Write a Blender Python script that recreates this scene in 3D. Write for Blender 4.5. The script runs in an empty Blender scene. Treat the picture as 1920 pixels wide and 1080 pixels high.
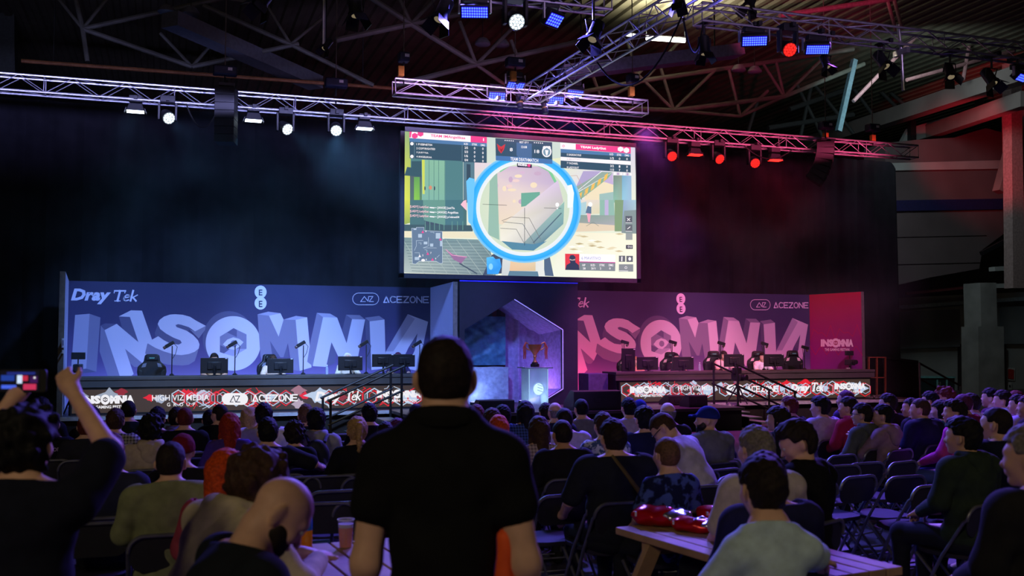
import bpy, math, random
import numpy as np
from mathutils import Vector, Matrix, Euler
from mathutils.geometry import tessellate_polygon
random.seed(7)
SC = bpy.context.scene
COL = SC.collection
PI = math.pi
V = Vector

# ---------------------------------------------------------------- camera
YAW, PITCH, FPX, EYE = math.radians(18.94), math.radians(3.22), 1867.0, V((0, 0, 1.9))
cam = bpy.data.cameras.new('camera')
cam.lens, cam.sensor_width, cam.clip_end = 36 * FPX / 1920, 36, 200
cam.dof.use_dof, cam.dof.focus_distance, cam.dof.aperture_fstop = True, 20, 2.8
camo = bpy.data.objects.new('camera', cam)
COL.objects.link(camo)
camo.location = EYE
camo.rotation_euler = (PI / 2 + PITCH, 0, -YAW)
SC.camera = camo
ROT = Euler((PI / 2 + PITCH, 0, -YAW)).to_matrix()

# ---------------------------------------------------------------- view, world
SC.view_settings.view_transform = 'Standard'
SC.view_settings.look = 'None'
SC.view_settings.exposure = 0.0
SC.view_settings.gamma = 1.0
SC.view_settings.use_curve_mapping = False
SC.cycles.use_denoising = True
SC.cycles.max_bounces = 5
SC.cycles.diffuse_bounces = 2
SC.cycles.glossy_bounces = 2
SC.cycles.transmission_bounces = 4
SC.cycles.volume_bounces = 0
SC.cycles.sample_clamp_indirect = 3
W = bpy.data.worlds.new('hall_air')
SC.world = W
W.use_nodes = True
W.node_tree.nodes['Background'].inputs[0].default_value = (0.25, 0.3, 0.6, 1)
W.node_tree.nodes['Background'].inputs[1].default_value = 0.006


def lamp(name, kind, loc, target, power, col, size=0.3, angle=60, blend=0.6, parent=None):
    d = bpy.data.lights.new(name, kind)
    d.energy, d.color = power, col
    if kind == 'AREA':
        d.shape, d.size, d.size_y = 'RECTANGLE', size if not isinstance(size, tuple) else size[0], size if not isinstance(size, tuple) else size[1]
        d.spread = math.radians(angle)
    elif kind == 'SPOT':
        d.spot_size, d.spot_blend, d.shadow_soft_size = math.radians(angle), blend, size
    else:
        d.shadow_soft_size = size
    o = bpy.data.objects.new(name, d)
    COL.objects.link(o)
    o.location = loc
    o.rotation_euler = (V(target) - V(loc)).to_track_quat('-Z', 'Y').to_euler()
    if parent:
        o.parent = parent
        o.matrix_parent_inverse = parent.matrix_world.inverted()
    return o


BLUE, CYAN, RED, PINK, VIOLET, WARM = (.12, .22, 1), (.2, .52, 1), (1, .03, .06), (1, .12, .45), (.32, .16, 1), (1, .86, .6)
# stage washes hung on the front truss, hall lamps above and behind, added fills
lamp('stage_wash_blue', 'SPOT', (1.5, 14.6, 7.2), (0.6, 24, 1.2), 5200, (.22, .42, 1), .3, 44, .5)
lamp('stage_wash_blue', 'SPOT', (3.2, 14.6, 7.2), (4.6, 24, 1.2), 5200, (.2, .40, 1), .3, 44, .5)
lamp('stage_wash_rose', 'SPOT', (12.6, 14.6, 7.2), (11.4, 24, 1.1), 3300, (1, .24, .48), .3, 42, .5)
lamp('stage_wash_rose', 'SPOT', (14.6, 14.6, 7.2), (15.6, 24, 1.2), 3600, (.86, .32, .66), .3, 42, .5)
lamp('stage_wash_violet', 'SPOT', (7.0, 14.6, 7.2), (7.6, 21.8, 1.0), 1700, (.22, .22, 1), .3, 36, .6)
lamp('thrust_wash_magenta', 'SPOT', (10.0, 19.9, 6.9), (10.2, 20.1, .5), 2200, (.9, .12, 1), .2, 62, .6)
lamp('thrust_wash_violet', 'SPOT', (7.0, 19.9, 6.9), (7.0, 20.0, .5), 1300, (.3, .25, 1), .2, 55, .6)
lamp('desk_key_left', 'SPOT', (3.2, 14.6, 7.2), (2.0, 21.4, .9), 900, WARM, .2, 40, .6)
lamp('desk_key_right', 'SPOT', (12.4, 14.6, 7.2), (13.4, 21.4, .9), 1000, WARM, .2, 38, .6)
lamp('truss_fill_blue', 'AREA', (0.0, 20.6, 6.75), (0.0, 22, 7.0), 85, (.42, .42, 1), (12.5, .12), 50)  # added fill to brighten the left of the long truss, no fixture
lamp('truss_fill_rose', 'AREA', (12.6, 20.6, 6.75), (12.6, 22, 7.0), 100, (1, .10, .26), (11, .12), 50)  # same added fill for the right of the long truss
lamp('front_truss_fill', 'AREA', (5.5, 13.3, 7.1), (5.6, 14.5, 7.3), 12, (.7, .45, 1), (14, .12), 50)  # added light to lift the front trusses, no lamp hangs there
lamp('short_truss_fill', 'AREA', (7.1, 18.8, 7.0), (7.1, 20, 7.2), 40, (.75, .4, 1), (5.6, .1), 50)  # added to brighten the short truss, without a fixture
lamp('roof_rose', 'SPOT', (12.6, 15.0, 7.7), (15.6, 22, 11.3), 1900, (1, .08, .25), .1, 36, .4)
lamp('crowd_wash_violet', 'SPOT', (11.0, 14.3, 7.2), (6.2, 6.0, 0.8), 2600, (.32, .09, 1), .3, 80, .8)
lamp('crowd_wash_blue', 'SPOT', (4.2, 14.3, 7.2), (1.6, 5.5, 0.8), 1300, (.16, .14, 1), .3, 85, .8)
lamp('backdrop_fill_blue', 'AREA', (2.0, 23.3, .56), (2.0, 24.0, 1.5), 55, (.2, .35, 1), (7.6, .1), 150)  # added bodiless light, brightens the foot of the left backdrop
lamp('backdrop_fill_red', 'AREA', (13.4, 23.3, .56), (13.4, 24.0, 1.4), 32, (1, .05, .3), (6.6, .1), 150)  # added bodiless light for the foot of the right backdrop
lamp('backdrop_fill_red', 'AREA', (9.75, 23.3, .56), (9.7, 24.0, 1.2), 16, (1, .02, .08), (1.2, .1), 150)  # added red light at the backdrop's inner end, no body
lamp('trophy_key', 'SPOT', (7.4, 18.8, 6.9), (8.15, 20.3, 1.8), 280, WARM, .05, 9, .5)  # spot added to brighten the trophy
lamp('hall_lamp_behind', 'AREA', (-7, -4.0, 7.5), (1.5, 7.0, .8), 150, (1, .82, .5), 2.0, 150)
lamp('hall_lamp_behind', 'AREA', (9, -5.0, 7.5), (5, 6.0, .8), 70, (1, .82, .5), 2.0, 150)  # second lamp, added to lighten the bag and backs at right
lamp('hall_lamp_right', 'AREA', (21, 24, 10.5), (26, 30, 5), 130, (.75, .95, 1), 2.0, 150)

# ---------------------------------------------------------------- view rays (photo frame 1920 x 1080)


def ray(px, py):
    return ROT @ V(((px - 960) / FPX, -(py - 540) / FPX, -1))


def at_y(px, py, Y):
    d = ray(px, py)
    return EYE + d * (Y / d.y)


def at_z(px, py, Z):
    d = ray(px, py)
    return EYE + d * ((Z - 1.9) / d.z)


def at_d(px, py, d):
    return EYE + ray(px, py) * d


def flat(x, z, Z=0.0):      # ground position from sideways offset and distance
    return V((x * math.cos(YAW) + z * math.sin(YAW), -x * math.sin(YAW) + z * math.cos(YAW), Z))


# ---------------------------------------------------------------- materials
def lin(c):
    return tuple((x / 255 / 12.92 if x <= 10 else ((x / 255 + .055) / 1.055) ** 2.4) for x in c[:3])


MATS = {}


def mat(name, col, rough=.6, metal=0, emit=0, noise=.25, scale=12, bump=0, alpha=1, trans=0, spec=.35):
    """procedural surface: the colour broken up by noise, optional bump"""
    key = name
    if key in MATS:
        return MATS[key]
    m = bpy.data.materials.new(name)
    m.use_nodes = True
    nt = m.node_tree
    b = nt.nodes['Principled BSDF']
    c = lin(col)
    tc = nt.nodes.new('ShaderNodeTexCoord')
    nz = nt.nodes.new('ShaderNodeTexNoise')
    nz.inputs['Scale'].default_value = scale
    nz.inputs['Detail'].default_value = 3
    nt.links.new(tc.outputs['Object'], nz.inputs['Vector'])
    rp = nt.nodes.new('ShaderNodeValToRGB')
    rp.color_ramp.elements[0].position, rp.color_ramp.elements[1].position = .3, .7
    rp.color_ramp.elements[0].color = tuple(x * (1 - noise) for x in c) + (1,)
    rp.color_ramp.elements[1].color = tuple(min(1, x * (1 + noise * .6)) for x in c) + (1,)
    nt.links.new(nz.outputs['Fac'], rp.inputs['Fac'])
    nt.links.new(rp.outputs['Color'], b.inputs['Base Color'])
    b.inputs['Roughness'].default_value = rough
    b.inputs['Metallic'].default_value = metal
    b.inputs['Specular IOR Level'].default_value = spec
    if emit:
        b.inputs['Emission Color'].default_value = c + (1,)
        b.inputs['Emission Strength'].default_value = emit
    if trans:
        b.inputs['Transmission Weight'].default_value = trans
        b.inputs['IOR'].default_value = 1.15
    if alpha < 1:
        b.inputs['Alpha'].default_value = alpha
    if bump:
        bp = nt.nodes.new('ShaderNodeBump')
        bp.inputs['Strength'].default_value = bump
        bp.inputs['Distance'].default_value = .02
        nt.links.new(nz.outputs['Fac'], bp.inputs['Height'])
        nt.links.new(bp.outputs['Normal'], b.inputs['Normal'])
    MATS[key] = m
    return m


def art_mat(name, emit=0.0, rough=.7):
    if name in MATS:
        return MATS[name]
    m = bpy.data.materials.new(name)
    m.use_nodes = True
    nt = m.node_tree
    b = nt.nodes['Principled BSDF']
    a = nt.nodes.new('ShaderNodeAttribute')
    a.attribute_name = 'Col'
    nt.links.new(a.outputs['Color'], b.inputs['Base Color'])
    b.inputs['Roughness'].default_value = rough
    b.inputs['Specular IOR Level'].default_value = .2
    if emit:
        nt.links.new(a.outputs['Color'], b.inputs['Emission Color'])
        b.inputs['Emission Strength'].default_value = emit
        nt.links.remove(b.inputs['Base Color'].links[0])
        b.inputs['Base Color'].default_value = (.01, .01, .01, 1)
    MATS[name] = m
    return m


def pattern_mat(name, kind, c1, c2, scale=20):
    """woven pattern cloth: plaid or marbled"""
    if name in MATS:
        return MATS[name]
    m = bpy.data.materials.new(name)
    m.use_nodes = True
    nt = m.node_tree
    b = nt.nodes['Principled BSDF']
    tc = nt.nodes.new('ShaderNodeTexCoord')
    mx = nt.nodes.new('ShaderNodeMix')
    mx.data_type = 'RGBA'
    mx.inputs[6].default_value, mx.inputs[7].default_value = lin(c1) + (1,), lin(c2) + (1,)
    if kind == 'plaid':
        fs = []
        for d in ('X', 'Z'):
            w = nt.nodes.new('ShaderNodeTexWave')
            w.bands_direction = d
            w.inputs['Scale'].default_value = scale / 6
            nt.links.new(tc.outputs['Object'], w.inputs['Vector'])
            fs.append(w)
        ad = nt.nodes.new('ShaderNodeMath')
        ad.operation = 'MULTIPLY_ADD'
        ad.inputs[1].default_value = .5
        h = nt.nodes.new('ShaderNodeMath')
        h.operation = 'MULTIPLY'
        h.inputs[1].default_value = .5
        nt.links.new(fs[1].outputs['Fac'], h.inputs[0])
        nt.links.new(fs[0].outputs['Fac'], ad.inputs[0])
        nt.links.new(h.outputs[0], ad.inputs[2])
        nt.links.new(ad.outputs[0], mx.inputs[0])
    else:
        n = nt.nodes.new('ShaderNodeTexNoise')
        n.inputs['Scale'].default_value = scale
        n.inputs['Detail'].default_value = 2
        r = nt.nodes.new('ShaderNodeValToRGB')
        r.color_ramp.elements[0].position, r.color_ramp.elements[1].position = .48, .56
        nt.links.new(tc.outputs['Object'], n.inputs['Vector'])
        nt.links.new(n.outputs['Fac'], r.inputs['Fac'])
        nt.links.new(r.outputs['Color'], mx.inputs[0])
    nt.links.new(mx.outputs[2], b.inputs['Base Color'])
    b.inputs['Roughness'].default_value = .9
    b.inputs['Specular IOR Level'].default_value = .15
    MATS[name] = m
    return m


# ---------------------------------------------------------------- object helpers
def tag(o, label=None, cat=None, group=None, kind=None):
    if label:
        o['label'] = label
    if cat:
        o['category'] = cat
    if group:
        o['group'] = group
    if kind:
        o['kind'] = kind
    return o


def empty(name, loc=(0, 0, 0), rz=0, label=None, cat=None, group=None):
    o = bpy.data.objects.new(name, None)
    COL.objects.link(o)
    o.empty_display_size = .1
    o.location = loc
    o.rotation_euler = (0, 0, rz)
    o.matrix_world = Matrix.Translation(V(loc)) @ Matrix.Rotation(rz, 4, 'Z')
    return tag(o, label, cat, group)


def link_mesh(name, me, m, parent=None, loc=None, rot=None, scale=None):
    o = bpy.data.objects.new(name, me)
    COL.objects.link(o)
    if m is not None:
        if not me.materials:
            me.materials.append(m)
        elif me.materials[0] != m:
            o.material_slots[0].link = 'OBJECT'
            o.material_slots[0].material = m
    if parent:
        o.parent = parent
    if loc is not None:
        o.location = loc
    if rot is not None:
        o.rotation_euler = rot
    if scale is not None:
        o.scale = scale if not isinstance(scale, (int, float)) else (scale,) * 3
    return o


def copy_tree(o, parent=None):
    c = o.copy()
    COL.objects.link(c)
    if parent:
        c.parent = parent
    for ch in o.children:
        copy_tree(ch, c)
    return c


class MB:
    """collects shapes and links them as one mesh object"""

    def __init__(s):
        s.v, s.f = [], []

    def add(s, vs, fs):
        n = len(s.v)
        s.v += [tuple(p) for p in vs]
        s.f += [tuple(i + n for i in f) for f in fs]
        return s

    def box(s, c, d, R=None, top=1.0):
        c = V(c)
        vs = []
        for z in (-.5, .5):
            k = top if z > 0 else 1
            for x, y in ((-.5, -.5), (.5, -.5), (.5, .5), (-.5, .5)):
                p = V((x * d[0] * k, y * d[1] * k, z * d[2]))
                vs.append(c + (R @ p if R else p))
        return s.add(vs, [(3, 2, 1, 0), (4, 5, 6, 7), (0, 1, 5, 4), (1, 2, 6, 5), (2, 3, 7, 6), (3, 0, 4, 7)])

    def span(s, lo, hi):
        lo, hi = V(lo), V(hi)
        return s.box((lo + hi) / 2, hi - lo)

    def tube(s, pts, r, n=8, closed=False, caps=True):
        pts = [V(p) for p in pts]
        m = len(pts)
        rs = r if isinstance(r, (list, tuple)) else [r] * m
        vs, fs = [], []
        up = None
        for i, p in enumerate(pts):
            a = pts[i - 1] if (i or closed) else p
            b = pts[(i + 1) % m] if (i < m - 1 or closed) else p
            t = (b - a).normalized()
            if up is None:
                up = V((0, 0, 1)) if abs(t.z) < .9 else V((1, 0, 0))
            x = t.cross(up)
            if x.length < 1e-4:
                x = t.orthogonal()
            x.normalize()
            up = x.cross(t).normalized()
            for k in range(n):
                g = 2 * PI * k / n
                vs.append(p + (x * math.cos(g) + up * math.sin(g)) * rs[i])
        for i in range(m if closed else m - 1):
            j = (i + 1) % m
            for k in range(n):
                l = (k + 1) % n
                fs.append((i * n + k, j * n + k, j * n + l, i * n + l))
        if caps and not closed:
            fs += [tuple(range(n)), tuple((m - 1) * n + k for k in reversed(range(n)))]
        return s.add(vs, fs)

    def cyl(s, a, b, r, r2=None, n=16):
        return s.tube([a, b], [r, r if r2 is None else r2], n)

    def lathe(s, prof, c=(0, 0, 0), n=24, R=None):
        c = V(c)
        vs, fs = [], []
        for r, z in prof:
            for k in range(n):
                g = 2 * PI * k / n
                p = V((r * math.cos(g), r * math.sin(g), z))
                vs.append(c + (R @ p if R else p))
        for i in range(len(prof) - 1):
            for k in range(n):
                l = (k + 1) % n
                fs.append((i * n + k, i * n + l, (i + 1) * n + l, (i + 1) * n + k))
        fs += [tuple(reversed(range(n))), tuple((len(prof) - 1) * n + k for k in range(n))]
        return s.add(vs, fs)

    def ell(s, c, r, n=16, R=None):
        prof = [(max(1e-3, math.sin(PI * i / 10)), -math.cos(PI * i / 10)) for i in range(11)]
        S = Matrix.Diagonal(V(r))
        return s.lathe(prof, c, n, (R @ S) if R else S)

    def prism(s, poly, O, u, v, w):
        """polygon in the u,v plane at O pushed along w"""
        O, u, v, w = V(O), V(u), V(v), V(w)
        n = len(poly)
        vs = [O + u * a + v * b for a, b in poly] + [O + u * a + v * b + w for a, b in poly]
        tri = tessellate_polygon([[V((a, b, 0)) for a, b in poly]])
        fs = [tuple(t) for t in tri] + [tuple(i + n for i in reversed(t)) for t in tri]
        fs += [(i, i + n, (i + 1) % n + n, (i + 1) % n) for i in range(n)]
        return s.add(vs, fs)

    def build(s, name, m, parent=None, loc=None, rot=None, smooth=35, bevel=0, seg=2):
        me = bpy.data.meshes.new(name)
        me.from_pydata(s.v, [], s.f)
        import bmesh
        bm = bmesh.new()
        bm.from_mesh(me)
        bmesh.ops.recalc_face_normals(bm, faces=bm.faces)
        bm.to_mesh(me)
        bm.free()
        if smooth:
            me.polygons.foreach_set('use_smooth', [True] * len(me.polygons))
            me.set_sharp_from_angle(angle=math.radians(smooth))
        o = link_mesh(name, me, m, parent, loc, rot)
        if bevel:
            b = o.modifiers.new('bevel', 'BEVEL')
            b.width, b.segments, b.limit_method = bevel, seg, 'ANGLE'
        return o


def thing_mesh(o, label, cat, group=None):
    return tag(o, label, cat, group)


def structure(o):
    o['kind'] = 'structure'
    return o


# ---------------------------------------------------------------- flat artwork (prints, screens)
_txt = {}


def glyphs(body, bold=0.0, shear=0.0):
    key = (body, bold, shear)
    if key not in _txt:
        cu = bpy.data.curves.new('lettering', 'FONT')
        cu.body, cu.offset, cu.shear, cu.fill_mode = body, bold, shear, 'FRONT'
        cu.resolution_u = 2
        o = bpy.data.objects.new('lettering', cu)
        COL.objects.link(o)
        bpy.context.view_layer.update()
        me = bpy.data.meshes.new_from_object(o.evaluated_get(bpy.context.evaluated_depsgraph_get()))
        vs = [(v.co.x, v.co.y) for v in me.vertices]
        fs = [tuple(p.vertices) for p in me.polygons]
        bpy.data.objects.remove(o)
        bpy.data.curves.remove(cu)
        bpy.data.meshes.remove(me)
        xs, ys = [a for a, b in vs], [b for a, b in vs]
        x0, x1, y0, y1 = min(xs), max(xs), min(ys), max(ys)
        _txt[key] = ([((a - x0) / (x1 - x0), (b - y0) / (y1 - y0)) for a, b in vs], fs)
    return _txt[key]


class Art:
    """coloured shapes laid flat on a plane; P maps drawing coordinates to the place"""

    def __init__(s, P, normal, step=.0002):
        s.P, s.n, s.step = P, V(normal), step
        s.v, s.f, s.c = [], [], []
        s.layer = 0

    def raw(s, pts, faces, cols):
        s.layer += 1
        n = len(s.v)
        off = s.n * s.step * s.layer
        for p, c in zip(pts, cols):
            s.v.append(tuple(s.P(*p) + off))
            s.c.append(lin(c) + (1,))
        s.f += [tuple(i + n for i in f) for f in faces]

    def poly(s, pts, col):
        cols = col if isinstance(col, list) else [col] * len(pts)
        tri = tessellate_polygon([[V((a, b, 0)) for a, b in pts]])
        s.raw(pts, [tuple(t) for t in tri], cols)

    def rect(s, x0, y0, x1, y1, col, col2=None):
        c = [col, col, col2 or col, col2 or col]
        s.poly([(x0, y0), (x1, y0), (x1, y1), (x0, y1)], c)

    def quad(s, a, b, c, d, col, col2=None):
        s.poly([a, b, c, d], [col, col, col2 or col, col2 or col])

    def line(s, pts, w, col, closed=False):
        pts = list(pts) + ([pts[0]] if closed else [])
        P, F = [], []
        for (a, b), (c, d) in zip(pts, pts[1:]):
            l = math.hypot(c - a, d - b) or 1
            nx, ny, tx, ty = -(d - b) / l * w / 2, (c - a) / l * w / 2, (c - a) / l * w * .4, (d - b) / l * w * .4
            n = len(P)
            P += [(a + nx - tx, b + ny - ty), (c + nx + tx, d + ny + ty), (c - nx + tx, d - ny + ty), (a - nx - tx, b - ny - ty)]
            F.append((n, n + 1, n + 2, n + 3))
        s.raw(P, F, [col] * len(P))

    def disc(s, x, y, rx, ry, col, n=40, col2=None):
        pts = [(x + rx * math.cos(2 * PI * k / n), y + ry * math.sin(2 * PI * k / n)) for k in range(n)]
        s.raw(pts + [(x, y)], [(k, (k + 1) % n, n) for k in range(n)], [col] * n + [col2 or col])

    def ring(s, x, y, rx, ry, t, c_out, c_in, n=64):
        a = [(x + rx * math.cos(2 * PI * k / n), y + ry * math.sin(2 * PI * k / n)) for k in range(n)]
        b = [(x + (rx - t) * math.cos(2 * PI * k / n), y + (ry - t) * math.sin(2 * PI * k / n)) for k in range(n)]
        s.raw(a + b, [(k, (k + 1) % n, n + (k + 1) % n, n + k) for k in range(n)], [c_out] * n + [c_in] * n)

    def text(s, body, x0, y0, x1, y1, col, bold=0.0, shear=0.0, dy=0.0):
        """fitted between left-bottom (x0,y0) and right-top (x1,y1); dy lets the baseline drift across"""
        vs, fs = glyphs(body, bold, shear)
        s.raw([(x0 + a * (x1 - x0), y0 + b * (y1 - y0) + dy * a) for a, b in vs], fs, [col] * len(vs))

    def hexa(s, x, y, r, w, col, ry=None, rot=0):
        ry = ry or r
        s.line([(x + r * math.cos(PI / 3 * k + PI / 6 + rot), y + ry * math.sin(PI / 3 * k + PI / 6 + rot)) for k in range(6)], w, col, True)

    def hexf(s, x, y, r, col, ry=None):
        ry = ry or r
        s.poly([(x + r * math.cos(PI / 3 * k + PI / 6), y + ry * math.sin(PI / 3 * k + PI / 6)) for k in range(6)], col)

    def build(s, name, m, parent=None, loc=None, rot=None):
        me = bpy.data.meshes.new(name)
        me.from_pydata(s.v, [], s.f)
        at = me.color_attributes.new('Col', 'FLOAT_COLOR', 'POINT')
        at.data.foreach_set('color', np.array(s.c, dtype=np.float32).ravel())
        return link_mesh(name, me, m, parent, loc, rot)


M_BLACK = mat('black_paint', (16, 16, 19), .5, noise=.1)
M_CLOTHBLK = mat('black_drape_cloth', (26, 26, 32), .95, noise=.3, scale=3, spec=.1)
M_ALU = mat('aluminium_tube', (196, 196, 204), .35, .85, noise=.1)
M_STEEL = mat('painted_roof_steel', (96, 98, 88), .6, noise=.25, scale=4)
M_DARK = mat('dark_plastic', (24, 25, 28), .42, noise=.15)
M_RUB = mat('rubber', (14, 14, 14), .8)
M_CONC = mat('hall_concrete', (128, 128, 126), .85, noise=.25, scale=1.6, bump=.2)

# ================================================================ the hall shell
def at_plane(px, py, O, n):
    d = ray(px, py)
    n = V(n)
    return EYE + d * ((V(O) - EYE).dot(n) / d.dot(n))


structure(MB().box((8, 17, -.1), (70, 60, .2)).build('floor', mat('polished_concrete_floor', (84, 80, 84), .38, noise=.3, scale=.8), smooth=0))
# corrugated roof deck, ribs running front to back
mb = MB()
prof = []
x = -24.0
while x < 44:
    prof += [(x, 11.9), (x + .16, 11.9), (x + .21, 11.82), (x + .37, 11.82)]
    x += .42
vs = [(a, y, b) for y in (-12, 47) for a, b in prof]
n = len(prof)
mb.add(vs, [(i, i + 1, n + i + 1, n + i) for i in range(n - 1)])
structure(mb.build('ceiling', mat('roof_deck', (92, 88, 72), .7, noise=.2, scale=2), smooth=0))
M_CLAD = mat('grey_cladding', (130, 134, 132), .75, noise=.2, scale=1.2)
structure(MB().box((8, 47.1, 6), (70, .2, 12)).build('wall_back', mat('dark_hall_wall', (40, 42, 44), .9), smooth=0))
structure(MB().box((-24, 17, 6), (.2, 60, 12)).build('wall_left', mat('dark_hall_wall', (40, 42, 44), .9), smooth=0))
structure(MB().box((8, -12, 6), (70, .2, 12)).build('wall_rear', mat('dark_hall_wall', (40, 42, 44), .9), smooth=0))
structure(MB().box((42, 17, 6), (.2, 60, 12)).build('wall_right', M_CLAD, smooth=0))


# side hall beyond the drape: everything lies on or near the plane Y = 31
def yq(Y, *pts):
    return [at_y(a, b, Y) for a, b in pts]


def slab(name, Y, pts, depth, m, parent=None, smooth=0, bevel=0):
    """outline standing at distance Y, pushed back by depth"""
    q = yq(Y, *pts)
    return MB().prism([(p.x, p.z) for p in q], (0, Y, 0), (1, 0, 0), (0, 0, 1), (0, depth, 0)).build(name, m, parent, smooth=smooth, bevel=bevel)


M_PALE = mat('pale_block_wall', (150, 152, 150), .85, noise=.15, scale=1)
M_MID = mat('grey_wall_panel', (112, 118, 122), .8, noise=.2, scale=.8)
M_BROWN = mat('brown_steel_cladding', (92, 80, 82), .75, noise=.2, scale=.7)
structure(slab('wall_side', 33, [(1650, 560), (2080, 540), (2080, 775), (1650, 780)], .3, M_PALE))
structure(slab('trim_1', 32.8, [(1660, 585), (1800, 580), (1800, 650), (1660, 655)], .15, M_MID))
structure(slab('trim_2', 32.8, [(1880, 575), (2080, 570), (2080, 645), (1880, 645)], .15, M_MID))
t = slab('mezzanine_front', 30, [(1660, 268), (1720, 262), (1790, 258), (1848, 240), (1878, 248), (1887, 265), (1887, 372), (1898, 374), (1893, 400), (1880, 440), (1842, 468), (1836, 504), (1745, 520), (1660, 540)], 1.2, M_BROWN)
tag(t, 'brown clad mezzanine with rounded top corner right of the black drape', 'mezzanine')
slab('rail_band', 29.9, [(1660, 306), (1886, 300), (1886, 316), (1660, 320)], .12, M_PALE, t)
slab('blue_band', 29.9, [(1660, 376), (1896, 372), (1896, 392), (1660, 396)], .12, mat('navy_band', (28, 30, 78), .6), t)
slab('panel_seam', 29.97, [(1660, 445), (1850, 441), (1850, 441.7), (1660, 445.7)], .06, M_DARK, t)
slab('panel_seam', 29.97, [(1660, 496), (1838, 492), (1838, 492.7), (1660, 496.7)], .06, M_DARK, t)
t = slab('concrete_column', 28, [(1838, 530), (1868, 530), (1870, 612), (1882, 612), (1885, 790), (1836, 790), (1834, 612), (1840, 612)], .8, M_CONC)
tag(t, 'pale concrete column with stepped base beside the dark doorway', 'column')
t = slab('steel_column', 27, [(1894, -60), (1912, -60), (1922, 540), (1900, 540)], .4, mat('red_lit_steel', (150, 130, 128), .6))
tag(t, 'tall steel column rising to the roof at the right picture edge', 'column')
t = slab('handrail', 30.5, [(1700, 548), (1815, 536), (1815, 541), (1700, 553)], .08, mat('dark_red_rail', (90, 40, 44), .5))
slab('post', 30.5, [(1812, 536), (1816, 536), (1816, 770), (1812, 770)], .08, mat('dark_red_rail', (90, 40, 44), .5), t)
tag(t, 'dark red walkway handrail under the brown mezzanine', 'handrail')
t = slab('cable_tray', 32.66, [(1660, 575), (1840, 562), (1840, 568), (1660, 582)], .3, mat('galvanised_tray', (170, 185, 190), .4, .3))
tag(t, 'pale cable tray running along the side wall above the doorway', 'cable tray')
t = slab('cable_tray', 32.66, [(1866, 560), (2080, 546), (2080, 553), (1866, 567)], .3, mat('galvanised_tray', (170, 185, 190), .4, .3))
tag(t, 'pale cable tray right of the concrete column', 'cable tray')
t = slab('wall_bracket', 28.5, [(1866, 500), (2060, 490), (2060, 500), (1866, 508)], .3, M_PALE)
tag(t, 'upper grey wall beam right of the concrete column', 'beam')
t = slab('wall_bracket', 28.5, [(1866, 532), (2060, 526), (2060, 536), (1866, 540)], .3, M_PALE)
tag(t, 'lower grey wall beam right of the concrete column', 'beam')
# doorway with an open teal-lit leaf
t = structure(slab('door_1', 32.7, [(1804, 645), (1834, 645), (1834, 770), (1804, 770)], .25, mat('dark_opening', (14, 18, 20), .8)))
slab('door_leaf', 32.4, [(1807, 648), (1833, 646), (1833, 770), (1807, 770)], .1, mat('teal_door', (62, 120, 116), .5), t)
slab('door_handle', 32.35, [(1829, 705), (1831, 705), (1831, 712), (1829, 712)], .05, M_ALU, t)
t = structure(slab('door_2', 32.7, [(1880, 645), (1887, 645), (1887, 770), (1880, 770)], .25, mat('dark_opening', (14, 18, 20), .8)))
t = slab('notice_sign', 32.95, [(1889, 689), (1903, 690), (1903, 714), (1889, 713)], .05, mat('white_board', (190, 186, 180), .6))
tag(t, 'white framed red notice on the wall right of the concrete column', 'sign')
slab('red_sheet', 32.92, [(1891, 692), (1901, 693), (1901, 711), (1891, 710)], .03, mat('red_notice', (180, 40, 36), .6), t)
t = slab('door_control', 32.92, [(1891, 717), (1897, 717), (1897, 736), (1891, 736)], .08, mat('white_board', (190, 186, 180), .6))
slab('reader_button', 32.89, [(1893, 722), (1895, 722), (1895, 726), (1893, 726)], .05, M_DARK, t)
tag(t, 'small white wall box below the red notice', 'wall box')
t = slab('glass_counter', 31, [(1724, 708), (1790, 708), (1790, 765), (1724, 765)], 1.0, mat('dark_teal_glass', (26, 52, 54), .2))
for xx in (1757, 1775):
    slab('door_edge', 30.97, [(xx, 712), (xx + 2, 712), (xx + 2, 762), (xx, 762)], .05, mat('teal_edge', (110, 170, 170), .3), t)
slab('top_edge', 30.95, [(1724, 706), (1792, 706), (1792, 709), (1724, 709)], 1.0, mat('teal_edge', (110, 170, 170), .3), t)
for xx in (1759, 1763):
    slab('handle', 30.95, [(xx, 716), (xx + 1, 716), (xx + 1, 727), (xx, 727)], .04, M_ALU, t)
tag(t, 'dark glass fronted counter behind the stair rail at right', 'counter')

# sloping eaves beams on the right, running towards the camera
def beam3(name, a, b, w, h, m, parent=None):
    a, b = V(a), V(b)
    d = b - a
    y = d.normalized()
    x = y.cross(V((0, 0, 1)))
    x = x.normalized() if x.length > 1e-3 else V((1, 0, 0))
    z = x.cross(y)
    R = Matrix((x, y, z)).transposed()
    return MB().box((a + b) / 2, (w, d.length, h), R).build(name, m, parent, smooth=0)


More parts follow.
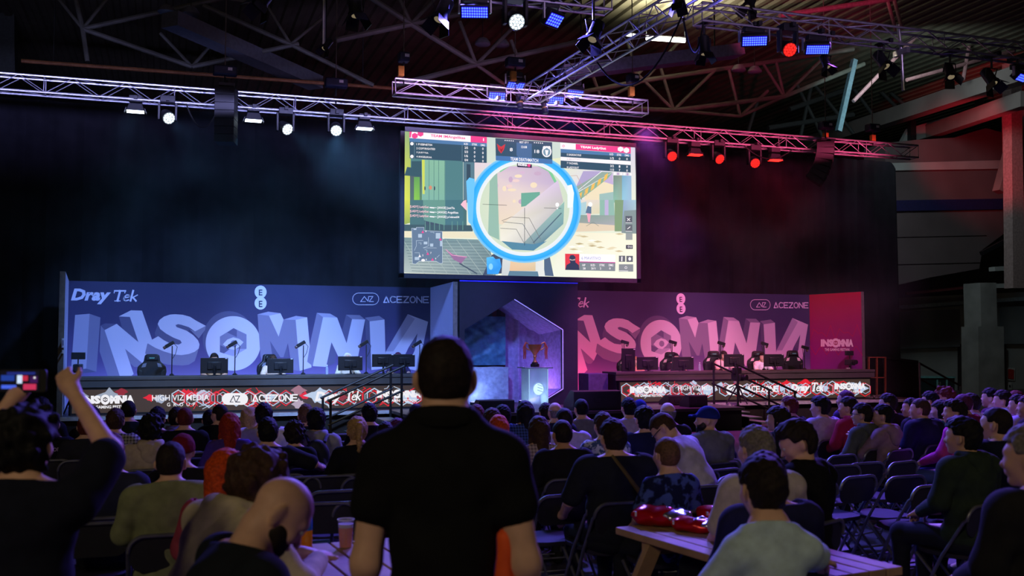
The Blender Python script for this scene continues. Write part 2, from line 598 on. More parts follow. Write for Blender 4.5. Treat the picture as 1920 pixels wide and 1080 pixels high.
M_EAVE = mat('eaves_steel', (118, 108, 104), .7, noise=.2, scale=1)
p, q = at_y(1480, 282, 38), at_y(1925, 136, 24)
tag(beam3('eaves_beam', p, q, .5, .55, M_EAVE), 'long grey eaves beam sloping up to the right wall', 'beam')
p, q = at_y(1700, 262, 33), at_y(1925, 185, 24.5)
tag(beam3('eaves_beam', p, q, .4, .5, M_EAVE), 'lower eaves beam above the brown mezzanine', 'beam')
t = tag(slab('cladding_panel', 31, [(1690, 268), (1705, 240), (1860, 194), (1860, 222), (1820, 234), (1700, 268)], .2, M_CLAD), 'pale ribbed cladding between the two eaves beams', 'cladding')
for xx, y0, y1 in ((1708, 225, 262), (1835, 182, 224)):
    slab('cladding_post', 30.8, [(xx, y0), (xx + 10, y0), (xx + 10, y1), (xx, y1)], .2, M_DARK, t)
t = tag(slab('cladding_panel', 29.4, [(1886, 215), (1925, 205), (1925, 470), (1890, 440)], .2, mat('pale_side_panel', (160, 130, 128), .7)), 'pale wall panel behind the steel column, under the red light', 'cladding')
tag(beam3('raking_strut', at_y(1873, 360, 28.6), at_y(1906, 236, 28.6), .35, .3, M_EAVE), 'raking steel strut leaning beside the tall steel column', 'strut')
tag(beam3('raking_strut', at_y(1840, 475, 28.6), at_y(1915, 436, 28.6), .14, .14, M_DARK), 'thin dark strut below the brown mezzanine corner', 'strut')
lamp('red_uplight', 'SPOT', (23.5, 25.5, 7.4), at_y(1905, 230, 29), 700, RED, .2, 70, .6)

# ================================================================ stage
deckm = mat('stage_deck_paint', (58, 52, 58), .45, noise=.15, scale=3)
t = empty('stage_platform', (7.5, 22, 0), 0, 'long low stage platform with dark front skirting and pale deck edge', 'stage')
t.matrix_world = Matrix.Translation((7.5, 22, 0))


def ch(o, parent):
    o.parent = parent
    o.matrix_parent_inverse = parent.matrix_world.inverted()
    return o


ch(MB().span((-3.2, 20.9, .44), (18.3, 25, .5)).build('deck', deckm, smooth=0), t)
ch(MB().span((-3.1, 20.96, 0), (18.2, 24.9, .44)).build('skirt', mat('stage_skirt', (30, 27, 25), .9), smooth=0), t)
ch(MB().span((-3.2, 20.86, .43), (18.3, 20.9, .5)).build('edge_trim', mat('pale_edge_trim', (170, 172, 178), .5), smooth=0), t)
t = empty('stage_thrust', (8.1, 20, 0), 0, 'central stage extension pushed out towards the audience', 'stage')
ch(MB().span((4.45, 19.25, .44), (12.05, 20.86, .503)).build('deck', deckm, smooth=0), t)
ch(MB().span((4.5, 19.31, 0), (12.0, 20.84, .44)).build('skirt', mat('stage_skirt_black', (14, 12, 16), .9), smooth=0), t)

# black drape behind everything
mb = MB()
pts = []
x = -9.0
i = 0
while x <= 21.4:
    pts.append((x, 25.35 + .09 * math.sin(x * 7.3) + .05 * math.sin(x * 17 + 1)))
    x += .07
top = lambda x: 7.6 - .0012 * max(0, x - 10) - (max(0, x - 21.2) * 1.2)
vs = [(a, b, 0.02) for a, b in pts] + [(a, b * .3 + 25.35 * .7, top(a)) for a, b in pts]
n = len(pts)
mb.add(vs, [(i, i + 1, n + i + 1, n + i) for i in range(n - 1)])
t = mb.build('stage_drape', M_CLOTHBLK)
tag(t, 'tall black drape hung across the whole back of the stage', 'curtain')

# printed backdrops ---------------------------------------------------------
YB = 24.0
LET = (186, 178, 198)
LSD = (118, 112, 140)
LDK = (84, 80, 112)
LTP = (150, 144, 170)


def cA(o, s, pts):
    return [(o[0] + x / s, o[1] + y / s) for x, y in pts]


A_, B_, C_, D_ = (120, 570), (340, 570), (480, 570), (640, 570)


def letters(art):
    def p(o, pts, c):
        art.poly(cA(o, 7.2, pts), c)
    # O shadow body and M/N/I/A sides first
    art.disc(*cA(B_, 7.2, [(640, 470)])[0], 352 / 7.2, 374 / 7.2, LDK)
    # first I
    p(A_, [(345, 132), (492, 182), (437, 915), (300, 872)], LSD)
    p(A_, [(95, 895), (300, 872), (437, 915), (200, 940)], LDK)
    p(A_, [(150, 148), (345, 132), (300, 872), (95, 895)], LTP)
    # first N
    p(A_, [(495, 290), (548, 352), (758, 1000), (600, 1000), (480, 640)], LSD)
    p(A_, [(495, 290), (555, 262), (712, 268), (548, 352)], LDK)
    p(A_, [(740, 170), (890, 175), (1005, 515), (785, 325)], LDK)
    p(A_, [(825, 605), (1060, 800), (1010, 850), (950, 850), (890, 800)], LSD)
    # S sides
    p(A_, [(1268, 270), (1226, 390), (1235, 450), (1400, 560), (1600, 560), (1700, 320), (1500, 250)], LDK)
    p(A_, [(1130, 530), (1095, 665), (1120, 690), (1230, 770), (1400, 820), (1600, 830), (1684, 820), (1764, 770), (1789, 700), (1829, 560), (1600, 600)], LSD)
    p(B_, [(330, 295), (320, 350), (235, 465), (190, 420), (100, 330), (185, 370)], LSD)
    p(A_, [(548, 352), (712, 268), (1005, 515), (890, 175), (740, 168), (905, 85), (1052, 90), (1188, 480), (1125, 540), (1095, 665), (1120, 690), (1060, 800), (825, 605), (940, 945), (875, 1000), (762, 1000)], LET)
    S = cA(A_, 7.2, [(1265, 270), (1290, 215), (1350, 170), (1430, 143), (1500, 138), (1600, 145), (1700, 172)]) + \
        cA(B_, 7.2, [(200, 225), (330, 295), (185, 370), (100, 312), (0, 280)]) + \
        cA(A_, 7.2, [(1540, 272), (1505, 285), (1520, 312), (1600, 340)]) + \
        cA(B_, 7.2, [(70, 360), (160, 420), (225, 490), (245, 545), (235, 600), (180, 645), (100, 675), (0, 690)]) + \
        cA(A_, 7.2, [(1480, 680), (1350, 640), (1230, 590), (1130, 530), (1190, 480), (1272, 435), (1350, 490), (1440, 535), (1550, 548), (1590, 525), (1570, 490), (1480, 455), (1380, 400), (1300, 340)])
    art.poly(S, LET)
    # O with the hexagon cut and eye
    art.disc(*cA(B_, 7.2, [(699, 532)])[0], 371 / 7.2, 368 / 7.2, LET, 64)
    p(B_, [(705, 325), (880, 410), (880, 605), (700, 705), (575, 668), (520, 650), (520, 440)], LSD)
    p(B_, [(620, 385), (705, 325), (750, 350), (748, 445)], LDK)
    p(B_, [(520, 555), (650, 610), (575, 668), (520, 650)], LDK)
    p(B_, [(575, 668), (650, 610), (880, 605), (700, 705)], LTP)
    p(B_, [(560, 545), (620, 480), (700, 450), (780, 470), (840, 515), (790, 570), (720, 620), (640, 605)], LET)
    art.disc(*cA(B_, 7.2, [(710, 535)])[0], 6.5, 6.5, LSD, 20)
    # M
    p(C_, [(20, 140), (175, 158), (305, 440), (430, 530), (370, 720), (330, 720), (190, 500), (230, 760), (90, 830), (60, 700)], LSD)
    p(C_, [(190, 500), (330, 720), (225, 720)], LDK)
    p(C_, [(420, 515), (440, 720), (370, 720)], LDK)
    p(C_, [(20, 140), (165, 103), (330, 125), (175, 158)], LTP)
    p(C_, [(175, 158), (330, 125), (372, 210), (305, 440)], LET)
    p(C_, [(372, 210), (535, 215), (590, 903), (490, 890), (430, 530), (370, 720), (305, 440)], LSD)
    p(C_, [(372, 210), (540, 160), (690, 180), (535, 215)], LTP)
    p(C_, [(535, 215), (690, 180), (722, 530), (750, 855), (590, 903)], LET)
    # second N
    p(C_, [(820, 120), (905, 178), (765, 838), (690, 780), (740, 480)], LSD)
    p(C_, [(1215, 145), (1295, 205), (1222, 530), (1165, 350)], LDK)
    p(C_, [(1018, 515), (1085, 670), (1060, 800), (950, 850)], LDK)
    p(C_, [(1215, 145), (1400, 150), (1472, 210), (1295, 205)], LSD)
    p(C_, [(820, 120), (1000, 130), (1095, 185), (905, 178)], LTP)
    p(C_, [(905, 178), (1095, 185), (1222, 530), (1295, 205), (1472, 210), (1345, 880), (1190, 880), (1018, 515), (945, 850), (765, 838)], LET)
    # second I
    p(D_, [(318, 185), (380, 235), (405, 892), (350, 850)], LDK)
    p(D_, [(318, 185), (510, 160), (582, 210), (380, 235)], LSD)
    p(D_, [(380, 235), (582, 210), (600, 870), (405, 892)], LET)
    # A
    p(D_, [(895, 138), (1170, 240), (1030, 905), (880, 870), (990, 625), (910, 580), (760, 890), (560, 900), (600, 640)], LET)
    p(D_, [(895, 138), (990, 200), (700, 640), (600, 640)], LTP)
    p(D_, [(1028, 395), (910, 580), (990, 625)], LDK)


def stroke_text(art, word, x0, y0, x1, y1, w, col, dy=0.0):
    """thin geometric capitals drawn with strokes"""
    G = {'A': [[(0, 1), (.5, 0), (1, 1)], [(0, 1), (.62, 1)]], 'C': [[(1, .08), (.6, 0), (.3, 0), (0, .3), (0, .7), (.3, 1), (.6, 1), (1, .92)]],
         'E': [[(1, 0), (0, 0), (0, 1), (1, 1)], [(0, .5), (.85, .5)]], 'Z': [[(0, 0), (1, 0), (0, 1), (1, 1)]],
         'O': [[(.3, 0), (.7, 0), (1, .3), (1, .7), (.7, 1), (.3, 1), (0, .7), (0, .3), (.3, 0)]], 'N': [[(0, 1), (0, 0), (1, 1), (1, 0)]]}
    n = len(word)
    cw = (x1 - x0) / (n + (n - 1) * .32)
    for i, ch_ in enumerate(word):
        ox = x0 + i * cw * 1.32
        for st in G[ch_]:
            art.line([(ox + a * cw, y0 + b * (y1 - y0) + dy * (ox - x0) / (x1 - x0)) for a, b in st], w, col)


def pill(x0, y0, x1, y1, n=8):
    r = (y1 - y0) / 2
    return [(x1 - r + r * math.cos(t), y0 + r + r * math.sin(t)) for t in [-PI / 2 + PI * k / n for k in range(n + 1)]] + \
           [(x0 + r - r * math.cos(t), y0 + r - r * math.sin(t)) for t in [-PI / 2 + PI * k / n for k in range(n + 1)]]


def serif_word(art, x0, y0, x1, y1, col):
    """'Tek' in an italic serif"""
    sx, sy = (x1 - x0), (y1 - y0)
    q = lambda a, b: (x0 + (a + (1 - b) * .10) * sx, y0 + b * sy)
    w = sy * .15
    art.line([q(.0, .02), q(.40, .02)], w, col)
    art.line([q(.0, .0), q(.0, .22)], w * .6, col)
    art.line([q(.40, .0), q(.39, .22)], w * .6, col)
    art.line([q(.2, .02), q(.2, .98)], w * 1.35, col)
    art.line([q(.1, .99), q(.3, .99)], w * .6, col)
    art.line([q(.42, .68), q(.60, .62), q(.58, .42), q(.48, .42), q(.41, .62), q(.41, .85), q(.5, .99), q(.6, .9)], w * .85, col)
    art.line([q(.68, .0), q(.68, .98)], w * 1.2, col)
    art.line([q(.88, .42), q(.70, .70)], w * .7, col)
    art.line([q(.74, .66), q(.88, .99)], w * 1.1, col)


def sponsor_row(art, col):
    art.text('Dray', 133, 570, 208, 541, col, .045, .25, .6)
    serif_word(art, 210, 545, 261, 564.5, col)
    for y in (547.5, 568.5):
        art.disc(488.5, y, 11.2, 12, col)
    ink = (30, 32, 62)
    art.text('E', 485.2, 561.5 - 7.5, 492, 543, ink, .02)
    art.text('E', 485.2, 576, 492, 564, ink, .02)
    art.line(pill(661, 549.5, 710, 571.5), 1.3, col, True)
    art.line([(676, 565.5), (683, 556), (690, 565), (690, 565), (691, 556), (699, 556), (692, 565.5), (700, 565.5)], 1.4, col)
    art.line([(676, 565.5), (685, 565.5)], 1.2, col)
    stroke_text(art, 'ACEZONE', 719.5, 556, 803, 567, 2.1, col, .6)


def insomnia(art, x0, y0, x1, y1, col, eye, dy=0.0, tag_=True, tcol=None):
    """block word with an eye in the O, small line below; y0 bottom, y1 top of the big word"""
    h = y0 - y1
    art.text('INS', x0, y0, x0 + (x1 - x0) * .375, y1, col, .07, 0, dy * .375)
    ox, r = x0 + (x1 - x0) * .46, h * .62
    art.disc(ox, (y0 + y1) / 2 + dy * .46, r * .92, r, col, 24)
    art.hexf(ox, (y0 + y1) / 2 + dy * .46, r * .5, eye)
    art.disc(ox, (y0 + y1) / 2 + dy * .46, r * .36, r * .22, col, 16)
    art.disc(ox, (y0 + y1) / 2 + dy * .46, r * .12, r * .12, eye, 10)
    art.text('MNIA', x0 + (x1 - x0) * .55, y0 + dy * .55, x1, y1 + dy * .55, col, .07, 0, dy * .45)
    if tag_:
        art.text('THE GAMING FESTIVAL', x0 + (x1 - x0) * .12, y0 + h * .58, x1 - (x1 - x0) * .1, y0 + h * .2, tcol or col, .03, 0, dy)


BG0, BG1 = (46, 47, 82), (140, 122, 176)


def backdrop(dx, label, cut):
    P = lambda px, py: at_y(px, py, YB) + V((dx, 0, 0))
    a, b = at_y(129, 526, YB), at_y(807, 540, YB)
    x0, x1 = a.x + dx, b.x + dx
    root = empty('stage_backdrop', ((x0 + x1) / 2, YB + .05, .5), 0, label, 'backdrop')
    ch(MB().span((max(x0, cut), YB + .01, .5), (x1, YB + .12, 3.3)).build('panel', mat('backdrop_board', (40, 36, 60), .8), smooth=0), root)
    art = Art(P, (0, -1, 0))
    c0 = max(x0, cut)
    f = lambda x, z: (x, z)
    # ground colours, dark above and lighter towards the floor
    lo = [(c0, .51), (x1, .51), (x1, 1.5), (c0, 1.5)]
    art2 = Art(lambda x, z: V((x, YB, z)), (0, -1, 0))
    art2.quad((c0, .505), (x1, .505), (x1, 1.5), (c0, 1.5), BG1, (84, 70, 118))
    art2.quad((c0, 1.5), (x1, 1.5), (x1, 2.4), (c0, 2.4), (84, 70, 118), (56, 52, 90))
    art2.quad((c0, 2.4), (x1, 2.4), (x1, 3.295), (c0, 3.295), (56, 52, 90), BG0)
    ch(art2.build('backdrop_ground', art_mat('print_ink')), root)
    art.layer = 6
    letters(art)
    sponsor_row(art, (205, 200, 225))
    o = art.build('printed_lettering', art_mat('print_ink'))
    if cut > x0:
        import bmesh
        bm = bmesh.new()
        bm.from_mesh(o.data)
        bmesh.ops.bisect_plane(bm, geom=bm.verts[:] + bm.edges[:] + bm.faces[:], plane_co=(cut, 0, 0), plane_no=(-1, 0, 0), clear_outer=True)
        bm.to_mesh(o.data)
        bm.free()
    ch(o, root)
    return root, x0, x1


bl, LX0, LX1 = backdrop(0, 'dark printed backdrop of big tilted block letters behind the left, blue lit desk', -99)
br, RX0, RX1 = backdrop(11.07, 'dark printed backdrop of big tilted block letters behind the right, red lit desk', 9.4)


def wing(name, a, b, label, col0, col1, logo=None, th=.1, side=1):
    """printed side panel from (x,y) a at the backdrop to b near the desk"""
    a, b = V((a[0], a[1], 0)), V((b[0], b[1], 0))
    d = (b - a).normalized()
    nrm = V((d.y, -d.x, 0)) * side
    root = empty(name, tuple((a + b) / 2 + V((0, 0, .5))), 0, label, 'side panel')
    L = (b - a).length
    ch(MB().prism([(0, .5), (L, .5), (L, 3.3), (0, 3.3)], a - nrm * th, d, (0, 0, 1), nrm * th).build('panel', mat('grey_panel_edge', (92, 86, 80), .8), smooth=0), root)
    art = Art(lambda u, z: a + d * u + V((0, 0, z)) + nrm * .002, nrm)
    art.quad((.01, .505), (L - .01, .505), (L - .01, 3.295), (.01, 3.295), col1, col0)
    hx = tuple(min(255, int(c * 1.12) + 4) for c in col0)
    art.line([(L * k / 12, 2.0 + .22 * (k % 2) + .1 * (k % 3)) for k in range(13)], .012, hx)
    art.line([(L * k / 9, 1.6 + .25 * ((k + 1) % 2)) for k in range(10)], .012, hx)
    ch(art.build('print', art_mat('print_ink')), root)
    if logo:
        art = Art(lambda px, py: at_plane(px, py, a + nrm * .004, nrm), nrm)
        logo(art)
        ch(art.build('printed_logo', art_mat('print_ink')), root)
    return root


wing('backdrop_wing', (LX0, 24), (-1.93, 20.95), 'narrow blue lit side panel at the far left end of the stage', (176, 172, 214), (200, 196, 235), lambda A: (A.rect(115.5, 634, 120.5, 652, (220, 220, 235)), A.rect(116, 656, 120.5, 663, (220, 220, 235)), A.rect(116.5, 638, 119.5, 648, (120, 118, 160))), side=-1)
wing('backdrop_wing', (LX1, 24), (6.0, 21.55), 'blue lit side panel at the inner end of the left desk', (168, 164, 206), (190, 182, 225), None, side=1)
wing('backdrop_wing', (RX1, 24), (17.48, 22.14), 'red lit side panel carrying a white event logo, right end of the stage', (168, 26, 62), (120, 52, 160), lambda A: insomnia(A, 1539, 650, 1600, 636, (245, 240, 245), (150, 30, 80), 0), side=1)  # red to purple stage light is put into the print colours

# ---------------------------------------------------------------- portal wall in the middle of the stage
YP = 21.55
hexo = [(6.27, .5), (6.27, 2.23), (7.45, 2.92), (8.64, 2.23), (8.64, .86), (8.0, .5)]
root = empty('portal_flat', (7.5, YP, .5), 0, 'black centre wall with a six sided opening behind the trophy', 'portal')
x0, x1, zt = 6.15, 9.02, 3.32
mb = MB()
for poly in ([(x0, .5), (6.27, .5), (6.27, 2.23), (7.45, 2.92), (7.45, zt), (x0, zt)],
             [(7.45, 2.92), (8.64, 2.23), (8.64, .86), (8.0, .5), (x1, .5), (x1, zt), (7.45, zt)]):
    mb.prism(poly, (0, YP, 0), (1, 0, 0), (0, 0, 1), (0, .12, 0))
ch(mb.build('face', mat('navy_black_board', (20, 19, 30), .8), smooth=0), root)
# lining of the opening, slanting back
mb = MB()
for (a, b), (c, d) in zip(hexo, hexo[1:]):
    if (a, c) == (6.27, 6.27):
        continue
    mb.add([(a, YP + .12, b), (c, YP + .12, d), (c * .9 + .73, YP + 1.3, d * .95), (a * .9 + .73, YP + 1.3, b * .95)], [(0, 1, 2, 3)])
ch(mb.build('lining', mat('lilac_lining', (160, 142, 196), .8), smooth=0), root)
mb = MB()
for (a, b), (c, d) in zip(hexo[2:], hexo[3:]):
    mb.tube([(a, YP - .01, b), (c, YP - .01, d)], .012, 6)
ch(mb.build('edge_glow', mat('pale_edge_glow', (190, 180, 255), .4, emit=.35), smooth=0), root)  # glow stands in for light on the opening's front edge
ch(MB().span((x0, YP - .02, zt - .01), (x1, YP + .02, zt + .015)).build('top_edge_glow', mat('blue_edge_glow', (40, 40, 230), .4, emit=.5), smooth=0), root)  # emission imitates blue light along the top edge


def drape(name, x0, x1, y, z0, z1, m, amp=.05, fr=14, parent=None, dx=.03):
    n = int((x1 - x0) / dx)
    vs = [(x0 + i * dx, y + amp * math.sin(i * dx * fr) + amp * .4 * math.sin(i * dx * fr * 2.3 + 1), z) for z in (z0, z1) for i in range(n + 1)]
    return MB().add(vs, [(i, i + 1, n + 1 + i + 1, n + 1 + i) for i in range(n)]).build(name, m, parent)


tag(drape('portal_drape', 7.66, 8.9, YP + 1.25, .5, 3.2, mat('lilac_drape', (150, 128, 180), .9)), 'lilac drape folds hanging inside the six sided opening', 'curtain')
tag(drape('portal_drape', 6.2, 7.64, YP + 1.75, .5, 3.2, mat('navy_drape', (40, 46, 70), .9)), 'dark blue drape at the left inside the six sided opening', 'curtain')


def crumple(name, lo, hi, m, seed, amp=.03, parent=None):
    """cloth thrown over a box: gridded front and top with wrinkles"""
    rnd = random.Random(seed)
    ph = [(rnd.uniform(5, 16), rnd.uniform(5, 16), rnd.uniform(0, 6), rnd.uniform(.3, 1)) for _ in range(7)]
    d = lambda a, b: amp * sum(w * math.sin(a * f + 1.7 * math.sin(b * g * .6) + p) for f, g, p, w in ph) / 3
    (x0, y0, z0), (x1, y1, z1) = lo, hi
    N, K, T = 40, 36, 10
    vs, fs = [], []
    for j in range(K + T + 1):
        for i in range(N + 1):
            u = i / N
            x = x0 + (x1 - x0) * u
            if j <= K:
                z = z0 + (z1 - z0) * j / K
                vs.append((x, y0 + d(x * 1.3, z * 2.2), z))
            else:
                y = y0 + (y1 - y0) * (j - K) / T
                vs.append((x, y, z1 + d(x, y) * .5))
    for j in range(K + T):
        for i in range(N):
            a = j * (N + 1) + i
            fs.append((a, a + 1, a + N + 2, a + N + 1))
    for x, s in ((x0, 0), (x1, N)):
        pass
    return MB().add(vs, fs).build(name, m, parent, smooth=60)


tag(crumple('draped_case', (6.22, 22.35, .5), (7.58, 22.95, 1.36), mat('pale_sheet', (150, 156, 178), .7), 3), 'lower pale crumpled sheet draped over a case inside the opening', 'draped case')
tag(crumple('draped_case', (6.22, 22.5, 1.4), (7.56, 23.0, 2.55), mat('navy_sheet', (60, 100, 130), .55), 5, .035), 'upper dark blue crumpled sheet over the stacked case inside the opening', 'draped case')

def uplight(x, y, z, target, power, col, label):
    root = empty('floor_uplight', (x, y, z), 0, label, 'stage light')
    ch(MB().box((x, y, z + .035), (.3, .14, .07)).build('housing', M_BLACK, smooth=0, bevel=.01), root)
    ch(MB().box((x, y, z + .072), (.27, .1, .006)).build('lens', mat('uplight_lens', (200, 190, 255), .3, emit=1.5), smooth=0), root)
    lamp('beam', 'AREA', (x, y, z + .09), target, power, col, (.27, .1), 140, parent=root)


uplight(7.95, 22.2, .5, (8.62, 22.2, 1.0), 13, (.55, .3, 1), 'small floor lamp lighting the lilac drape at the right of the opening')
uplight(6.7, 22.0, .5, (6.8, 22.6, 1.2), 8, (.3, .42, 1), 'small added floor lamp in front of the pale draped case')  # lamp added to brighten the pale sheet

# ---------------------------------------------------------------- desks with LED fascias
M_DESK = mat('charcoal_desk_laminate', (70, 66, 62), .6, noise=.12, scale=5)
LEDBG = (66, 52, 42)
WH, RD, IC = (252, 250, 255), (235, 32, 48), (196, 214, 240)


def splat(art, x, y, r, col, seed, ry=None):
    rnd = random.Random(seed)
    k = 16
    ry = ry or r * .8
    art.poly([(x + r * (1 if i % 4 else 1.7) * rnd.uniform(.75, 1.05) * math.cos(2 * PI * i / k), y + ry * (1 if i % 3 else 1.35) * rnd.uniform(.75, 1.05) * math.sin(2 * PI * i / k)) for i in range(k)], col)


def hexfield(art, cx, cy, s, seed):
    """red and ice-white honeycomb scribbles"""
    rnd = random.Random(seed)
    for i in range(4):
        x = cx + (i - 1.5) * s * 1.7
        c = RD if i % 2 else IC
        art.hexa(x, cy + rnd.uniform(-2, 2), s * rnd.uniform(.8, 1.05), s * .13, c, s * 1.02)
        art.hexa(x + 1.0, cy, s * .78, s * .07, RD if c != RD else IC)
    for i in range(8):
        x, y = cx + rnd.uniform(-3, 3) * s, cy + rnd.choice((-1, 1)) * s * rnd.uniform(.6, 1.0)
        art.line([(x, y), (x + rnd.uniform(-.5, .5) * s, y + rnd.uniform(-.3, .3) * s), (x + rnd.uniform(-.6, .6) * s, y + rnd.choice((-.4, .4)) * s)], s * .08, rnd.choice((RD, IC, RD)))


def az_pill(art, x0, y0, x1, y1):
    art.poly(pill(x0, y0, x1, y1), WH)
    cx, cy, h = (x0 + x1) / 2, (y0 + y1) / 2, (y1 - y0) * .26
    art.line([(cx - h * 1.6, cy + h), (cx - h * .5, cy - h), (cx + h * .2, cy + h)], h * .26, (40, 36, 60))
    art.line([(cx - h * 1.6, cy + h), (cx - h * .6, cy + h)], h * .2, (40, 36, 60))
    art.line([(cx + h * .1, cy - h), (cx + h * 1.5, cy - h), (cx + h * .4, cy + h), (cx + h * 1.6, cy + h)], h * .26, (40, 36, 60))


def led_left(art):
    k = 5.647
    a = lambda x, y: (120 + x / k, 700 + y / k)
    b = lambda x, y: (460 + x / k, 700 + y / k)
    for px, py, r, c, sd in ((150, 743, 13, (150, 160, 176), 1), (205, 742, 15, (160, 170, 190), 2), (228, 735, 9, (150, 40, 50), 3), (281, 746, 8, RD, 4), (300, 748, 10, (170, 180, 205), 5), (353, 739, 9, RD, 6), (378, 742, 13, (205, 190, 215), 7), (345, 735, 6, RD, 8),
                             (560, 732, 11, (170, 120, 135), 9), (572, 742, 8, RD, 10), (600, 742, 18, IC, 11), (560, 758, 11, (190, 170, 190), 12), (640, 745, 9, (150, 50, 60), 13), (770, 745, 16, IC, 14), (788, 742, 9, (190, 60, 80), 15), (505, 744, 9, IC, 16)):
        splat(art, px, py, r, c, sd)
    hexfield(art, 370, 747, 14, 21)
    hexfield(art, 430, 747, 15, 22)
    hexfield(art, 500, 746, 14, 23)
    hexfield(art, 655, 745, 15, 24)
    hexfield(art, 740, 744, 15, 25)
    insomnia(art, 151, 757.5, 252, 742, WH, (60, 48, 50), -1.2)
    art.text('HIGH VIZ MEDIA', 285, 751.5, 392, 740.5, WH, .012, 0, -1.0)
    art.text('G  R  O  U  P', 313, 762, 366, 755, WH, .012, 0, -.5)
    az_pill(art, 416, 737, 465, 759)
    art.line([(471, 741), (471, 753)], .8, WH)
    stroke_text(art, 'ACEZONE', 474, 741, 557, 752, 2.5, WH, -1)
    art.text('Dray', 590, 757, 641, 734, WH, .06, .25, -.8)
    serif_word(art, 646, 734, 678, 750, WH)
    insomnia(art, 706, 746, 789, 732.5, WH, (60, 48, 50), -1.0)


def led_right(art):
    for px, py, r, c, sd in ((1187, 733, 9, RD, 31), (1198, 732, 10, IC, 32), (1240, 733, 11, IC, 33), (1325, 731, 14, IC, 34), (1352, 722, 7, IC, 35), (1300, 718, 5, IC, 36), (1400, 732, 8, IC, 37), (1463, 727, 9, IC, 38), (1482, 727, 10, IC, 39), (1510, 718, 9, RD, 40), (1505, 736, 9, RD, 41), (1498, 741, 6, IC, 42), (1545, 728, 8, IC, 43), (1612, 728, 12, IC, 44), (1475, 718, 6, RD, 45)):
        splat(art, px, py, r, c, sd)
    for i, x in enumerate((1205, 1238, 1295, 1390, 1440, 1470, 1540, 1590)):
        hexfield(art, x, 731 - (x - 1200) * .006, 12, 50 + i)
    insomnia(art, 1180, 737, 1248, 724.5, WH, (60, 48, 50), -.4)
    art.text('HIGH VIZ MEDIA', 1270, 732, 1344, 723, WH, .012, 0, -.4)
    art.text('G  R  O  U  P', 1290, 741.5, 1326, 736, WH, .012, 0, -.2)
    az_pill(art, 1360, 721, 1394, 741)
    stroke_text(art, 'ACEZONE', 1400, 724.5, 1458, 734, 2.0, WH, -.5)
    art.text('Dray', 1481, 737.5, 1518, 720, WH, .06, .25, -.4)
    serif_word(art, 1519, 718, 1544, 733, WH)
    insomnia(art, 1563, 730, 1621, 718.5, WH, (60, 48, 50), -.4)


def desk(x0, x1, label, led, lab2):
    YD = 21.35
    root = empty('gaming_desk', ((x0 + x1) / 2, YD + .4, .5), 0, label, 'desk')
    ch(MB().span((x0 - .1, YD - .05, 1.18), (x1 + .1, YD + .75, 1.245)).build('desktop', M_DESK, smooth=0, bevel=.008), root)
    ch(MB().span((x0 - .1, YD - .03, 1.04), (x1 + .1, YD + .02, 1.18)).build('apron', M_DESK, smooth=0, bevel=.006), root)
    for xx in (x0, (x0 + x1) / 2, x1):
        ch(MB().span((xx - .04, YD + .08, .5), (xx + .04, YD + .7, 1.18)).build('leg', M_BLACK, smooth=0), root)
    root2 = empty('led_fascia', ((x0 + x1) / 2, YD + .02, .5), 0, lab2, 'led screen')
    ch(MB().span((x0, YD, .5), (x1, YD + .07, 1.04)).build('casing', M_BLACK, smooth=0), root2)
    art = Art(lambda a, b: V((a, YD - .001, b)) if abs(b) < 20 else at_y(a, b, YD - .001), (0, -1, 0))
    art.rect(x0 + .03, .54, x1 - .03, 1.0, LEDBG)
    led(art)
    ch(art.build('display', art_mat('led_picture', .9)), root2)


desk(-1.82, 5.35, 'long charcoal desk on the left half of the stage', led_left, 'low LED panel row with sponsor logos under the left desk')
desk(9.98, 17.1, 'long charcoal desk on the right half of the stage', led_right, 'low LED panel row with sponsor logos under the right desk')
t = MB().span((9.35, 21.7, .5), (9.86, 22.3, 1.2)).build('side_cabinet', mat('violet_cabinet', (66, 56, 96), .7), smooth=0, bevel=.01)
tag(t, 'plain violet lit cabinet at the inner end of the right desk', 'cabinet')

# ---------------------------------------------------------------- the hanging main screen
YS = 21.5
root = empty('main_screen', (7.69, YS + .1, 3.37), 0, 'huge screen showing a shooter game with team score panels', 'screen')
sx0, sx1, sz0, sz1 = 4.86, 10.54, 3.46, 6.63
ch(MB().span((sx0 - .1, YS + .0, sz0 - .1), (sx0, YS + .14, sz1 + .1)).span((sx1, YS + .0, sz0 - .1), (sx1 + .1, YS + .14, sz1 + .1)).span((sx0 - .1, YS, sz0 - .1), (sx1 + .1, YS + .14, sz0)).span((sx0 - .1, YS, sz1), (sx1 + .1, YS + .14, sz1 + .1)).build('frame', mat('screen_frame', (34, 34, 42), .5), smooth=0), root)
ch(MB().span((sx0 - .02, YS + .04, sz0 - .02), (sx1 + .02, YS + .09, sz1 + .02)).build('projection_sheet', M_BLACK, smooth=0), root)
SA = Art(lambda px, py: at_y(px, py, YS + .034), (0, -1, 0), .00006)
k1, k2 = 7.448, 6.967
q1 = lambda x, y: (750 + x / k1, 235 + y / k1)
q2 = lambda x, y: (970 + x / k1, 235 + y / k1)
q3 = lambda x, y: (750 + x / k2, 375 + y / k2)
q4 = lambda x, y: (970 + x / k2, 375 + y / k2)


def L(f, *pts):
    return [f(x, y) for x, y in pts]


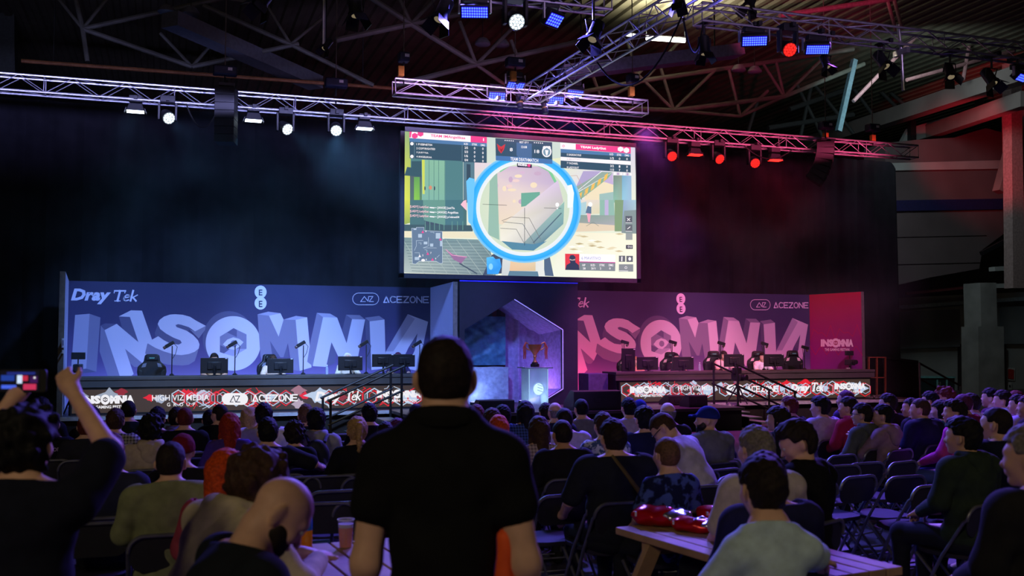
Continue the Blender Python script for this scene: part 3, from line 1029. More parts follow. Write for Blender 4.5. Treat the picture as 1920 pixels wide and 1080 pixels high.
# background scene: left hall, lockers, sky and sand
SA.quad((757.3, 243), (1190.3, 272.5), (1197.8, 522.8), (757.3, 512.8), (200, 214, 205), (238, 240, 214))
SA.poly(L(q1, (55, 50), (880, 110), (880, 1080), (55, 1080)), (84, 128, 134))
SA.poly(L(q1, (55, 50), (150, 60), (150, 1080), (55, 1080)), [(150, 178, 130), (140, 170, 120), (206, 214, 70), (222, 226, 60)])
SA.poly(L(q1, (140, 690), (305, 700), (305, 1080), (140, 1080)), [(84, 96, 104), (84, 96, 104), (96, 140, 90), (84, 110, 100)])
SA.poly(L(q1, (195, 720), (275, 722), (275, 1080), (195, 1080)), [(100, 160, 90), (100, 160, 90), (130, 190, 60), (140, 200, 60)])
SA.poly(L(q1, (65, 690), (100, 580), (160, 590), (160, 500), (300, 500), (300, 720), (65, 700)), (60, 90, 104))
SA.poly(L(q1, (305, 480), (630, 495), (630, 1080), (305, 1080)), [(136, 184, 160)] * 2 + [(128, 178, 160)] * 2)
SA.poly(L(q1, (305, 480), (345, 482), (345, 960), (315, 960)), (204, 214, 96))
for xx in (405, 475, 540, 625):
    SA.line(L(q1, (xx, 490), (xx, 1080)), .7, (70, 110, 116))
SA.poly(L(q1, (885, 500), (1040, 510), (1040, 1080), (885, 1080)), (92, 124, 140))
SA.poly(L(q1, (930, 540), (985, 545), (985, 800), (930, 800)), (60, 80, 96))
SA.disc(*q1(425, 870), 3, 4, (214, 140, 110), 12)
for xx in (348, 482):
    SA.disc(*q1(xx, 880), 1.2, 4, (56, 66, 84), 10)
SA.poly(L(q1, (1040, 510), (1340, 530), (1340, 1080), (1040, 1080)), [(228, 206, 216), (220, 214, 220), (226, 226, 214), (216, 222, 196)])
# lower part of lockers and crates
SA.poly(L(q3, (55, 0), (130, 0), (130, 300), (55, 320)), [(214, 216, 66)] * 2 + [(150, 170, 70)] * 2)
SA.poly(L(q3, (130, 0), (870, 0), (870, 330), (130, 330)), (74, 112, 112))
SA.poly(L(q3, (300, 0), (590, 0), (590, 400), (310, 260)), (104, 150, 136))
SA.poly(L(q3, (590, 0), (830, 0), (830, 400), (590, 400)), (74, 116, 124))
SA.poly(L(q3, (320, 270), (590, 330), (590, 400), (320, 390)), (66, 80, 92))
SA.poly(L(q3, (55, 320), (950, 330), (950, 410), (55, 410)), (64, 88, 92))
SA.poly(L(q3, (55, 405), (1100, 420), (1100, 500), (55, 490)), (232, 222, 190))
for xx in (330, 390, 450, 515, 575, 680, 750, 820):
    SA.line(L(q3, (xx, 280), (xx, 390)), 1.2, (104, 150, 136))
# grating
SA.poly(L(q3, (55, 490), (1150, 520), (1250, 985), (55, 950)), [(116, 140, 140), (120, 146, 148), (112, 132, 136), (176, 188, 184)])
for i in range(11):
    SA.line(L(q3, (55 + i * 10, 545 + i * 38), (1150 + i * 12, 550 + i * 42)), .7, (78, 100, 106))
for i in range(9):
    SA.line(L(q3, (100 + i * 140 - 60, 520), (330 + i * 150, 980)), .9, (168, 182, 176))
SA.poly(L(q3, (600, 650), (680, 700), (760, 740), (870, 740), (800, 830), (700, 780)), (150, 110, 150))
SA.line(L(q3, (600, 650), (680, 720), (870, 745)), 1.3, (230, 150, 190))
SA.line(L(q3, (780, 830), (1000, 960)), 2.5, (70, 84, 96))
# right half: rocks, ramp, posts, sand
SA.poly(L(q2, (480, 470), (1645, 300), (1655, 1080), (480, 1080)), [(230, 232, 190), (214, 206, 226), (230, 236, 214), (226, 224, 226)])
SA.poly(L(q2, (940, 990), (980, 900), (1180, 780), (1340, 830), (1340, 960), (1100, 1080), (940, 1080)), (238, 222, 190))
SA.poly(L(q2, (1180, 780), (1330, 660), (1340, 830)), (196, 176, 214))
SA.poly(L(q2, (800, 900), (920, 640), (1180, 640), (800, 960)), (178, 164, 204))
SA.poly(L(q2, (800, 950), (1330, 655), (1180, 650), (800, 870)), (150, 170, 160))
SA.poly(L(q2, (810, 960), (1330, 660), (1260, 745), (850, 1060)), (140, 176, 150))
for i in range(5):
    x = 860 + i * 90
    SA.poly(L(q2, (x, 960 - i * 66), (x + 45, 930 - i * 66), (x + 30, 1010 - i * 66), (x - 20, 1050 - i * 66)), (240, 190, 96))
SA.line(L(q2, (810, 940), (1180, 640)), 1.2, (238, 236, 240))
SA.line(L(q2, (690, 710), (830, 700), (970, 985)), .8, (196, 160, 150))
SA.line(L(q2, (700, 750), (760, 745), (900, 1040)), .8, (96, 120, 120))
SA.poly(L(q2, (1340, 700), (1460, 700), (1460, 1080), (1340, 1080)), [(120, 136, 128), (140, 150, 140), (150, 180, 160), (140, 190, 170)])
SA.poly(L(q2, (1460, 700), (1590, 705), (1595, 1080), (1460, 1080)), [(120, 168, 196), (150, 180, 210), (160, 190, 214), (150, 200, 220)])
SA.poly(L(q2, (1145, 960), (1340, 930), (1340, 1080), (1145, 1080)), (160, 190, 186))
SA.poly(L(q4, (640, 0), (1080, 0), (1080, 180), (640, 200)), [(232, 220, 214), (226, 214, 200), (220, 214, 180), (226, 222, 210)])
SA.poly(L(q4, (750, 60), (900, 20), (900, 190), (750, 200)), (176, 206, 212))
SA.poly(L(q4, (1075, 0), (1260, 0), (1270, 200), (1075, 200)), (146, 186, 172))
SA.poly(L(q4, (1140, 0), (1190, 0), (1190, 200), (1140, 200)), (190, 178, 214))
SA.poly(L(q4, (740, 195), (1270, 200), (1270, 330), (740, 300)), [(132, 160, 148), (150, 166, 160), (170, 170, 176), (150, 160, 156)])
SA.poly(L(q4, (1270, 0), (1385, 0), (1385, 410), (1270, 410)), (130, 158, 120))
SA.poly(L(q4, (1385, 0), (1555, 0), (1560, 450), (1360, 430)), [(150, 176, 206), (170, 200, 214), (190, 200, 190), (130, 140, 150)])
SA.poly(L(q4, (1395, 140), (1550, 130), (1555, 450), (1370, 430)), (132, 150, 150))
SA.poly(L(q4, (600, 420), (1560, 440), (1572, 1025), (440, 1000)), [(240, 232, 206), (244, 240, 216), (240, 244, 220), (236, 240, 222)])
SA.poly(L(q4, (680, 290), (1270, 330), (1270, 400), (640, 420)), (226, 206, 180))
for i in range(16):
    rnd = random.Random(i)
    x, y = rnd.uniform(580, 1300), rnd.uniform(440, 680)
    SA.poly(L(q4, (x, y), (x + 60, y - 12), (x + 120, y + 4), (x + 50, y + 14)), rnd.choice([(206, 190, 150), (250, 248, 240), (190, 172, 130), (226, 214, 180)]))
# figure with a skull marker
SA.poly(L(q4, (905, 175), (960, 175), (945, 290), (925, 290)), (244, 170, 190))
SA.poly(L(q4, (890, 170), (915, 80), (965, 80), (965, 180)), (96, 120, 150))
SA.disc(*q4(952, 58), 4, 4.4, (250, 250, 250), 14)
SA.line(L(q4, (900, 340), (990, 290), (1060, 340)), .7, (120, 130, 120))
# scope: view through the tube
CX, CY = 983.5, 390
SA.disc(CX, CY, 84, 84, (206, 220, 196), 64, (230, 222, 206))
SA.poly([(925, 330), (952, 312), (1020, 312), (1046, 345), (1044, 400), (980, 430), (935, 420)], [(220, 200, 206), (206, 180, 206), (198, 176, 200), (196, 176, 206), (236, 220, 200), (240, 226, 196), (232, 214, 190)])
for i in range(14):
    rnd = random.Random(40 + i)
    x, y = rnd.uniform(925, 1010), rnd.uniform(322, 385)
    SA.disc(x, y, rnd.uniform(3, 9), rnd.uniform(2, 6), rnd.choice([(214, 182, 206), (240, 220, 190), (200, 170, 196), (236, 206, 200)]), 10)
SA.poly([(918, 340), (932, 322), (936, 450), (915, 440)], (150, 186, 170))
SA.line([(938, 320), (960, 306), (1000, 304), (1030, 320), (1046, 350)], 5, (128, 200, 150))
SA.poly([(977, 362), (1012, 360), (1012, 382), (977, 388)], (110, 170, 150))
SA.poly([(937, 425), (1046, 338), (1056, 378), (990, 462), (938, 452)], [(232, 226, 206), (216, 196, 226), (196, 190, 190), (196, 194, 190), (238, 234, 220)])
SA.poly([(975, 462), (1058, 378), (1056, 420), (1010, 462)], [(140, 160, 160), (150, 190, 180), (120, 160, 166), (96, 130, 140)])
SA.line([(1000, 455), (1052, 400)], 2, (80, 104, 116))
SA.line([(941, 414), (958, 407), (992, 409), (1013, 448)], .9, (120, 116, 110))
SA.line([(943, 416), (980, 420), (1003, 458)], .9, (104, 110, 110))
SA.line([(938, 428), (968, 430), (982, 455)], .9, (120, 120, 116))
SA.poly([(940, 452), (1000, 458), (1025, 452), (1000, 470), (960, 468)], (86, 136, 160))
SA.line([(983.5, 390), (983.5, 460)], .8, (40, 50, 56))
SA.line([(905, 383), (950, 385)], .7, (40, 50, 56))
SA.line([(1020, 390), (1052, 391)], .7, (40, 50, 56))
SA.disc(*q4(520, 62), 3.5, 4, (250, 250, 250), 14)
SA.poly(L(q4, (507, 105), (535, 105), (521, 125)), (250, 250, 250))
# scope mount and rifle below
SA.poly([(922, 478), (940, 470), (948, 512), (905, 516)], (66, 76, 96))
SA.poly([(1020, 470), (1030, 478), (1038, 518), (1020, 517)], (84, 104, 130))
SA.poly([(942, 486), (952, 476), (1016, 474), (1022, 520), (940, 516)], [(214, 216, 214), (226, 222, 216), (230, 226, 220), (226, 230, 226), (200, 206, 206)])
SA.poly([(957, 490), (1004, 491), (1004, 508), (955, 508)], [(232, 200, 160), (226, 204, 170), (214, 190, 150), (230, 190, 150)])
SA.poly([(955, 508), (1008, 509), (1010, 519), (952, 517)], (96, 130, 150))
SA.ring(CX, CY, 106, 103, 6, (140, 205, 235), (60, 170, 250))
SA.ring(CX, CY, 101, 99, 13, (40, 165, 255), (80, 190, 255))
SA.ring(CX, CY, 91, 90, 7, (220, 232, 244), (236, 238, 236))
SA.poly([(874, 340), (880, 333), (890, 336), (886, 425), (878, 416)], (110, 195, 252))
SA.poly([(1064, 348), (1072, 346), (1076, 362), (1074, 388), (1064, 390)], (240, 250, 255))
SA.poly([(912, 483), (924, 481), (929, 486), (937, 485), (940, 500), (934, 514), (913, 514)], [(90, 190, 255), (110, 200, 255), (60, 160, 240), (70, 170, 245), (50, 150, 235), (60, 160, 240), (50, 150, 235)])
SA.disc(920, 500, 4, 6, (140, 210, 255), 14)
SA.poly(L(q3, (790, 60), (830, 10), (865, 0), (868, 140), (820, 90)), (246, 190, 206))
# HUD: left team panel
NAVY, STEEL, MAG, PAP = (58, 84, 104), (84, 124, 170), (238, 70, 140), (246, 240, 244)
SA.poly(L(q1, (130, 180), (1210, 248), (1210, 526), (860, 512), (860, 500), (135, 462)), NAVY)
SA.poly(L(q1, (132, 178), (1210, 246), (1210, 300), (132, 228)), STEEL)
SA.poly(L(q1, (130, 78), (990, 145), (990, 236), (130, 178)), PAP)
SA.poly(L(q1, (985, 145), (1212, 162), (1212, 250), (985, 236)), MAG)
SA.poly(L(q1, (130, 82), (165, 84), (150, 170), (130, 172)), MAG)
for x, y in ((205, 148), (285, 118)):
    SA.hexf(*q1(x, y), 6.2, MAG, 5.6)
SA.line(L(q1, (165, 100), (240, 104)), .9, PAP)


def scr(f, s, body, x0, y0, x1, y1, col, sl=0.0, bold=.02):
    a, b = f(x0, y0), f(x1, y1)
    SA.text(body, a[0], a[1], b[0], b[1], col, bold, 0, sl)


scr(q1, 0, 'TEAM IMAngelikaa', 428, 172, 910, 125, MAG, 4.6)
scr(q1, 0, 'I', 1158, 222, 1172, 182, PAP)
for i, (nm, w) in enumerate((('1 P1EBNET04', 448), ('2 COPYRIGHTED', 490), ('3 JUSTTIA', 396), ('4 ANGELIKAA', 443))):
    scr(q1, 0, nm, 228, 278 + i * 57, w, 250 + i * 58, PAP, 1.6)
for i, (kd, a, b) in enumerate((('2/5', '0', '0'), ('5/3', '0', '0'), ('1/6', '0', '0'), ('0/4', '0', '0'))):
    y = 330 + i * 57
    scr(q1, 0, kd, 900, y, 948, y - 34, PAP, .4)
    scr(q1, 0, a, 1030, y + 8, 1050, y - 26, PAP)
    scr(q1, 0, b, 1146, y + 16, 1166, y - 18, PAP)
scr(q1, 0, 'K/D', 892, 275, 948, 245, PAP, .4)
scr(q1, 0, 'STRK', 1002, 282, 1078, 252, PAP, .5)
scr(q1, 0, 'DMG', 1126, 290, 1186, 262, PAP, .5)
for y in (258, 436):
    SA.disc(*q1(165, y), 3.2, 3.2, PAP, 14)
for x, y0, y1 in ((200, 232, 465), (866, 275, 512)):
    SA.line(L(q1, (x, y0), (x, y1)), .5, (130, 160, 180))
# HUD: middle score
SA.poly(L(q1, (1330, 180), (1714, 205), (1714, 495), (1336, 480)), NAVY)
SA.poly(L(q2, (0, 205), (483, 238), (487, 540), (0, 512)), NAVY)
SA.poly(L(q1, (1625, 240), (1714, 246), (1714, 430), (1625, 425)), (78, 108, 148))
SA.poly(L(q2, (0, 246), (200, 258), (200, 455), (0, 440)), (78, 108, 148))
SA.poly(L(q1, (1334, 425), (1714, 445), (1714, 512), (1336, 490)), (76, 118, 172))
SA.poly(L(q2, (0, 440), (485, 478), (487, 542), (0, 512)), (76, 118, 172))
SA.poly(L(q1, (1350, 255), (1385, 285), (1410, 300), (1440, 280), (1470, 262), (1450, 340), (1410, 395), (1370, 345)), (206, 60, 66))
SA.poly(L(q1, (1385, 310), (1410, 340), (1440, 312), (1412, 380)), (150, 40, 50))
scr(q1, 0, '8', 1530, 364, 1572, 316, PAP)
scr(q2, 0, '18', 236, 388, 306, 340, PAP, .5)
SA.disc(*q2(408, 368), 9, 10.5, PAP, 24)
SA.disc(*q2(408, 372), 6.6, 7.6, (120, 150, 170), 20)
for x in (375, 442):
    SA.disc(*q2(x, 312), 3, 3, PAP, 12)
SA.poly(L(q2, (385, 345), (432, 350), (420, 410), (408, 425), (396, 410)), PAP)
scr(q2, 0, '13:08', 52, 320, 132, 286, PAP, .4)
scr(q2, 0, 'BEST OF 9', 28, 250, 152, 222, PAP, .8)
a, b = q1(1540, 492), q2(290, 470)
SA.text('TEAM DEATHMATCH', a[0], a[1], b[0], b[1] - 3.4, PAP, .02, 0, 3.6)
for i in range(5):
    SA.disc(*q1(1466 + i * 28, 212 + i * 2), 1.1, 1.1, PAP, 8)
    SA.disc(*q2(236 + i * 28, 243 + i * 2), 1.1, 1.1, PAP, 8)
SA.poly(L(q1, (1632, 530), (1714, 536), (1714, 586), (1632, 576)), (40, 40, 60))
SA.poly(L(q2, (0, 530), (200, 548), (200, 596), (0, 584)), (40, 40, 60))
SA.text('INSOMNIA', q1(1645, 565)[0], q1(1645, 565)[1], q2(135, 548)[0], q2(135, 548)[1] - 2.6, PAP, .05, 0, 1.6)
SA.hexf(*q2(160, 562), 3.2, MAG)
# HUD: right team panel
SA.poly(L(q2, (602, 330), (1580, 398), (1580, 660), (602, 596)), NAVY)
SA.poly(L(q2, (602, 330), (1580, 398), (1580, 440), (602, 382)), STEEL)
SA.poly(L(q2, (598, 245), (815, 262), (815, 342), (598, 330)), PAP)
SA.poly(L(q2, (812, 260), (1580, 305), (1580, 396), (812, 340)), MAG)
SA.poly(L(q2, (602, 440), (1580, 502), (1580, 556), (602, 492)), PAP)
SA.ring(*q2(642, 290), 2.2, 2.2, .8, MAG, MAG, 16)
SA.hexf(*q2(1438, 334), 6, PAP, 5)
SA.hexf(*q2(1520, 350), 6, PAP, 5.4)
scr(q2, 0, 'TEAM LadyGut', 876, 328, 1236, 285, PAP, 3.2, .05)
for y, nm, w in ((410, '5 SASKIACOLE', 888), (528, '7 YAZABEL', 846), (586, '8 LADYGUT', 856)):
    scr(q2, 0, nm, 688, y + 14, w, y - 14, PAP, 1.2)
for y, kd, a, b in ((462, '1/2', '0', '0'), (570, '3/2', '1', '0'), (622, '11/3', '7', '0')):
    scr(q2, 0, kd, 1294, y + 14, 1346, y - 18, PAP, .4)
    scr(q2, 0, a, 1414, y + 22, 1434, y - 10, PAP)
    scr(q2, 0, b, 1518, y + 26, 1538, y - 6, PAP)
scr(q2, 0, '6 MAVITIVO', 688, 484, 880, 458, (214, 200, 206), 1.2)
scr(q2, 0, 'K/D', 1286, 420, 1338, 390, PAP, .4)
scr(q2, 0, 'STRK', 1386, 428, 1452, 398, PAP, .5)
scr(q2, 0, 'DMG', 1498, 434, 1556, 406, PAP, .5)
for i in range(6):
    SA.rect(*q2(1345 + i * 44, 660 + i * 2), *q2(1372 + i * 44, 692 + i * 2), PAP if i % 3 != 1 else (190, 160, 200))
# kill feed
for i, nm in enumerate((('JustTia', 712), ('Angelikaa', 760), ('p1ebnet04', 772))):
    y = 108 + i * 59
    scr(q3, 0, '[LADY] LadyGut', 130, y, 372, y - 38, (250, 196, 206), 1.2)
    SA.line(L(q3, (385, y - 10), (474, y - 6)), .9, PAP)
    SA.line(L(q3, (395, y - 8), (440, y - 4)), 2.2, PAP)
    scr(q3, 0, '[ANGE] ' + nm[0], 488, y + 16, nm[1], y - 22, PAP, .8)
# minimap
MM = (100, 120, 144)
SA.poly(L(q3, (150, 370), (210, 372), (212, 358), (310, 358), (312, 400), (550, 412), (552, 825), (520, 830), (470, 800), (250, 800), (200, 838), (160, 830)), MM)
SA.line(L(q3, (150, 370), (210, 372), (212, 358), (310, 358), (312, 400), (550, 412), (552, 825), (520, 830), (470, 800), (250, 800), (200, 838), (160, 830)), .6, (200, 212, 226), True)
for x0, y0, x1, y1 in ((235, 445, 285, 492), (465, 432, 525, 505), (308, 545, 355, 580), (390, 570, 432, 610), (190, 745, 250, 785), (520, 535, 548, 605), (175, 375, 212, 392)):
    SA.rect(*q3(x0, y0), *q3(x1, y1), (176, 194, 214))
for pts in (((300, 530), (210, 532), (212, 600), (185, 660)), ((370, 490), (370, 600), (300, 626), (475, 628)), ((240, 560), (275, 562), (270, 585)), ((190, 690), (250, 690), (250, 730)), ((320, 650), (350, 655), (350, 690)), ((480, 750), (512, 720)), ((395, 420), (440, 422), (440, 436))):
    SA.line(L(q3, *pts), .6, (190, 206, 222))
for x, y, nm in ((295, 420, '8'), (525, 515, '4'), (360, 705, '7'), (422, 780, '9'), (255, 735, '2'), (300, 788, '6')):
    SA.poly(L(q3, (x - 18, y + 12), (x + 18, y + 12), (x, y - 22)), MAG if nm in '8479' else PAP)
    scr(q3, 0, nm, x + 34, y, x + 48, y - 24, PAP)
SA.disc(*q3(300, 788), 3.6, 2.4, PAP, 12)
# player card, lower right
SA.poly(L(q4, (620, 702), (806, 706), (808, 918), (622, 914)), (228, 60, 70))
SA.poly(L(q4, (622, 914), (640, 850), (690, 820), (672, 760), (690, 722), (728, 718), (755, 745), (756, 815), (800, 850), (808, 918)), (52, 58, 84))
SA.poly(L(q4, (680, 768), (712, 782), (752, 770), (750, 788), (712, 792), (682, 785)), (206, 176, 170))
SA.poly(L(q4, (806, 706), (1276, 716), (1276, 815), (806, 806)), (250, 246, 250))
SA.poly(L(q4, (806, 803), (1276, 813), (1276, 824), (806, 814)), (196, 60, 140))
SA.poly(L(q4, (806, 814), (1276, 824), (1274, 930), (806, 920)), (124, 136, 140))
scr(q4, 0, '6 MAVITIVO', 834, 778, 1086, 740, (130, 140, 200), .6, -.005)
for x, h, v, w in ((845, 'HP', '28', 40), (955, 'K/D', '3/1', 56), (1068, 'STRK', '2', 70), (1190, 'DMG', '0', 60)):
    scr(q4, 0, h, x, 866, x + w, 836, PAP, .2)
    scr(q4, 0, v, x + 6, 908, x + 6 + 18 * len(v), 880, PAP, .2)
for x0, y0, x1, y1, c in ((1408, 210, 1496, 300, (86, 96, 104)), (1408, 322, 1498, 412, (96, 106, 112)), (1412, 436, 1500, 522, (150, 158, 158)), (1414, 588, 1504, 640, (60, 70, 80)), (1322, 728, 1405, 808, (96, 106, 110)), (1420, 730, 1505, 810, (96, 106, 110)), (1322, 840, 1510, 936, (130, 140, 142))):
    SA.rect(*q4(x0, y0), *q4(x1, y1), c)
SA.line(L(q4, (1432, 240), (1466, 272)), 1.2, PAP)
SA.line(L(q4, (1466, 240), (1432, 272)), 1.2, PAP)
SA.line(L(q4, (1436, 378), (1468, 352)), 1.3, PAP)
for y in (296, 408):
    SA.line(L(q4, (1412, y), (1492, y + 2)), .8, PAP)
SA.ring(*q4(1450, 612), 1.8, 1.8, .7, PAP, PAP, 14)
SA.ring(*q4(1482, 614), 1.8, 1.8, .7, PAP, PAP, 14)
SA.line(L(q4, (1362, 745), (1360, 795)), 2.2, PAP)
SA.disc(*q4(1464, 770), 2.6, 3.4, PAP, 12)
SA.ring(*q4(1414, 884), 2.4, 2.4, .8, PAP, PAP, 14)
SA.line(L(q4, (1328, 926), (1440, 928)), .9, PAP)
ch(SA.build('game_picture', art_mat('screen_picture', 1.12)), root)

# ================================================================ trusses
def truss(label, a, b, w=.3, bay=.5, name='lighting_truss', r=.024):
    a, b = V(a), V(b)
    d = (b - a)
    Ln = d.length
    t = d.normalized()
    sd = t.cross(V((0, 0, 1))).normalized() * (w / 2)
    up = V((0, 0, w / 2))
    root = empty(name, tuple((a + b) / 2), 0, label, 'truss')
    cs = [sd + up, up - sd, -sd - up, sd - up]
    for c in cs:
        ch(MB().tube([a + c, b + c], r, 8).build('chord', M_ALU), root)
    nb = max(2, round(Ln / bay))
    for i in range(4):
        c0, c1 = cs[i], cs[(i + 1) % 4]
        pts = [a + t * (Ln * k / nb) + (c0 if (k + i // 2) % 2 else c1) for k in range(nb + 1)]
        ch(MB().tube(pts, .011, 6).build('lacing', M_ALU), root)
    for e in (a, b):
        ch(MB().tube([e + c for c in cs], .014, 6, True).build('end_frame', M_ALU), root)
    k = 2.5
    while k < Ln - 1:
        p = a + t * k
        ch(MB().tube([p + c for c in cs], .012, 6, True).build('splice_frame', M_ALU), root)
        k += 2.5
    return root


def xat(px, Y):
    d = ray(px, 400)
    return d.x / d.y * Y


ZM = 7.14
truss('long silver box truss across the stage above the hanging screen', (-7.5, 22, ZM), (19.2, 22, ZM), .33, .5)
truss('short silver truss parallel to the long one, in front of the screen top', (xat(737, 20), 20, 7.2), (xat(1211, 20), 20, 7.2))
truss('silver spine truss running from mid stage towards the viewer', (7.25, 19.8, 7.25), (7.62, 12.2, 7.25), .34, .42)
truss('silver truss entering from the upper left with lamps hung below', (-1.0, 14.5, 7.42), (xat(1142, 14.5), 14.5, 7.42))
truss('long dark silver truss crossing the upper right of the hall', (xat(1312, 14.5), 14.5, 7.42), (18.5, 14.5, 7.42))

# ---------------------------------------------------------------- fixtures
M_FIX = mat('black_lamp_housing', (26, 27, 30), .45, noise=.1)


def aim(d):
    return V(d).normalized().to_track_quat('Z', 'Y').to_matrix()


def clamp(root, p, ztop):
    ch(MB().tube([p, (p[0], p[1], ztop)], .02, 6).box((p[0], p[1], ztop), (.07, .42, .07)).build('clamp', M_FIX), root)


def mover(px, py, Y, ztop, target, col, glow, label, power, ang=28, s=1.0):
    c = at_y(px, py, Y)
    d = (V(target) - c).normalized()
    root = empty('moving_head_lamp', tuple(c), 0, label, 'stage light', 'moving head lamps on the trusses')
    ch(MB().box((c.x, c.y, c.z + .36 * s), (.3 * s, .24 * s, .14 * s)).build('base', M_FIX, bevel=.01), root)
    yk = MB()
    for q in (-1, 1):
        yk.box((c.x + q * .17 * s, c.y, c.z + .12 * s), (.05 * s, .12 * s, .4 * s))
    for q in (-1, 1):
        ch(MB().box((c.x + q * .17 * s, c.y, c.z + .12 * s), (.05 * s, .12 * s, .4 * s)).build('yoke_arm', M_FIX, bevel=.01), root)
    R = aim(d)
    hd = ch(MB().lathe([(.06 * s, -.2 * s), (.115 * s, -.16 * s), (.13 * s, -.05 * s), (.14 * s, .09 * s), (.135 * s, .1 * s)], c, 24, R).build('head', M_FIX), root)
    A = Art(lambda u, v: c + R @ V((u, v, .102 * s)), d, .0006)
    A.disc(0, 0, .125 * s, .125 * s, tuple(int(x * .42) for x in glow), 28)
    for k in range(19):
        rr, th = (0, 0) if k == 0 else ((.05 * s, k * PI / 3) if k < 7 else (.095 * s, k * PI / 6))
        A.disc(rr * math.cos(th), rr * math.sin(th), .022 * s, .022 * s, glow, 10)
    ch(A.build('lens', art_mat('lamp_lens', 2.6)), hd)
    clamp(root, (c.x, c.y, c.z + .4 * s), ztop)
    lamp('beam', 'SPOT', c + d * .13 * s, target, power, col, .08, ang, .5, root)
    return root


def wash(px, py, Y, ztop, col, glow, label, power):
    c = at_y(px, py, Y)
    root = empty('wash_lamp', tuple(c), 0, label, 'stage light', 'bar wash lamps on the long truss')
    ch(MB().box((c.x, c.y, c.z + .09), (.36, .2, .16), top=.7).build('housing', M_FIX, bevel=.01), root)
    ch(MB().box((c.x, c.y, c.z + .27), (.26, .18, .13)).build('ballast', M_FIX, bevel=.01), root)
    ch(MB().box((c.x, c.y - .02, c.z), (.34, .2, .022)).build('lens', mat('lens_' + ('red' if glow[0] > glow[2] else 'cool'), glow, .4, emit=5)), root)
    for q in (-1, 1):
        ch(MB().box((c.x + q * .2, c.y, c.z + .02), (.012, .18, .1), Matrix.Rotation(q * -.4, 3, 'Y')).build('side_flap', M_FIX), root)
    clamp(root, (c.x, c.y, c.z + .3), ztop)
    lamp('beam', 'AREA', c + V((0, 0, -.02)), c + V((0, .25, -3)), power, col, (.32, .18), 120, parent=root)
    return root


def panel(px, py, Y, ztop, d, w, h, label, power, target=None, rows=4, cols=11):
    c = at_y(px, py, Y)
    d = V(d).normalized()
    R = aim(d)
    root = empty('led_panel_lamp', tuple(c), 0, label, 'stage light', 'blue LED panel lamps')
    hs = ch(MB().box(c - d * .07, (w * 1.12, h * 1.3, .13), R).build('housing', M_FIX, bevel=.01), root)
    ch(MB().box(c - d * .12 + V((0, 0, h * .9)), (w * .95, .1, .1)).build('driver_box', M_FIX, bevel=.01), root)
    for q in (-1, 1):
        ch(MB().box(c - d * .09 + R @ V((q * w * .6, 0, 0)) + V((0, 0, h * .35)), (.025, .06, h * 1.3)).build('bracket', M_ALU), root)
    A = Art(lambda u, v: c + R @ V((u, v, 0.002)), d, .0004)
    A.rect(-w / 2, -h / 2, w / 2, h / 2, (34, 8, 255))
    for i in range(cols):
        for j in range(rows):
            A.disc((i + .5) / cols * w - w / 2, (j + .5) / rows * h - h / 2, w / cols * .42, h / rows * .40, (96, 140, 255), 8)
    ch(A.build('led_grid', art_mat('panel_leds', 1.5)), hs)
    clamp(root, tuple(c - d * .12 + V((0, 0, h))), ztop)
    if power:
        lamp('beam', 'AREA', c + d * .02, c + d * 3, power, (.14, .12, 1), (w, h), 110, parent=root)
    return root


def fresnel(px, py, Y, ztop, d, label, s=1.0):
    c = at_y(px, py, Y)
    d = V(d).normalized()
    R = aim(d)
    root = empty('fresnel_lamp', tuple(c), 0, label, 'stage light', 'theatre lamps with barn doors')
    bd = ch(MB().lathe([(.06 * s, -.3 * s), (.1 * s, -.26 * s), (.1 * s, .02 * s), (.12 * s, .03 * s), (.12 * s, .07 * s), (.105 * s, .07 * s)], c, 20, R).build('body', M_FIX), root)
    ch(MB().lathe([(.1 * s, .05 * s), (.06 * s, .075 * s), (.01 * s, .085 * s)], c, 20, R).build('lens', mat('warm_glint_glass', (220, 200, 150), .15, emit=.25)), bd)  # faint emission on unlit glass imitates warm glints
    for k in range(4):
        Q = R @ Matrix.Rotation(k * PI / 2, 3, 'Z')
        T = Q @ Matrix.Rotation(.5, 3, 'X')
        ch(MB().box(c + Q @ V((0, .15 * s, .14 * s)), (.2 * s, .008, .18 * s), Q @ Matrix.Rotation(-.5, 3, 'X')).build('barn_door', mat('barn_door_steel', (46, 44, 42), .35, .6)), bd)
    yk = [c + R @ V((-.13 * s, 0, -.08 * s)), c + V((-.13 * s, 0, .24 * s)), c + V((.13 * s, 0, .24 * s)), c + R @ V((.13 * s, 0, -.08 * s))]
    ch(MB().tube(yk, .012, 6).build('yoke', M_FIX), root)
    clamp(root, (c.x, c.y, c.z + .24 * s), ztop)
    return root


ICE, REDG = (225, 245, 255), (255, 30, 24)
# long truss, left half: cool
wash(254, 210, 21.95, 7.0, CYAN, ICE, 'leftmost cool white bar lamp under the long truss', 24)
mover(314, 219, 21.9, 7.0, (3.5, 12.0, 1.2), CYAN, ICE, 'leftmost round cool white moving lamp on the long truss', 560)
wash(475, 227, 21.95, 7.0, CYAN, ICE, 'cool white bar lamp just right of the left speaker column', 24)
mover(535, 240, 21.9, 7.0, (7.0, 11.5, 1.0), CYAN, ICE, 'round cool white moving lamp second from left on the long truss', 560)
mover(630, 242, 21.9, 7.0, (2.6, 12.5, 1.0), CYAN, ICE, 'round cool white moving lamp third from left, aimed straight down the stage', 560)
wash(683, 242, 21.95, 7.0, CYAN, ICE, 'cool white bar lamp nearest the left edge of the big screen', 24)
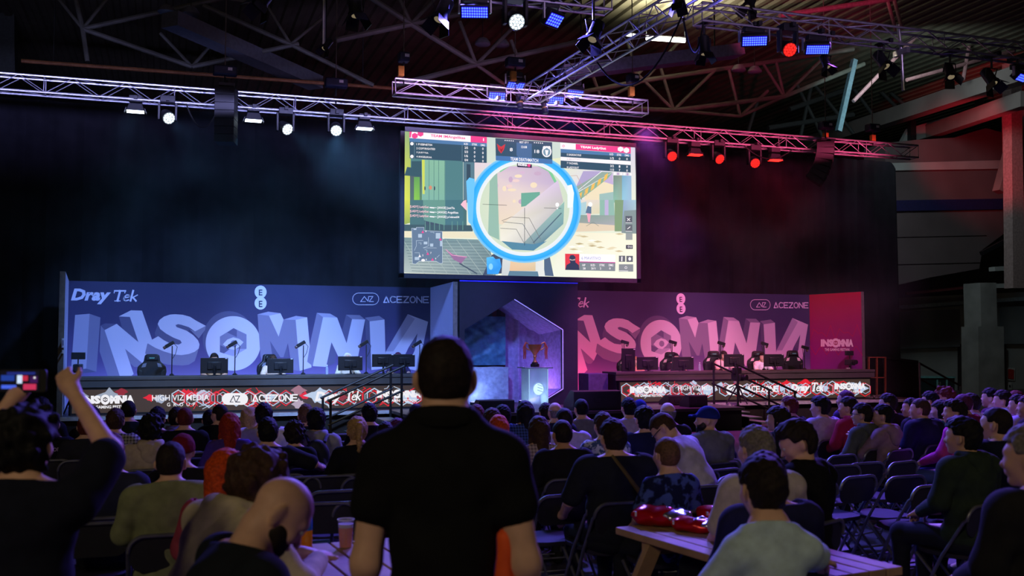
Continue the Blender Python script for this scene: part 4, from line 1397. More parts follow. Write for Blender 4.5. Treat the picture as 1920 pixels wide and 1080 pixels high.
# right half: red
mover(1258, 291, 21.9, 7.0, (10.0, 11, 1.0), RED, REDG, 'red moving lamp nearest the right edge of the big screen', 420)
wash(1302, 291, 21.95, 7.0, RED, REDG, 'red bar lamp between two red moving lamps, left of the pair', 40)
mover(1346, 296, 21.9, 7.0, (13.5, 12, 1.0), RED, REDG, 'middle red moving lamp, turned to the right, on the long truss', 420)
mover(1414, 304, 21.9, 7.0, (11.0, 11.0, 1.0), RED, REDG, 'third red moving lamp from the screen on the long truss', 420)
wash(1452, 301, 21.95, 7.0, RED, REDG, 'rightmost red bar lamp on the long truss', 40)
# short truss and its middle
panel(932, 180, 19.85, 7.1, (-.1, -.75, -.6), .34, .16, 'small blue LED lamp on the short truss, left of the middle', 60, rows=3, cols=7)
panel(967, 160, 19.6, 7.4, (0, -.5, -.85), .36, .16, 'small blue LED lamp at the foot of the spine truss, topmost', 60, rows=3, cols=7)
panel(1042, 188, 19.85, 7.1, (-.1, -.75, -.6), .34, .16, 'small blue LED lamp on the short truss, right of the middle', 60, rows=3, cols=7)
panel(1078, 175, 20.2, 7.3, (0, -.5, -.85), .36, .16, 'small blue LED lamp rightmost on the short truss', 60, rows=3, cols=7)
for px, py, w in ((974, 190, 'left'), (1021, 200, 'right')):
    c = at_y(px, py, 19.8)
    root = empty('can_spot', tuple(c), 0, 'small black can lamp hanging under the short truss, %s of the two' % w, 'stage light')
    ch(MB().lathe([(.05, -.16), (.065, -.14), (.065, .14), (.05, .16)], c, 16, aim((.1, -.2, -1))).build('body', M_FIX), root)
    ch(MB().lathe([(.066, .02), (.07, .025), (.07, .045), (.066, .05)], c, 16, aim((.1, -.2, -1))).build('collar', mat('brass_collar', (190, 160, 90), .3, .8)), root)
    clamp(root, (c.x, c.y, c.z + .15), 7.1)
# front trusses
panel(890, 23, 14.35, 7.3, (-.25, -.75, -.62), .40, .17, 'blue LED panel lamp left of the white lamp at the top edge', 260)
mover(966, 38, 14.3, 7.3, (4.6, 5.0, 1.0), CYAN, ICE, 'large round white moving lamp at the top edge of the picture', 160, 40, 1.0)
panel(1040, 38, 14.35, 7.3, (.35, -.65, -.68), .3, .2, 'tilted blue LED panel lamp right of the white lamp at the top edge', 220, rows=4, cols=6)
panel(1415, 77, 14.35, 7.3, (-.35, -.7, -.6), .40, .16, 'blue LED panel lamp left of the red lamp on the right truss', 260)
mover(1477, 91, 14.3, 7.3, (8.0, 4.0, 1.0), RED, REDG, 'red moving lamp between two blue panels on the right truss', 120, 40, .95)
panel(1533, 93, 14.35, 7.3, (-.3, -.7, -.65), .38, .16, 'blue LED panel lamp right of the red lamp on the right truss', 240)
panel(1916, 146, 14.35, 7.3, (.2, -.6, -.75), .3, .14, 'blue LED panel lamp cut by the right picture edge', 60, rows=3, cols=7)
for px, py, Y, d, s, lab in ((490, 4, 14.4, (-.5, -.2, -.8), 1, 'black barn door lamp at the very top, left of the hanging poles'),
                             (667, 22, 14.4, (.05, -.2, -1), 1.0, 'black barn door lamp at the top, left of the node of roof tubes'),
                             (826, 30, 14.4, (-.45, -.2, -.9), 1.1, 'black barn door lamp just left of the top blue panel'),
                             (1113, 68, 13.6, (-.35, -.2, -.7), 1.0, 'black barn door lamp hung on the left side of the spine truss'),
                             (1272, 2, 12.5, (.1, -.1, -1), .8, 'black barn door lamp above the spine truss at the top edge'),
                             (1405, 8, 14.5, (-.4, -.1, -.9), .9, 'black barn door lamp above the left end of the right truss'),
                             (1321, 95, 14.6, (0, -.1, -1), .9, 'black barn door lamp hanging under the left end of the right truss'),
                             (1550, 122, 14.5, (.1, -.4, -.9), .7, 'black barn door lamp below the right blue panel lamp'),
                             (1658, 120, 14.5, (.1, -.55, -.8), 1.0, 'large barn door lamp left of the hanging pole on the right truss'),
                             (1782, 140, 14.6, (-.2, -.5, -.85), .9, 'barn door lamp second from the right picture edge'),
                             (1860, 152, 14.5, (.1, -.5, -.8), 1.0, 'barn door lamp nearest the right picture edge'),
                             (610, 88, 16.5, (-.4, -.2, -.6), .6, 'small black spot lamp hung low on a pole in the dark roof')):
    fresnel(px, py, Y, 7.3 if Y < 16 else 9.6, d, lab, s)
c = at_y(1690, 50, 14.5)
t = MB().tube([at_y(1684, 46, 14.5), at_y(1690, 98, 14.5), at_y(1694, 170, 14.5)], .03, 8).box(at_y(1690, 98, 14.5), (.08, .36, .1)).build('drop_pole', M_ALU)
tag(t, 'slim silver drop pole through the right truss', 'pole')
tag(MB().tube([V((at_y(607, 66, 16.5).x, 16.5, 11.815)), at_y(607, 90, 16.5)], .03, 8).build('drop_pole', M_ALU), 'silver hanging pole carrying the small spot lamp in the roof', 'pole')

# hoists with chains
for px, py, Y, w, lab in ((422, 133, 22, .5, 'chain hoist above the left speaker column'), (630, 156, 22, .5, 'chain hoist with blue lit case over the third moving lamp'),
                          (757, 108, 20, .22, 'slim chain hoist at the left end of the short truss'), (966, 118, 19.6, .4, 'chain hoist where the spine truss meets the short truss'),
                          (1186, 148, 20, .25, 'chain hoist at the right end of the short truss'), (1548, 236, 22, .35, 'chain hoist above the right speaker column'), (1636, 240, 22, .35, 'small winch motor at the right end of the long truss')):
    c = at_y(px, py, Y)
    root = empty('chain_hoist', tuple(c), 0, lab, 'hoist', 'chain hoists')
    ch(MB().box(c, (w, .24, .2)).build('motor', mat('hoist_case', (48, 52, 74), .35, .3), bevel=.03), root)
    ch(MB().box(c + V((w * .2, -.125, .02)), (.09, .01, .06)).build('type_plate', mat('white_plate', (210, 210, 215), .5)), root)
    ch(MB().tube([c, (c.x, c.y, 11.815)], .012, 5).build('chain', mat('chain_steel', (110, 100, 96), .5, .5)), root)
    ch(MB().tube([c - V((0, 0, .1)), (c.x, c.y, 7.25)], .018, 5).build('hook', M_FIX), root)
    if w < .45:
        ch(MB().box((c.x - .08, c.y - .1, c.z - .32), (.12, .1, .2)).build('chain_bag', mat('yellow_chain_bag', (170, 120, 40), .8)), root)

# speaker columns -------------------------------------------------------------
def line_array(px, ytop, ybot, Y, w, n, yaw, label, curve=0.0):
    a, b = at_y(px, ytop, Y), at_y(px, ybot, Y)
    h = (a.z - b.z) / n
    root = empty('speaker_column', (a.x, a.y, b.z), 0, label, 'speaker')
    R0 = Matrix.Rotation(yaw, 3, 'Z')
    y = 0
    ang = 0
    p = V((a.x, a.y, a.z))
    for i in range(n):
        ang = curve * i / n
        R = R0 @ Matrix.Rotation(ang, 3, 'X')
        c = p + R @ V((0, 0, -h / 2))
        last = i == n - 1
        ch(MB().box(c, (w, .42, h * .96), R).build('cabinet', mat('speaker_black', (22, 22, 25), .6), bevel=.008), root)
        ch(MB().box(c + R @ V((0, -.212, 0)), (w * .9, .01, h * .8), R).build('grille', mat('speaker_grille', (40, 42, 54) if last else (18, 18, 20), .7)), root)
        p = p + R @ V((0, 0, -h))
    ch(MB().box((a.x, a.y, a.z + .06), (w * .8, .3, .06)).build('flying_frame', M_FIX), root)
    ch(MB().tube([(a.x, a.y, a.z + .08), (a.x, a.y, 7.4)], .02, 6).build('cable', M_FIX), root)


line_array(425, 166, 270, 21.35, .40, 7, -.25, 'hanging black speaker column under the left part of the long truss')
line_array(1548, 268, 345, 21.5, .5, 7, .9, 'hanging curved black speaker column at the right end of the stage', .75)

# ================================================================ roof steelwork
def roof_frame(label, Y, members, r=.07, m=M_STEEL):
    root = empty('roof_truss', tuple(at_y(members[0][0], members[0][1], Y)), 0, label, 'roof truss')
    for i, (x1, y1, x2, y2, *k) in enumerate(members):
        kind = k[0] if k else 'strut'
        rr = r if kind != 'strut' else r * .7
        ch(MB().tube([at_y(x1, y1, Y), at_y(x2, y2, Y)], rr, 8).build(kind, m), root)
    return root


roof_frame('tubular roof truss zigzagging below the strip light', 27, [(1000, 190, 1207, 151, 'upper_chord'), (1207, 151, 1430, 118, 'upper_chord'), (1430, 118, 1600, 92, 'upper_chord'), (1100, 200, 1263, 207, 'lower_chord'), (1263, 207, 1470, 181, 'lower_chord'), (1470, 181, 1620, 120, 'lower_chord'),
           (1207, 151, 1263, 207), (1237, 122, 1263, 207), (1430, 118, 1470, 181), (1455, 115, 1470, 181), (1263, 207, 1340, 132), (1550, 102, 1470, 181), (1366, 128, 1388, 218), (1263, 207, 1388, 218), (1388, 218, 1470, 181), (1207, 151, 1145, 180), (1175, 75, 1195, 140), (1207, 151, 1272, 80), (1195, 140, 1215, 120), (1110, 138, 1125, 180), (1388, 218, 1440, 170), (1207, 151, 1180, 125)], .075)
roof_frame('tubular roof truss with a bright node near the top blue panel', 24, [(690, -8, 771, 45, 'upper_chord'), (771, 45, 796, 39, 'upper_chord'), (796, 39, 990, 2, 'upper_chord'), (748, -5, 771, 45), (771, 45, 815, -2), (771, 45, 630, 75, 'lower_chord'), (771, 45, 893, 121, 'lower_chord'), (893, 121, 1100, 75, 'lower_chord'), (862, 40, 893, 121), (893, 121, 958, 55), (893, 121, 960, 168), (893, 121, 740, 160, 'lower_chord'), (958, 75, 975, 120)], .07)
roof_frame('dark tubular roof truss high above the left seats', 26, [(140, -10, 155, 54, 'upper_chord'), (155, 54, 164, 115, 'upper_chord'), (155, 54, 420, -4, 'lower_chord'), (155, 54, 360, 125, 'lower_chord'), (105, -8, 155, 54), (205, -8, 155, 54), (360, 125, 560, 82, 'lower_chord'), (360, 125, 300, 62), (360, 125, 395, 85), (545, 83, 500, 10), (545, 83, 610, 30), (380, 10, 545, 83, 'lower_chord'), (545, 83, 700, 160, 'lower_chord'), (500, 10, 420, -4)], .06)
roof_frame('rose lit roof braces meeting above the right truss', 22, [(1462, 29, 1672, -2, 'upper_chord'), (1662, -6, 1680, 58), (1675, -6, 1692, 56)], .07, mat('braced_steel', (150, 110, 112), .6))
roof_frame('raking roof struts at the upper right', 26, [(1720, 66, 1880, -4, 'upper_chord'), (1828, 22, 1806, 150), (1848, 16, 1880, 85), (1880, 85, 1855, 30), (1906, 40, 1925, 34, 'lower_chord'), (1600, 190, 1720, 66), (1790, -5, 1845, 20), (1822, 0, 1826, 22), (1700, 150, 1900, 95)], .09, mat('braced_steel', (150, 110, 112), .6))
roof_frame('cluster of dark roof struts left of the cyan lit post', 32, [(1500, 260, 1530, 120), (1545, 262, 1470, 110), (1600, 250, 1520, 150), (1480, 205, 1640, 150, 'lower_chord'), (1440, 240, 1600, 215, 'lower_chord'), (1640, 220, 1560, 110), (1680, 200, 1600, 120), (1400, 255, 1420, 190), (1620, 130, 1700, 200)], .1, mat('dim_steel', (56, 58, 58), .7))
t = beam3('lit_post', at_y(1602, 112, 27), at_y(1572, 246, 27), .16, .16, mat('pale_post', (110, 138, 148), .6))
tag(t, 'leaning pale cyan post below the large barn door lamp', 'post')
lamp('cyan_bay_light', 'SPOT', (19.6, 25.0, 9.0), at_y(1590, 180, 27), 60, (.4, .85, 1), .1, 70, .6)
# trunking, ducts, crane rail
tag(beam3('ceiling_duct', at_y(318, 36, 24), at_y(592, 156, 28), .5, .35, mat('grey_duct', (96, 98, 104), .5, noise=.2)), 'long grey ceiling duct slanting down behind the hoists', 'duct')
t = tag(beam3('light_gantry', at_y(1052, 137, 22.5), at_y(1386, 95, 22.5), .5, .3, mat('grey_gantry', (120, 120, 140), .5)), 'grey overhead beam below the strip light, violet underneath', 'beam')
for px, py in ((1090, 133), (1340, 101)):
    p = at_y(px, py, 22.5)
    MB().tube([p, (p.x, p.y, 11.815)], .02, 6).build('hanger_rod', M_FIX, t)
t = tag(MB().tube([at_y(40, 114, 27), at_y(740, 166, 27)], .05, 8).build('crane_rail', mat('ochre_rail', (150, 100, 60), .6)), 'thin ochre rail stretched above the left truss', 'rail')
for px in (100, 390, 680):
    p = at_y(px, 114 + (px - 40) * 52 / 700, 27)
    MB().tube([p, (p.x, p.y, 11.815)], .015, 5).build('hanger_rod', M_FIX, t)
for i, (px, py, lab) in enumerate(((905, 82, 'left dome lamp of the pair under the middle roof'), (941, 84, 'right dome lamp of the pair under the middle roof'), (312, 21, 'left dome lamp of the pair near the ceiling duct'), (358, 25, 'right dome lamp of the pair near the ceiling duct'), (1385, 131, 'left dome lamp of the pair below the right truss'), (1415, 134, 'right dome lamp of the pair below the right truss'))):
    c = at_y(px, py, 25)
    root = empty('dome_lamp', tuple(c), 0, 'unlit ' + lab, 'ceiling lamp', 'unlit dome lamps in the roof')
    ch(MB().lathe([(.02, .16), (.12, .14), (.2, .04), (.21, -.02), (.17, -.05), (.02, -.06)], c, 20).build('shade', mat('dome_shade', (104, 106, 116), .4)), root)
    ch(MB().tube([c + V((0, 0, .15)), (c.x, c.y, 11.86)], .01, 5).build('stem', M_FIX), root)
a, b = at_y(1212, 72, 25.5), at_y(1284, 77, 25.5)
root = empty('strip_light', tuple((a + b) / 2), 0, 'glowing white strip light under the corrugated roof', 'strip light')
ch(MB().tube([a, b], .05, 10).build('tube', mat('strip_tube', (255, 255, 240), .4, emit=9)), root)
ch(MB().tube([a + V((0, 0, .07)), b + V((0, 0, .07))], .05, 8).build('batten', M_FIX), root)
ch(MB().box(a - V((.5, 0, -.05)), (.25, .1, .06)).build('gear_box', mat('strip_tube', (255, 255, 240), .4, emit=9)), root)
for q in (a, b):
    ch(MB().tube([q, (q.x, q.y, 11.815)], .008, 5).build('suspension_wire', M_FIX), root)
lamp('tube_glow', 'AREA', (a + b) / 2 + V((0, -.1, .02)), (a + b) / 2 + V((0, -.3, 2)), 420, (1, .95, .72), (1.3, .3), 180, parent=root)
t = tag(slab('roof_window', 46, [(-8, 18), (6, 14), (8, 30), (14, 38), (-8, 40)], .2, mat('dusk_glass', (120, 170, 140), .3, emit=.5)), 'small lit roof window at the upper left corner', 'window')
t = tag(slab('roof_column', 33, [(-6, -30), (26, -30), (28, 135), (-6, 140)], .6, mat('green_grey_column', (60, 66, 60), .8)), 'dim green grey column at the upper left picture edge', 'column')
# looped cables
def hung_cable(a, b, sag, lab):
    a, b = V(a), V(b)
    pts = [a.lerp(b, k / 16) - V((0, 0, sag * 4 * (k / 16) * (1 - k / 16))) for k in range(17)]
    tag(MB().tube(pts, .016, 6).build('cable_loop', M_RUB), lab, 'cable')


hung_cable((7.36, 16.6, 7.08), (7.5, 13.6, 7.08), .75, 'black cable loop hanging below the spine truss')
hung_cable((7.66, 13.9, 7.1), (8.3, 14.37, 7.27), .55, 'black cable loop between the spine and the right truss')
hung_cable((xat(345, 21.84), 21.84, 6.97), (xat(408, 21.84), 21.84, 6.97), .5, 'bunched cable loop left of the left speaker column')
hung_cable((xat(1395, 21.84), 21.84, 6.97), (xat(1490, 21.84), 21.84, 6.97), .32, 'slack cable under the right end of the long truss')

# ================================================================ things on the stage
M_MON = mat('monitor_black', (30, 31, 33), .4, noise=.1)
M_CHB = mat('gaming_chair_black', (28, 29, 32), .45, noise=.2)
M_WHT = mat('white_vinyl', (210, 208, 212), .5)
DESKZ, DECKZ = 1.245, .5


def monitor(px, py, label, portrait=False, yaw=0.0, Y=21.62, w=.54):
    """seen from behind; py is the top edge"""
    c = at_y(px, py, Y)
    h = w * .58
    if portrait:
        w, h = h * .98, w * 1.02
    root = empty('monitor', (c.x, Y, DESKZ), yaw, label, 'monitor', 'monitors on the gaming desks')
    zc = c.z - h / 2 - DESKZ
    sc = MB().box((0, 0, zc), (w, .035, h)).build('screen_case', M_MON, root, bevel=.008)
    MB().box((0, -.03, zc), (w * .5, .035, h * .5)).build('rear_bulge', M_MON, sc, bevel=.012)
    MB().box((0, -.052, zc), (.11, .012, .11)).build('mount_plate', M_DARK, sc, bevel=.004)
    MB().tube([(0, -.05, .01), (0, -.06, zc * .7), (0, -.05, zc)], .022, 8).build('stand_neck', M_DARK, root)
    MB().lathe([(.13, 0), (.13, .012), (.03, .02)], (0, -.04, 0), 20).build('stand_base', M_DARK, root)
    MB().box((w * .43, -.019, zc + h * .46), (.045, .004, .018)).build('sticker', M_WHT, sc)
    MB().tube([(.03, -.06, zc), (.05, -.1, zc * .5), (.02, -.08, .02)], .006, 5).build('cable', M_RUB, root)
    MB().box((0, .0185, zc), (w * .95, .003, h * .9)).build('display', mat('monitor_glow', (200, 215, 235), .3, emit=2.2), sc)
    return root


monitor(402, 671, 'monitor seen from behind at the second seat of the left desk', w=.55)
monitor(526, 672, 'monitor seen from behind at the third seat of the left desk', yaw=.03)
monitor(657, 668, 'monitor seen from behind in front of the white hooded player', w=.53)
monitor(718, 664, 'left one of two side by side monitors at the inner end of the left desk', w=.48)
monitor(758, 664, 'right one of two side by side monitors at the inner end of the left desk', w=.48)
monitor(1178, 653, 'upright portrait monitor at the inner end of the right desk', True, w=.62)
monitor(1214, 669, 'low monitor seen from behind beside the portrait monitor', yaw=-.1)
monitor(1281, 669, 'monitor seen from behind in front of the player in the black headset chair', yaw=-.1)
monitor(1376, 664, 'monitor seen from behind in front of the long haired player', yaw=-.1)
monitor(1451, 664, 'monitor seen from behind in front of the player in white', yaw=-.1)


def pole_cam(px, pyt, side, label, Y=21.95):
    c = at_y(px, pyt, Y)
    root = empty('desk_camera', (c.x, Y, DESKZ), 0, label, 'camera', 'small cameras on thin poles along the desks')
    h = c.z - DESKZ
    MB().tube([(0, 0, 0), (0, 0, h - .04)], .011, 8).build('pole', M_BLACK, root)
    MB().lathe([(.05, 0), (.05, .015), (.02, .04)], (0, 0, 0), 14).build('base_clamp', M_BLACK, root)
    R = Matrix.Rotation(-.55 * side, 3, 'Y')
    cb = MB().box((-.05 * side, 0, h - .01), (.2, .07, .075), R).build('camera_body', M_DARK, root, bevel=.01)
    MB().lathe([(.03, 0), (.034, .04), (.03, .05)], (-.13 * side, 0, h - .065), 14, aim((-1 * side, -.2, -.6))).build('camera_lens', mat('camera_glass', (90, 70, 66), .15), cb)
    MB().tube([(.04 * side, 0, h), (.1 * side, 0, h - .06), (.07 * side, 0, h - .2), (.015, 0, h - .3)], .006, 5).build('cable', M_RUB, root)
    return root


for px, pyt, lab in ((323, 645, 'small pole camera between the empty seat and the second seat, left desk'), (441, 644, 'small pole camera right of the second seat, left desk'), (569, 644, 'small pole camera right of the third seat, left desk'), (687, 643, 'small pole camera right of the white hooded player'), (787, 643, 'small pole camera partly behind the standing man')):
    pole_cam(px, pyt, 1, lab)
for px, pyt, lab in ((1170, 641, 'small pole camera over the portrait monitor, right desk'), (1260, 641, 'small pole camera over the second seat of the right desk'), (1351, 643, 'small pole camera above the long haired player'), (1432, 644, 'small pole camera above the player in white, right desk'), (1508, 651, 'small pole camera by the empty chair, right desk')):
    pole_cam(px, pyt, -.5, lab)


def gaming_chair(px, pyt, yaw, label, Y=22.55, accent=None, s=1.0, m=None):
    c = at_y(px, pyt, Y)
    root = empty('gaming_chair', (c.x, Y, DECKZ), yaw, label, 'gaming chair', 'racing style gaming chairs')
    m = m or M_CHB
    H = (c.z - DECKZ)          # top of the head rest
    T = lambda pts: [(x * s, H - (1 - z) * .9 * s) for x, z in pts]
    # origin: column foot; the front of the chair looks along -y
    out = T([(-.10, 1), (.10, 1), (.14, .97), (.16, .83), (.27, .72), (.285, .6), (.25, .40), (.24, .12), (-.24, .12), (-.25, .40), (-.285, .6), (-.27, .72), (-.16, .83), (-.14, .97)])
    bk = MB().prism(out, (0, .14, 0), (1, 0, 0), (0, 0, 1), (0, .1, 0)).build('backrest', m, root, bevel=.03, seg=3)
    for q in (-1, 1):
        MB().prism(T([(q * .1, .80), (q * .17, .78), (q * .2, .70), (q * .12, .71)]), (0, .132, 0), (1, 0, 0), (0, 0, 1), (0, .02, 0)).build('shoulder_slot', accent or mat('slot_grey', (120, 128, 150), .5), bk)
        MB().prism(T([(q * .17, .62), (q * .25, .66), (q * .24, .2), (q * .17, .2)]), (0, .09, 0), (1, 0, 0), (0, 0, 1), (0, .07, 0)).build('side_bolster', m, bk, bevel=.02)
        MB().box((q * .31, -.05, H - .9 * s + .02), (.07, .26, .03)).tube([(q * .3, -.02, H - .9 * s - .18), (q * .31, -.02, H - .9 * s)], .02, 8).build('armrest', M_BLACK, root, bevel=.006)
    MB().prism(T([(-.11, .965), (.11, .965), (.135, .86), (-.135, .86)]), (0, .09, 0), (1, 0, 0), (0, 0, 1), (0, .06, 0)).build('head_pillow', m, bk, bevel=.025)
    MB().prism(T([(-.055, .925), (.055, .925), (.045, .9), (-.045, .9)]), (0, .086, 0), (1, 0, 0), (0, 0, 1), (0, .006, 0)).build('pillow_badge', mat('teal_badge', (90, 160, 150), .5), bk)
    MB().prism(T([(-.08, .45), (.08, .45), (.08, .425), (-.08, .425)]), (0, .134, 0), (1, 0, 0), (0, 0, 1), (0, .006, 0)).build('back_badge', mat('teal_badge', (90, 160, 150), .5), bk)
    MB().box((0, -.1, .47), (.5, .5, .12)).build('seat', m, root, bevel=.04, seg=3)
    MB().cyl((0, 0, .08), (0, 0, .42), .03).build('gas_column', M_ALU, root)
    for k in range(5):
        g = 2 * PI * k / 5
        MB().tube([(0, 0, .1), (.3 * math.cos(g), .3 * math.sin(g), .07)], [.035, .022], 8).ell((.3 * math.cos(g), .3 * math.sin(g), .03), (.03, .03, .03), 8).build('foot', M_BLACK, root)
    return root


M_PKA = mat('pale_accent', (225, 190, 205), .5)
gaming_chair(285, 664, 0, 'empty black gaming chair at the far left seat of the left desk', s=1.05)
gaming_chair(403, 672, 0, 'black gaming chair behind the second monitor of the left desk', Y=22.65)
gaming_chair(512, 664, .35, 'black gaming chair turned slightly, third seat of the left desk', Y=22.65)
gaming_chair(657, 672, .2, 'gaming chair of the white hooded player', Y=22.75)
gaming_chair(750, 672, 0, 'gaming chair behind the two side by side monitors', Y=22.65)
gaming_chair(1180, 662, -.2, 'gaming chair behind the portrait monitor', accent=M_PKA, Y=22.6)
gaming_chair(1260, 660, -.3, 'black gaming chair turned away, second seat of the right desk', accent=M_PKA)
gaming_chair(1341, 658, -.3, 'black gaming chair with pale bolsters behind the long haired player', accent=M_PKA)
gaming_chair(1424, 658, -.3, 'black gaming chair with pale bolsters behind the player in white', accent=M_PKA)
gaming_chair(1492, 657, -.12, 'empty black gaming chair with pale slots at the far right seat', accent=M_PKA, s=1.05)
for px, lab in ((613, 'water bottle on the left desk beside the white hooded player'), (1312, 'small drink on the right desk left of the long haired player')):
    c = at_y(px, 690, 21.8)
    root = empty('water_bottle', (c.x, 21.8, DESKZ), 0, lab, 'bottle')
    MB().lathe([(.028, 0), (.03, .02), (.03, .13), (.014, .17), (.013, .185)], (0, 0, 0), 14).build('body', mat('clear_plastic', (190, 205, 225), .15, alpha=.6), root)
    MB().lathe([(.016, .185), (.016, .205)], (0, 0, 0), 12).build('cap', M_WHT, root)


def tripod_cam(px, pyt, pyb, Y, zb, label, yaw=0.0, s=1.0):
    c = at_y(px, pyt, Y)
    root = empty('broadcast_camera', (c.x, Y, zb), yaw, label, 'camera')
    h = c.z - zb
    for k in range(3):
        g = 2 * PI * k / 3 + .5
        MB().tube([(0, 0, h * .52), (.3 * s * math.cos(g), .3 * s * math.sin(g), .0)], [.022, .014], 8).build('tripod_leg', M_BLACK, root)
    MB().tube([(0, 0, h * .42), (0, 0, h * .66)], .03, 8).build('tripod_head', M_BLACK, root)
    cb = MB().box((0, 0, h * .73), (.17 * s, .3 * s, .17 * s)).build('camera_body', M_DARK, root, bevel=.02)
    MB().lathe([(.055 * s, 0), (.06 * s, .1), (.07 * s, .12), (.065 * s, .14)], (0, -.14 * s, h * .74), 16, aim((0, -1, 0))).build('camera_lens', M_BLACK, cb)
    MB().box((0, .02, h * .93), (.26 * s, .08, .14 * s)).tube([(0, 0, h * .8), (0, 0, h * .9)], .015, 6).build('viewfinder', M_DARK, root, bevel=.01)
    MB().box((-.12 * s, -.05, h * .6), (.12 * s, .05, .05)).build('battery', mat('pale_battery', (150, 150, 140), .5), root)
    MB().tube([(.05, .05, h * .56), (.1, .35, h * .42)], .012, 6).build('pan_bar', M_BLACK, root)
    return root


tripod_cam(147, 659, 706, 21.0 + .7, .5, 'broadcast camera on a tripod in front of the left end of the left backdrop', s=1.0)
tripod_cam(1593, 656, 692, 22.4, .5, 'broadcast camera on a tripod in front of the red side panel', s=.9)
tripod_cam(1383, 690, 757, 20.55, .503, 'broadcast camera on a tripod at the head of the right stairs', yaw=.3, s=.95)

# trophy on its lit plinth
Yp = 20.3
pc = at_y(1003, 762, Yp)
root = empty('display_plinth', (pc.x, Yp, .503), 0, 'clear acrylic plinth with a glowing round emblem, in front of the opening', 'plinth')
hp = at_y(1003, 688, Yp).z - .503
M_ACR = mat('smoky_acrylic', (190, 205, 220), .12, alpha=.38, noise=.05)
wd = .22
MB().prism([(-wd, 0), (wd, 0), (wd, hp - .03), (-wd, hp - .03)], (0, -wd, 0), (1, 0, 0), (0, 0, 1), (0, .02, 0)).build('front_sheet', M_ACR, root, smooth=0)
MB().prism([(-wd, 0), (wd, 0), (wd, hp - .03), (-wd, hp - .03)], (0, wd, 0), (1, 0, 0), (0, 0, 1), (0, .02, 0)).build('rear_sheet', M_ACR, root, smooth=0)
for q in (-1, 1):
    MB().box((q * wd, .01, (hp - .03) / 2), (.02, wd * 2, hp - .03)).build('side_sheet', mat('acrylic_edge', (200, 220, 230), .15, alpha=.55, noise=.05), root, smooth=0)
MB().box((0, 0, hp - .012), (.64, .52, .028)).build('top_plate', mat('pale_acrylic_top', (150, 155, 165), .2), root, bevel=.004)
A = Art(lambda u, v: V((u, -wd - .003, v)), (0, -1, 0))
A.disc(0, hp * .48, .115, .125, (190, 225, 255), 28)
A.ring(0, hp * .48, .135, .145, .012, (120, 150, 190), (120, 150, 190), 28)
for k in range(3):
    A.line([(-.02, hp * .48 + .1 - k * .06), (.09, hp * .48 + .06 - k * .06)], .012, (90, 120, 160))
for q in (-1, 1):
    A.line([(q * (wd - .008), .02), (q * (wd - .008), hp - .05)], .012, (150, 190, 210))
A.build('lit_emblem', art_mat('emblem_glow', 1.4), root)
lamp('plinth_glow', 'AREA', (pc.x, Yp, .56), (pc.x, Yp, 1.2), 9, (.5, .75, 1), .3, 150, parent=root)
zt = .503 + hp
root = empty('trophy_cup', (pc.x, Yp, zt + .002), 0, 'gold trophy cup with two handles and orange ribbons, on the plinth', 'trophy')
M_GOLD = mat('trophy_metal', (226, 150, 80), .38, .55, noise=.1)
ht = at_y(1003, 646, Yp).z - zt
MB().lathe([(.09, 0), (.1, .02), (.095, .06), (.07, .075), (.065, .1)], (0, 0, 0), 24).build('base', mat('trophy_foot', (40, 34, 32), .25, .4), root)
MB().lathe([(.05, .1), (.03, .14), (.025, .19), (.045, .22), (.03, .25), (.06, .3), (.115, .37), (.14, .43), (.148, ht - .01), (.155, ht), (.135, ht), (.12, .42), (.03, .32)], (0, 0, 0), 28).build('bowl', M_GOLD, root)
for q in (-1, 1):
    hn = MB().tube([(q * .12, 0, .36), (q * .2, 0, .40), (q * .235, 0, .47), (q * .215, 0, .53), (q * .15, 0, .5)], .014, 8).build('handle', M_GOLD, root)
    for d in (0, .035):
        MB().tube([(q * .215, -.02, .53), (q * (.24 + d), -.03, .42), (q * (.225 + d), -.03, .3), (q * (.235 + d), -.03, .17)], [.016, .014, .016, .01], 6).build('ribbon', mat('orange_ribbon', (210, 96, 60), .6), hn)

# wedge monitors
def wedge(px0, px1, pyt, Y, zb, h, dp, label, lean=.5):
    a, b = at_y(px0, pyt, Y), at_y(px1, pyt, Y)
    w = b.x - a.x
    root = empty('stage_monitor', ((a.x + b.x) / 2, Y, zb), 0, label, 'speaker', 'stage floor monitors')
    prof = [(0, 0), (dp, 0), (dp, h * .35), (dp * lean, h), (0, h * .96)]
    MB().prism(prof, (-w / 2, 0, 0), (0, 1, 0), (0, 0, 1), (w, 0, 0)).build('cabinet', mat('wedge_black', (22, 22, 26), .5), root, smooth=0, bevel=.01)
    MB().box((0, -.006, h * .5), (w * .9, .012, h * .78)).build('rear_panel', mat('wedge_rear', (16, 16, 19), .6), root)
    MB().box((0, -.015, h * .5), (.14, .02, .07)).build('socket_plate', M_DARK, root)
    return root


wedge(898, 965, 750, 19.45, .503, at_y(930, 750, 19.45).z - .503, .5, 'flat black floor monitor at the stage edge left of the plinth')
root = wedge(1076, 1165, 732, 19.35, .503, at_y(1120, 732, 19.35).z - .503, .6, 'big black slanted box with blue reflections right of the plinth', .35)
wedge(1254, 1284, 741, 20.35, .503, at_y(1270, 741, 20.35).z - .503, .5, 'small black floor monitor, left one of two before the right desk', .4)
wedge(1292, 1327, 741, 19.6, .503, at_y(1310, 741, 19.6).z - .503, .45, 'small black floor monitor, right one of two before the right desk', .4)

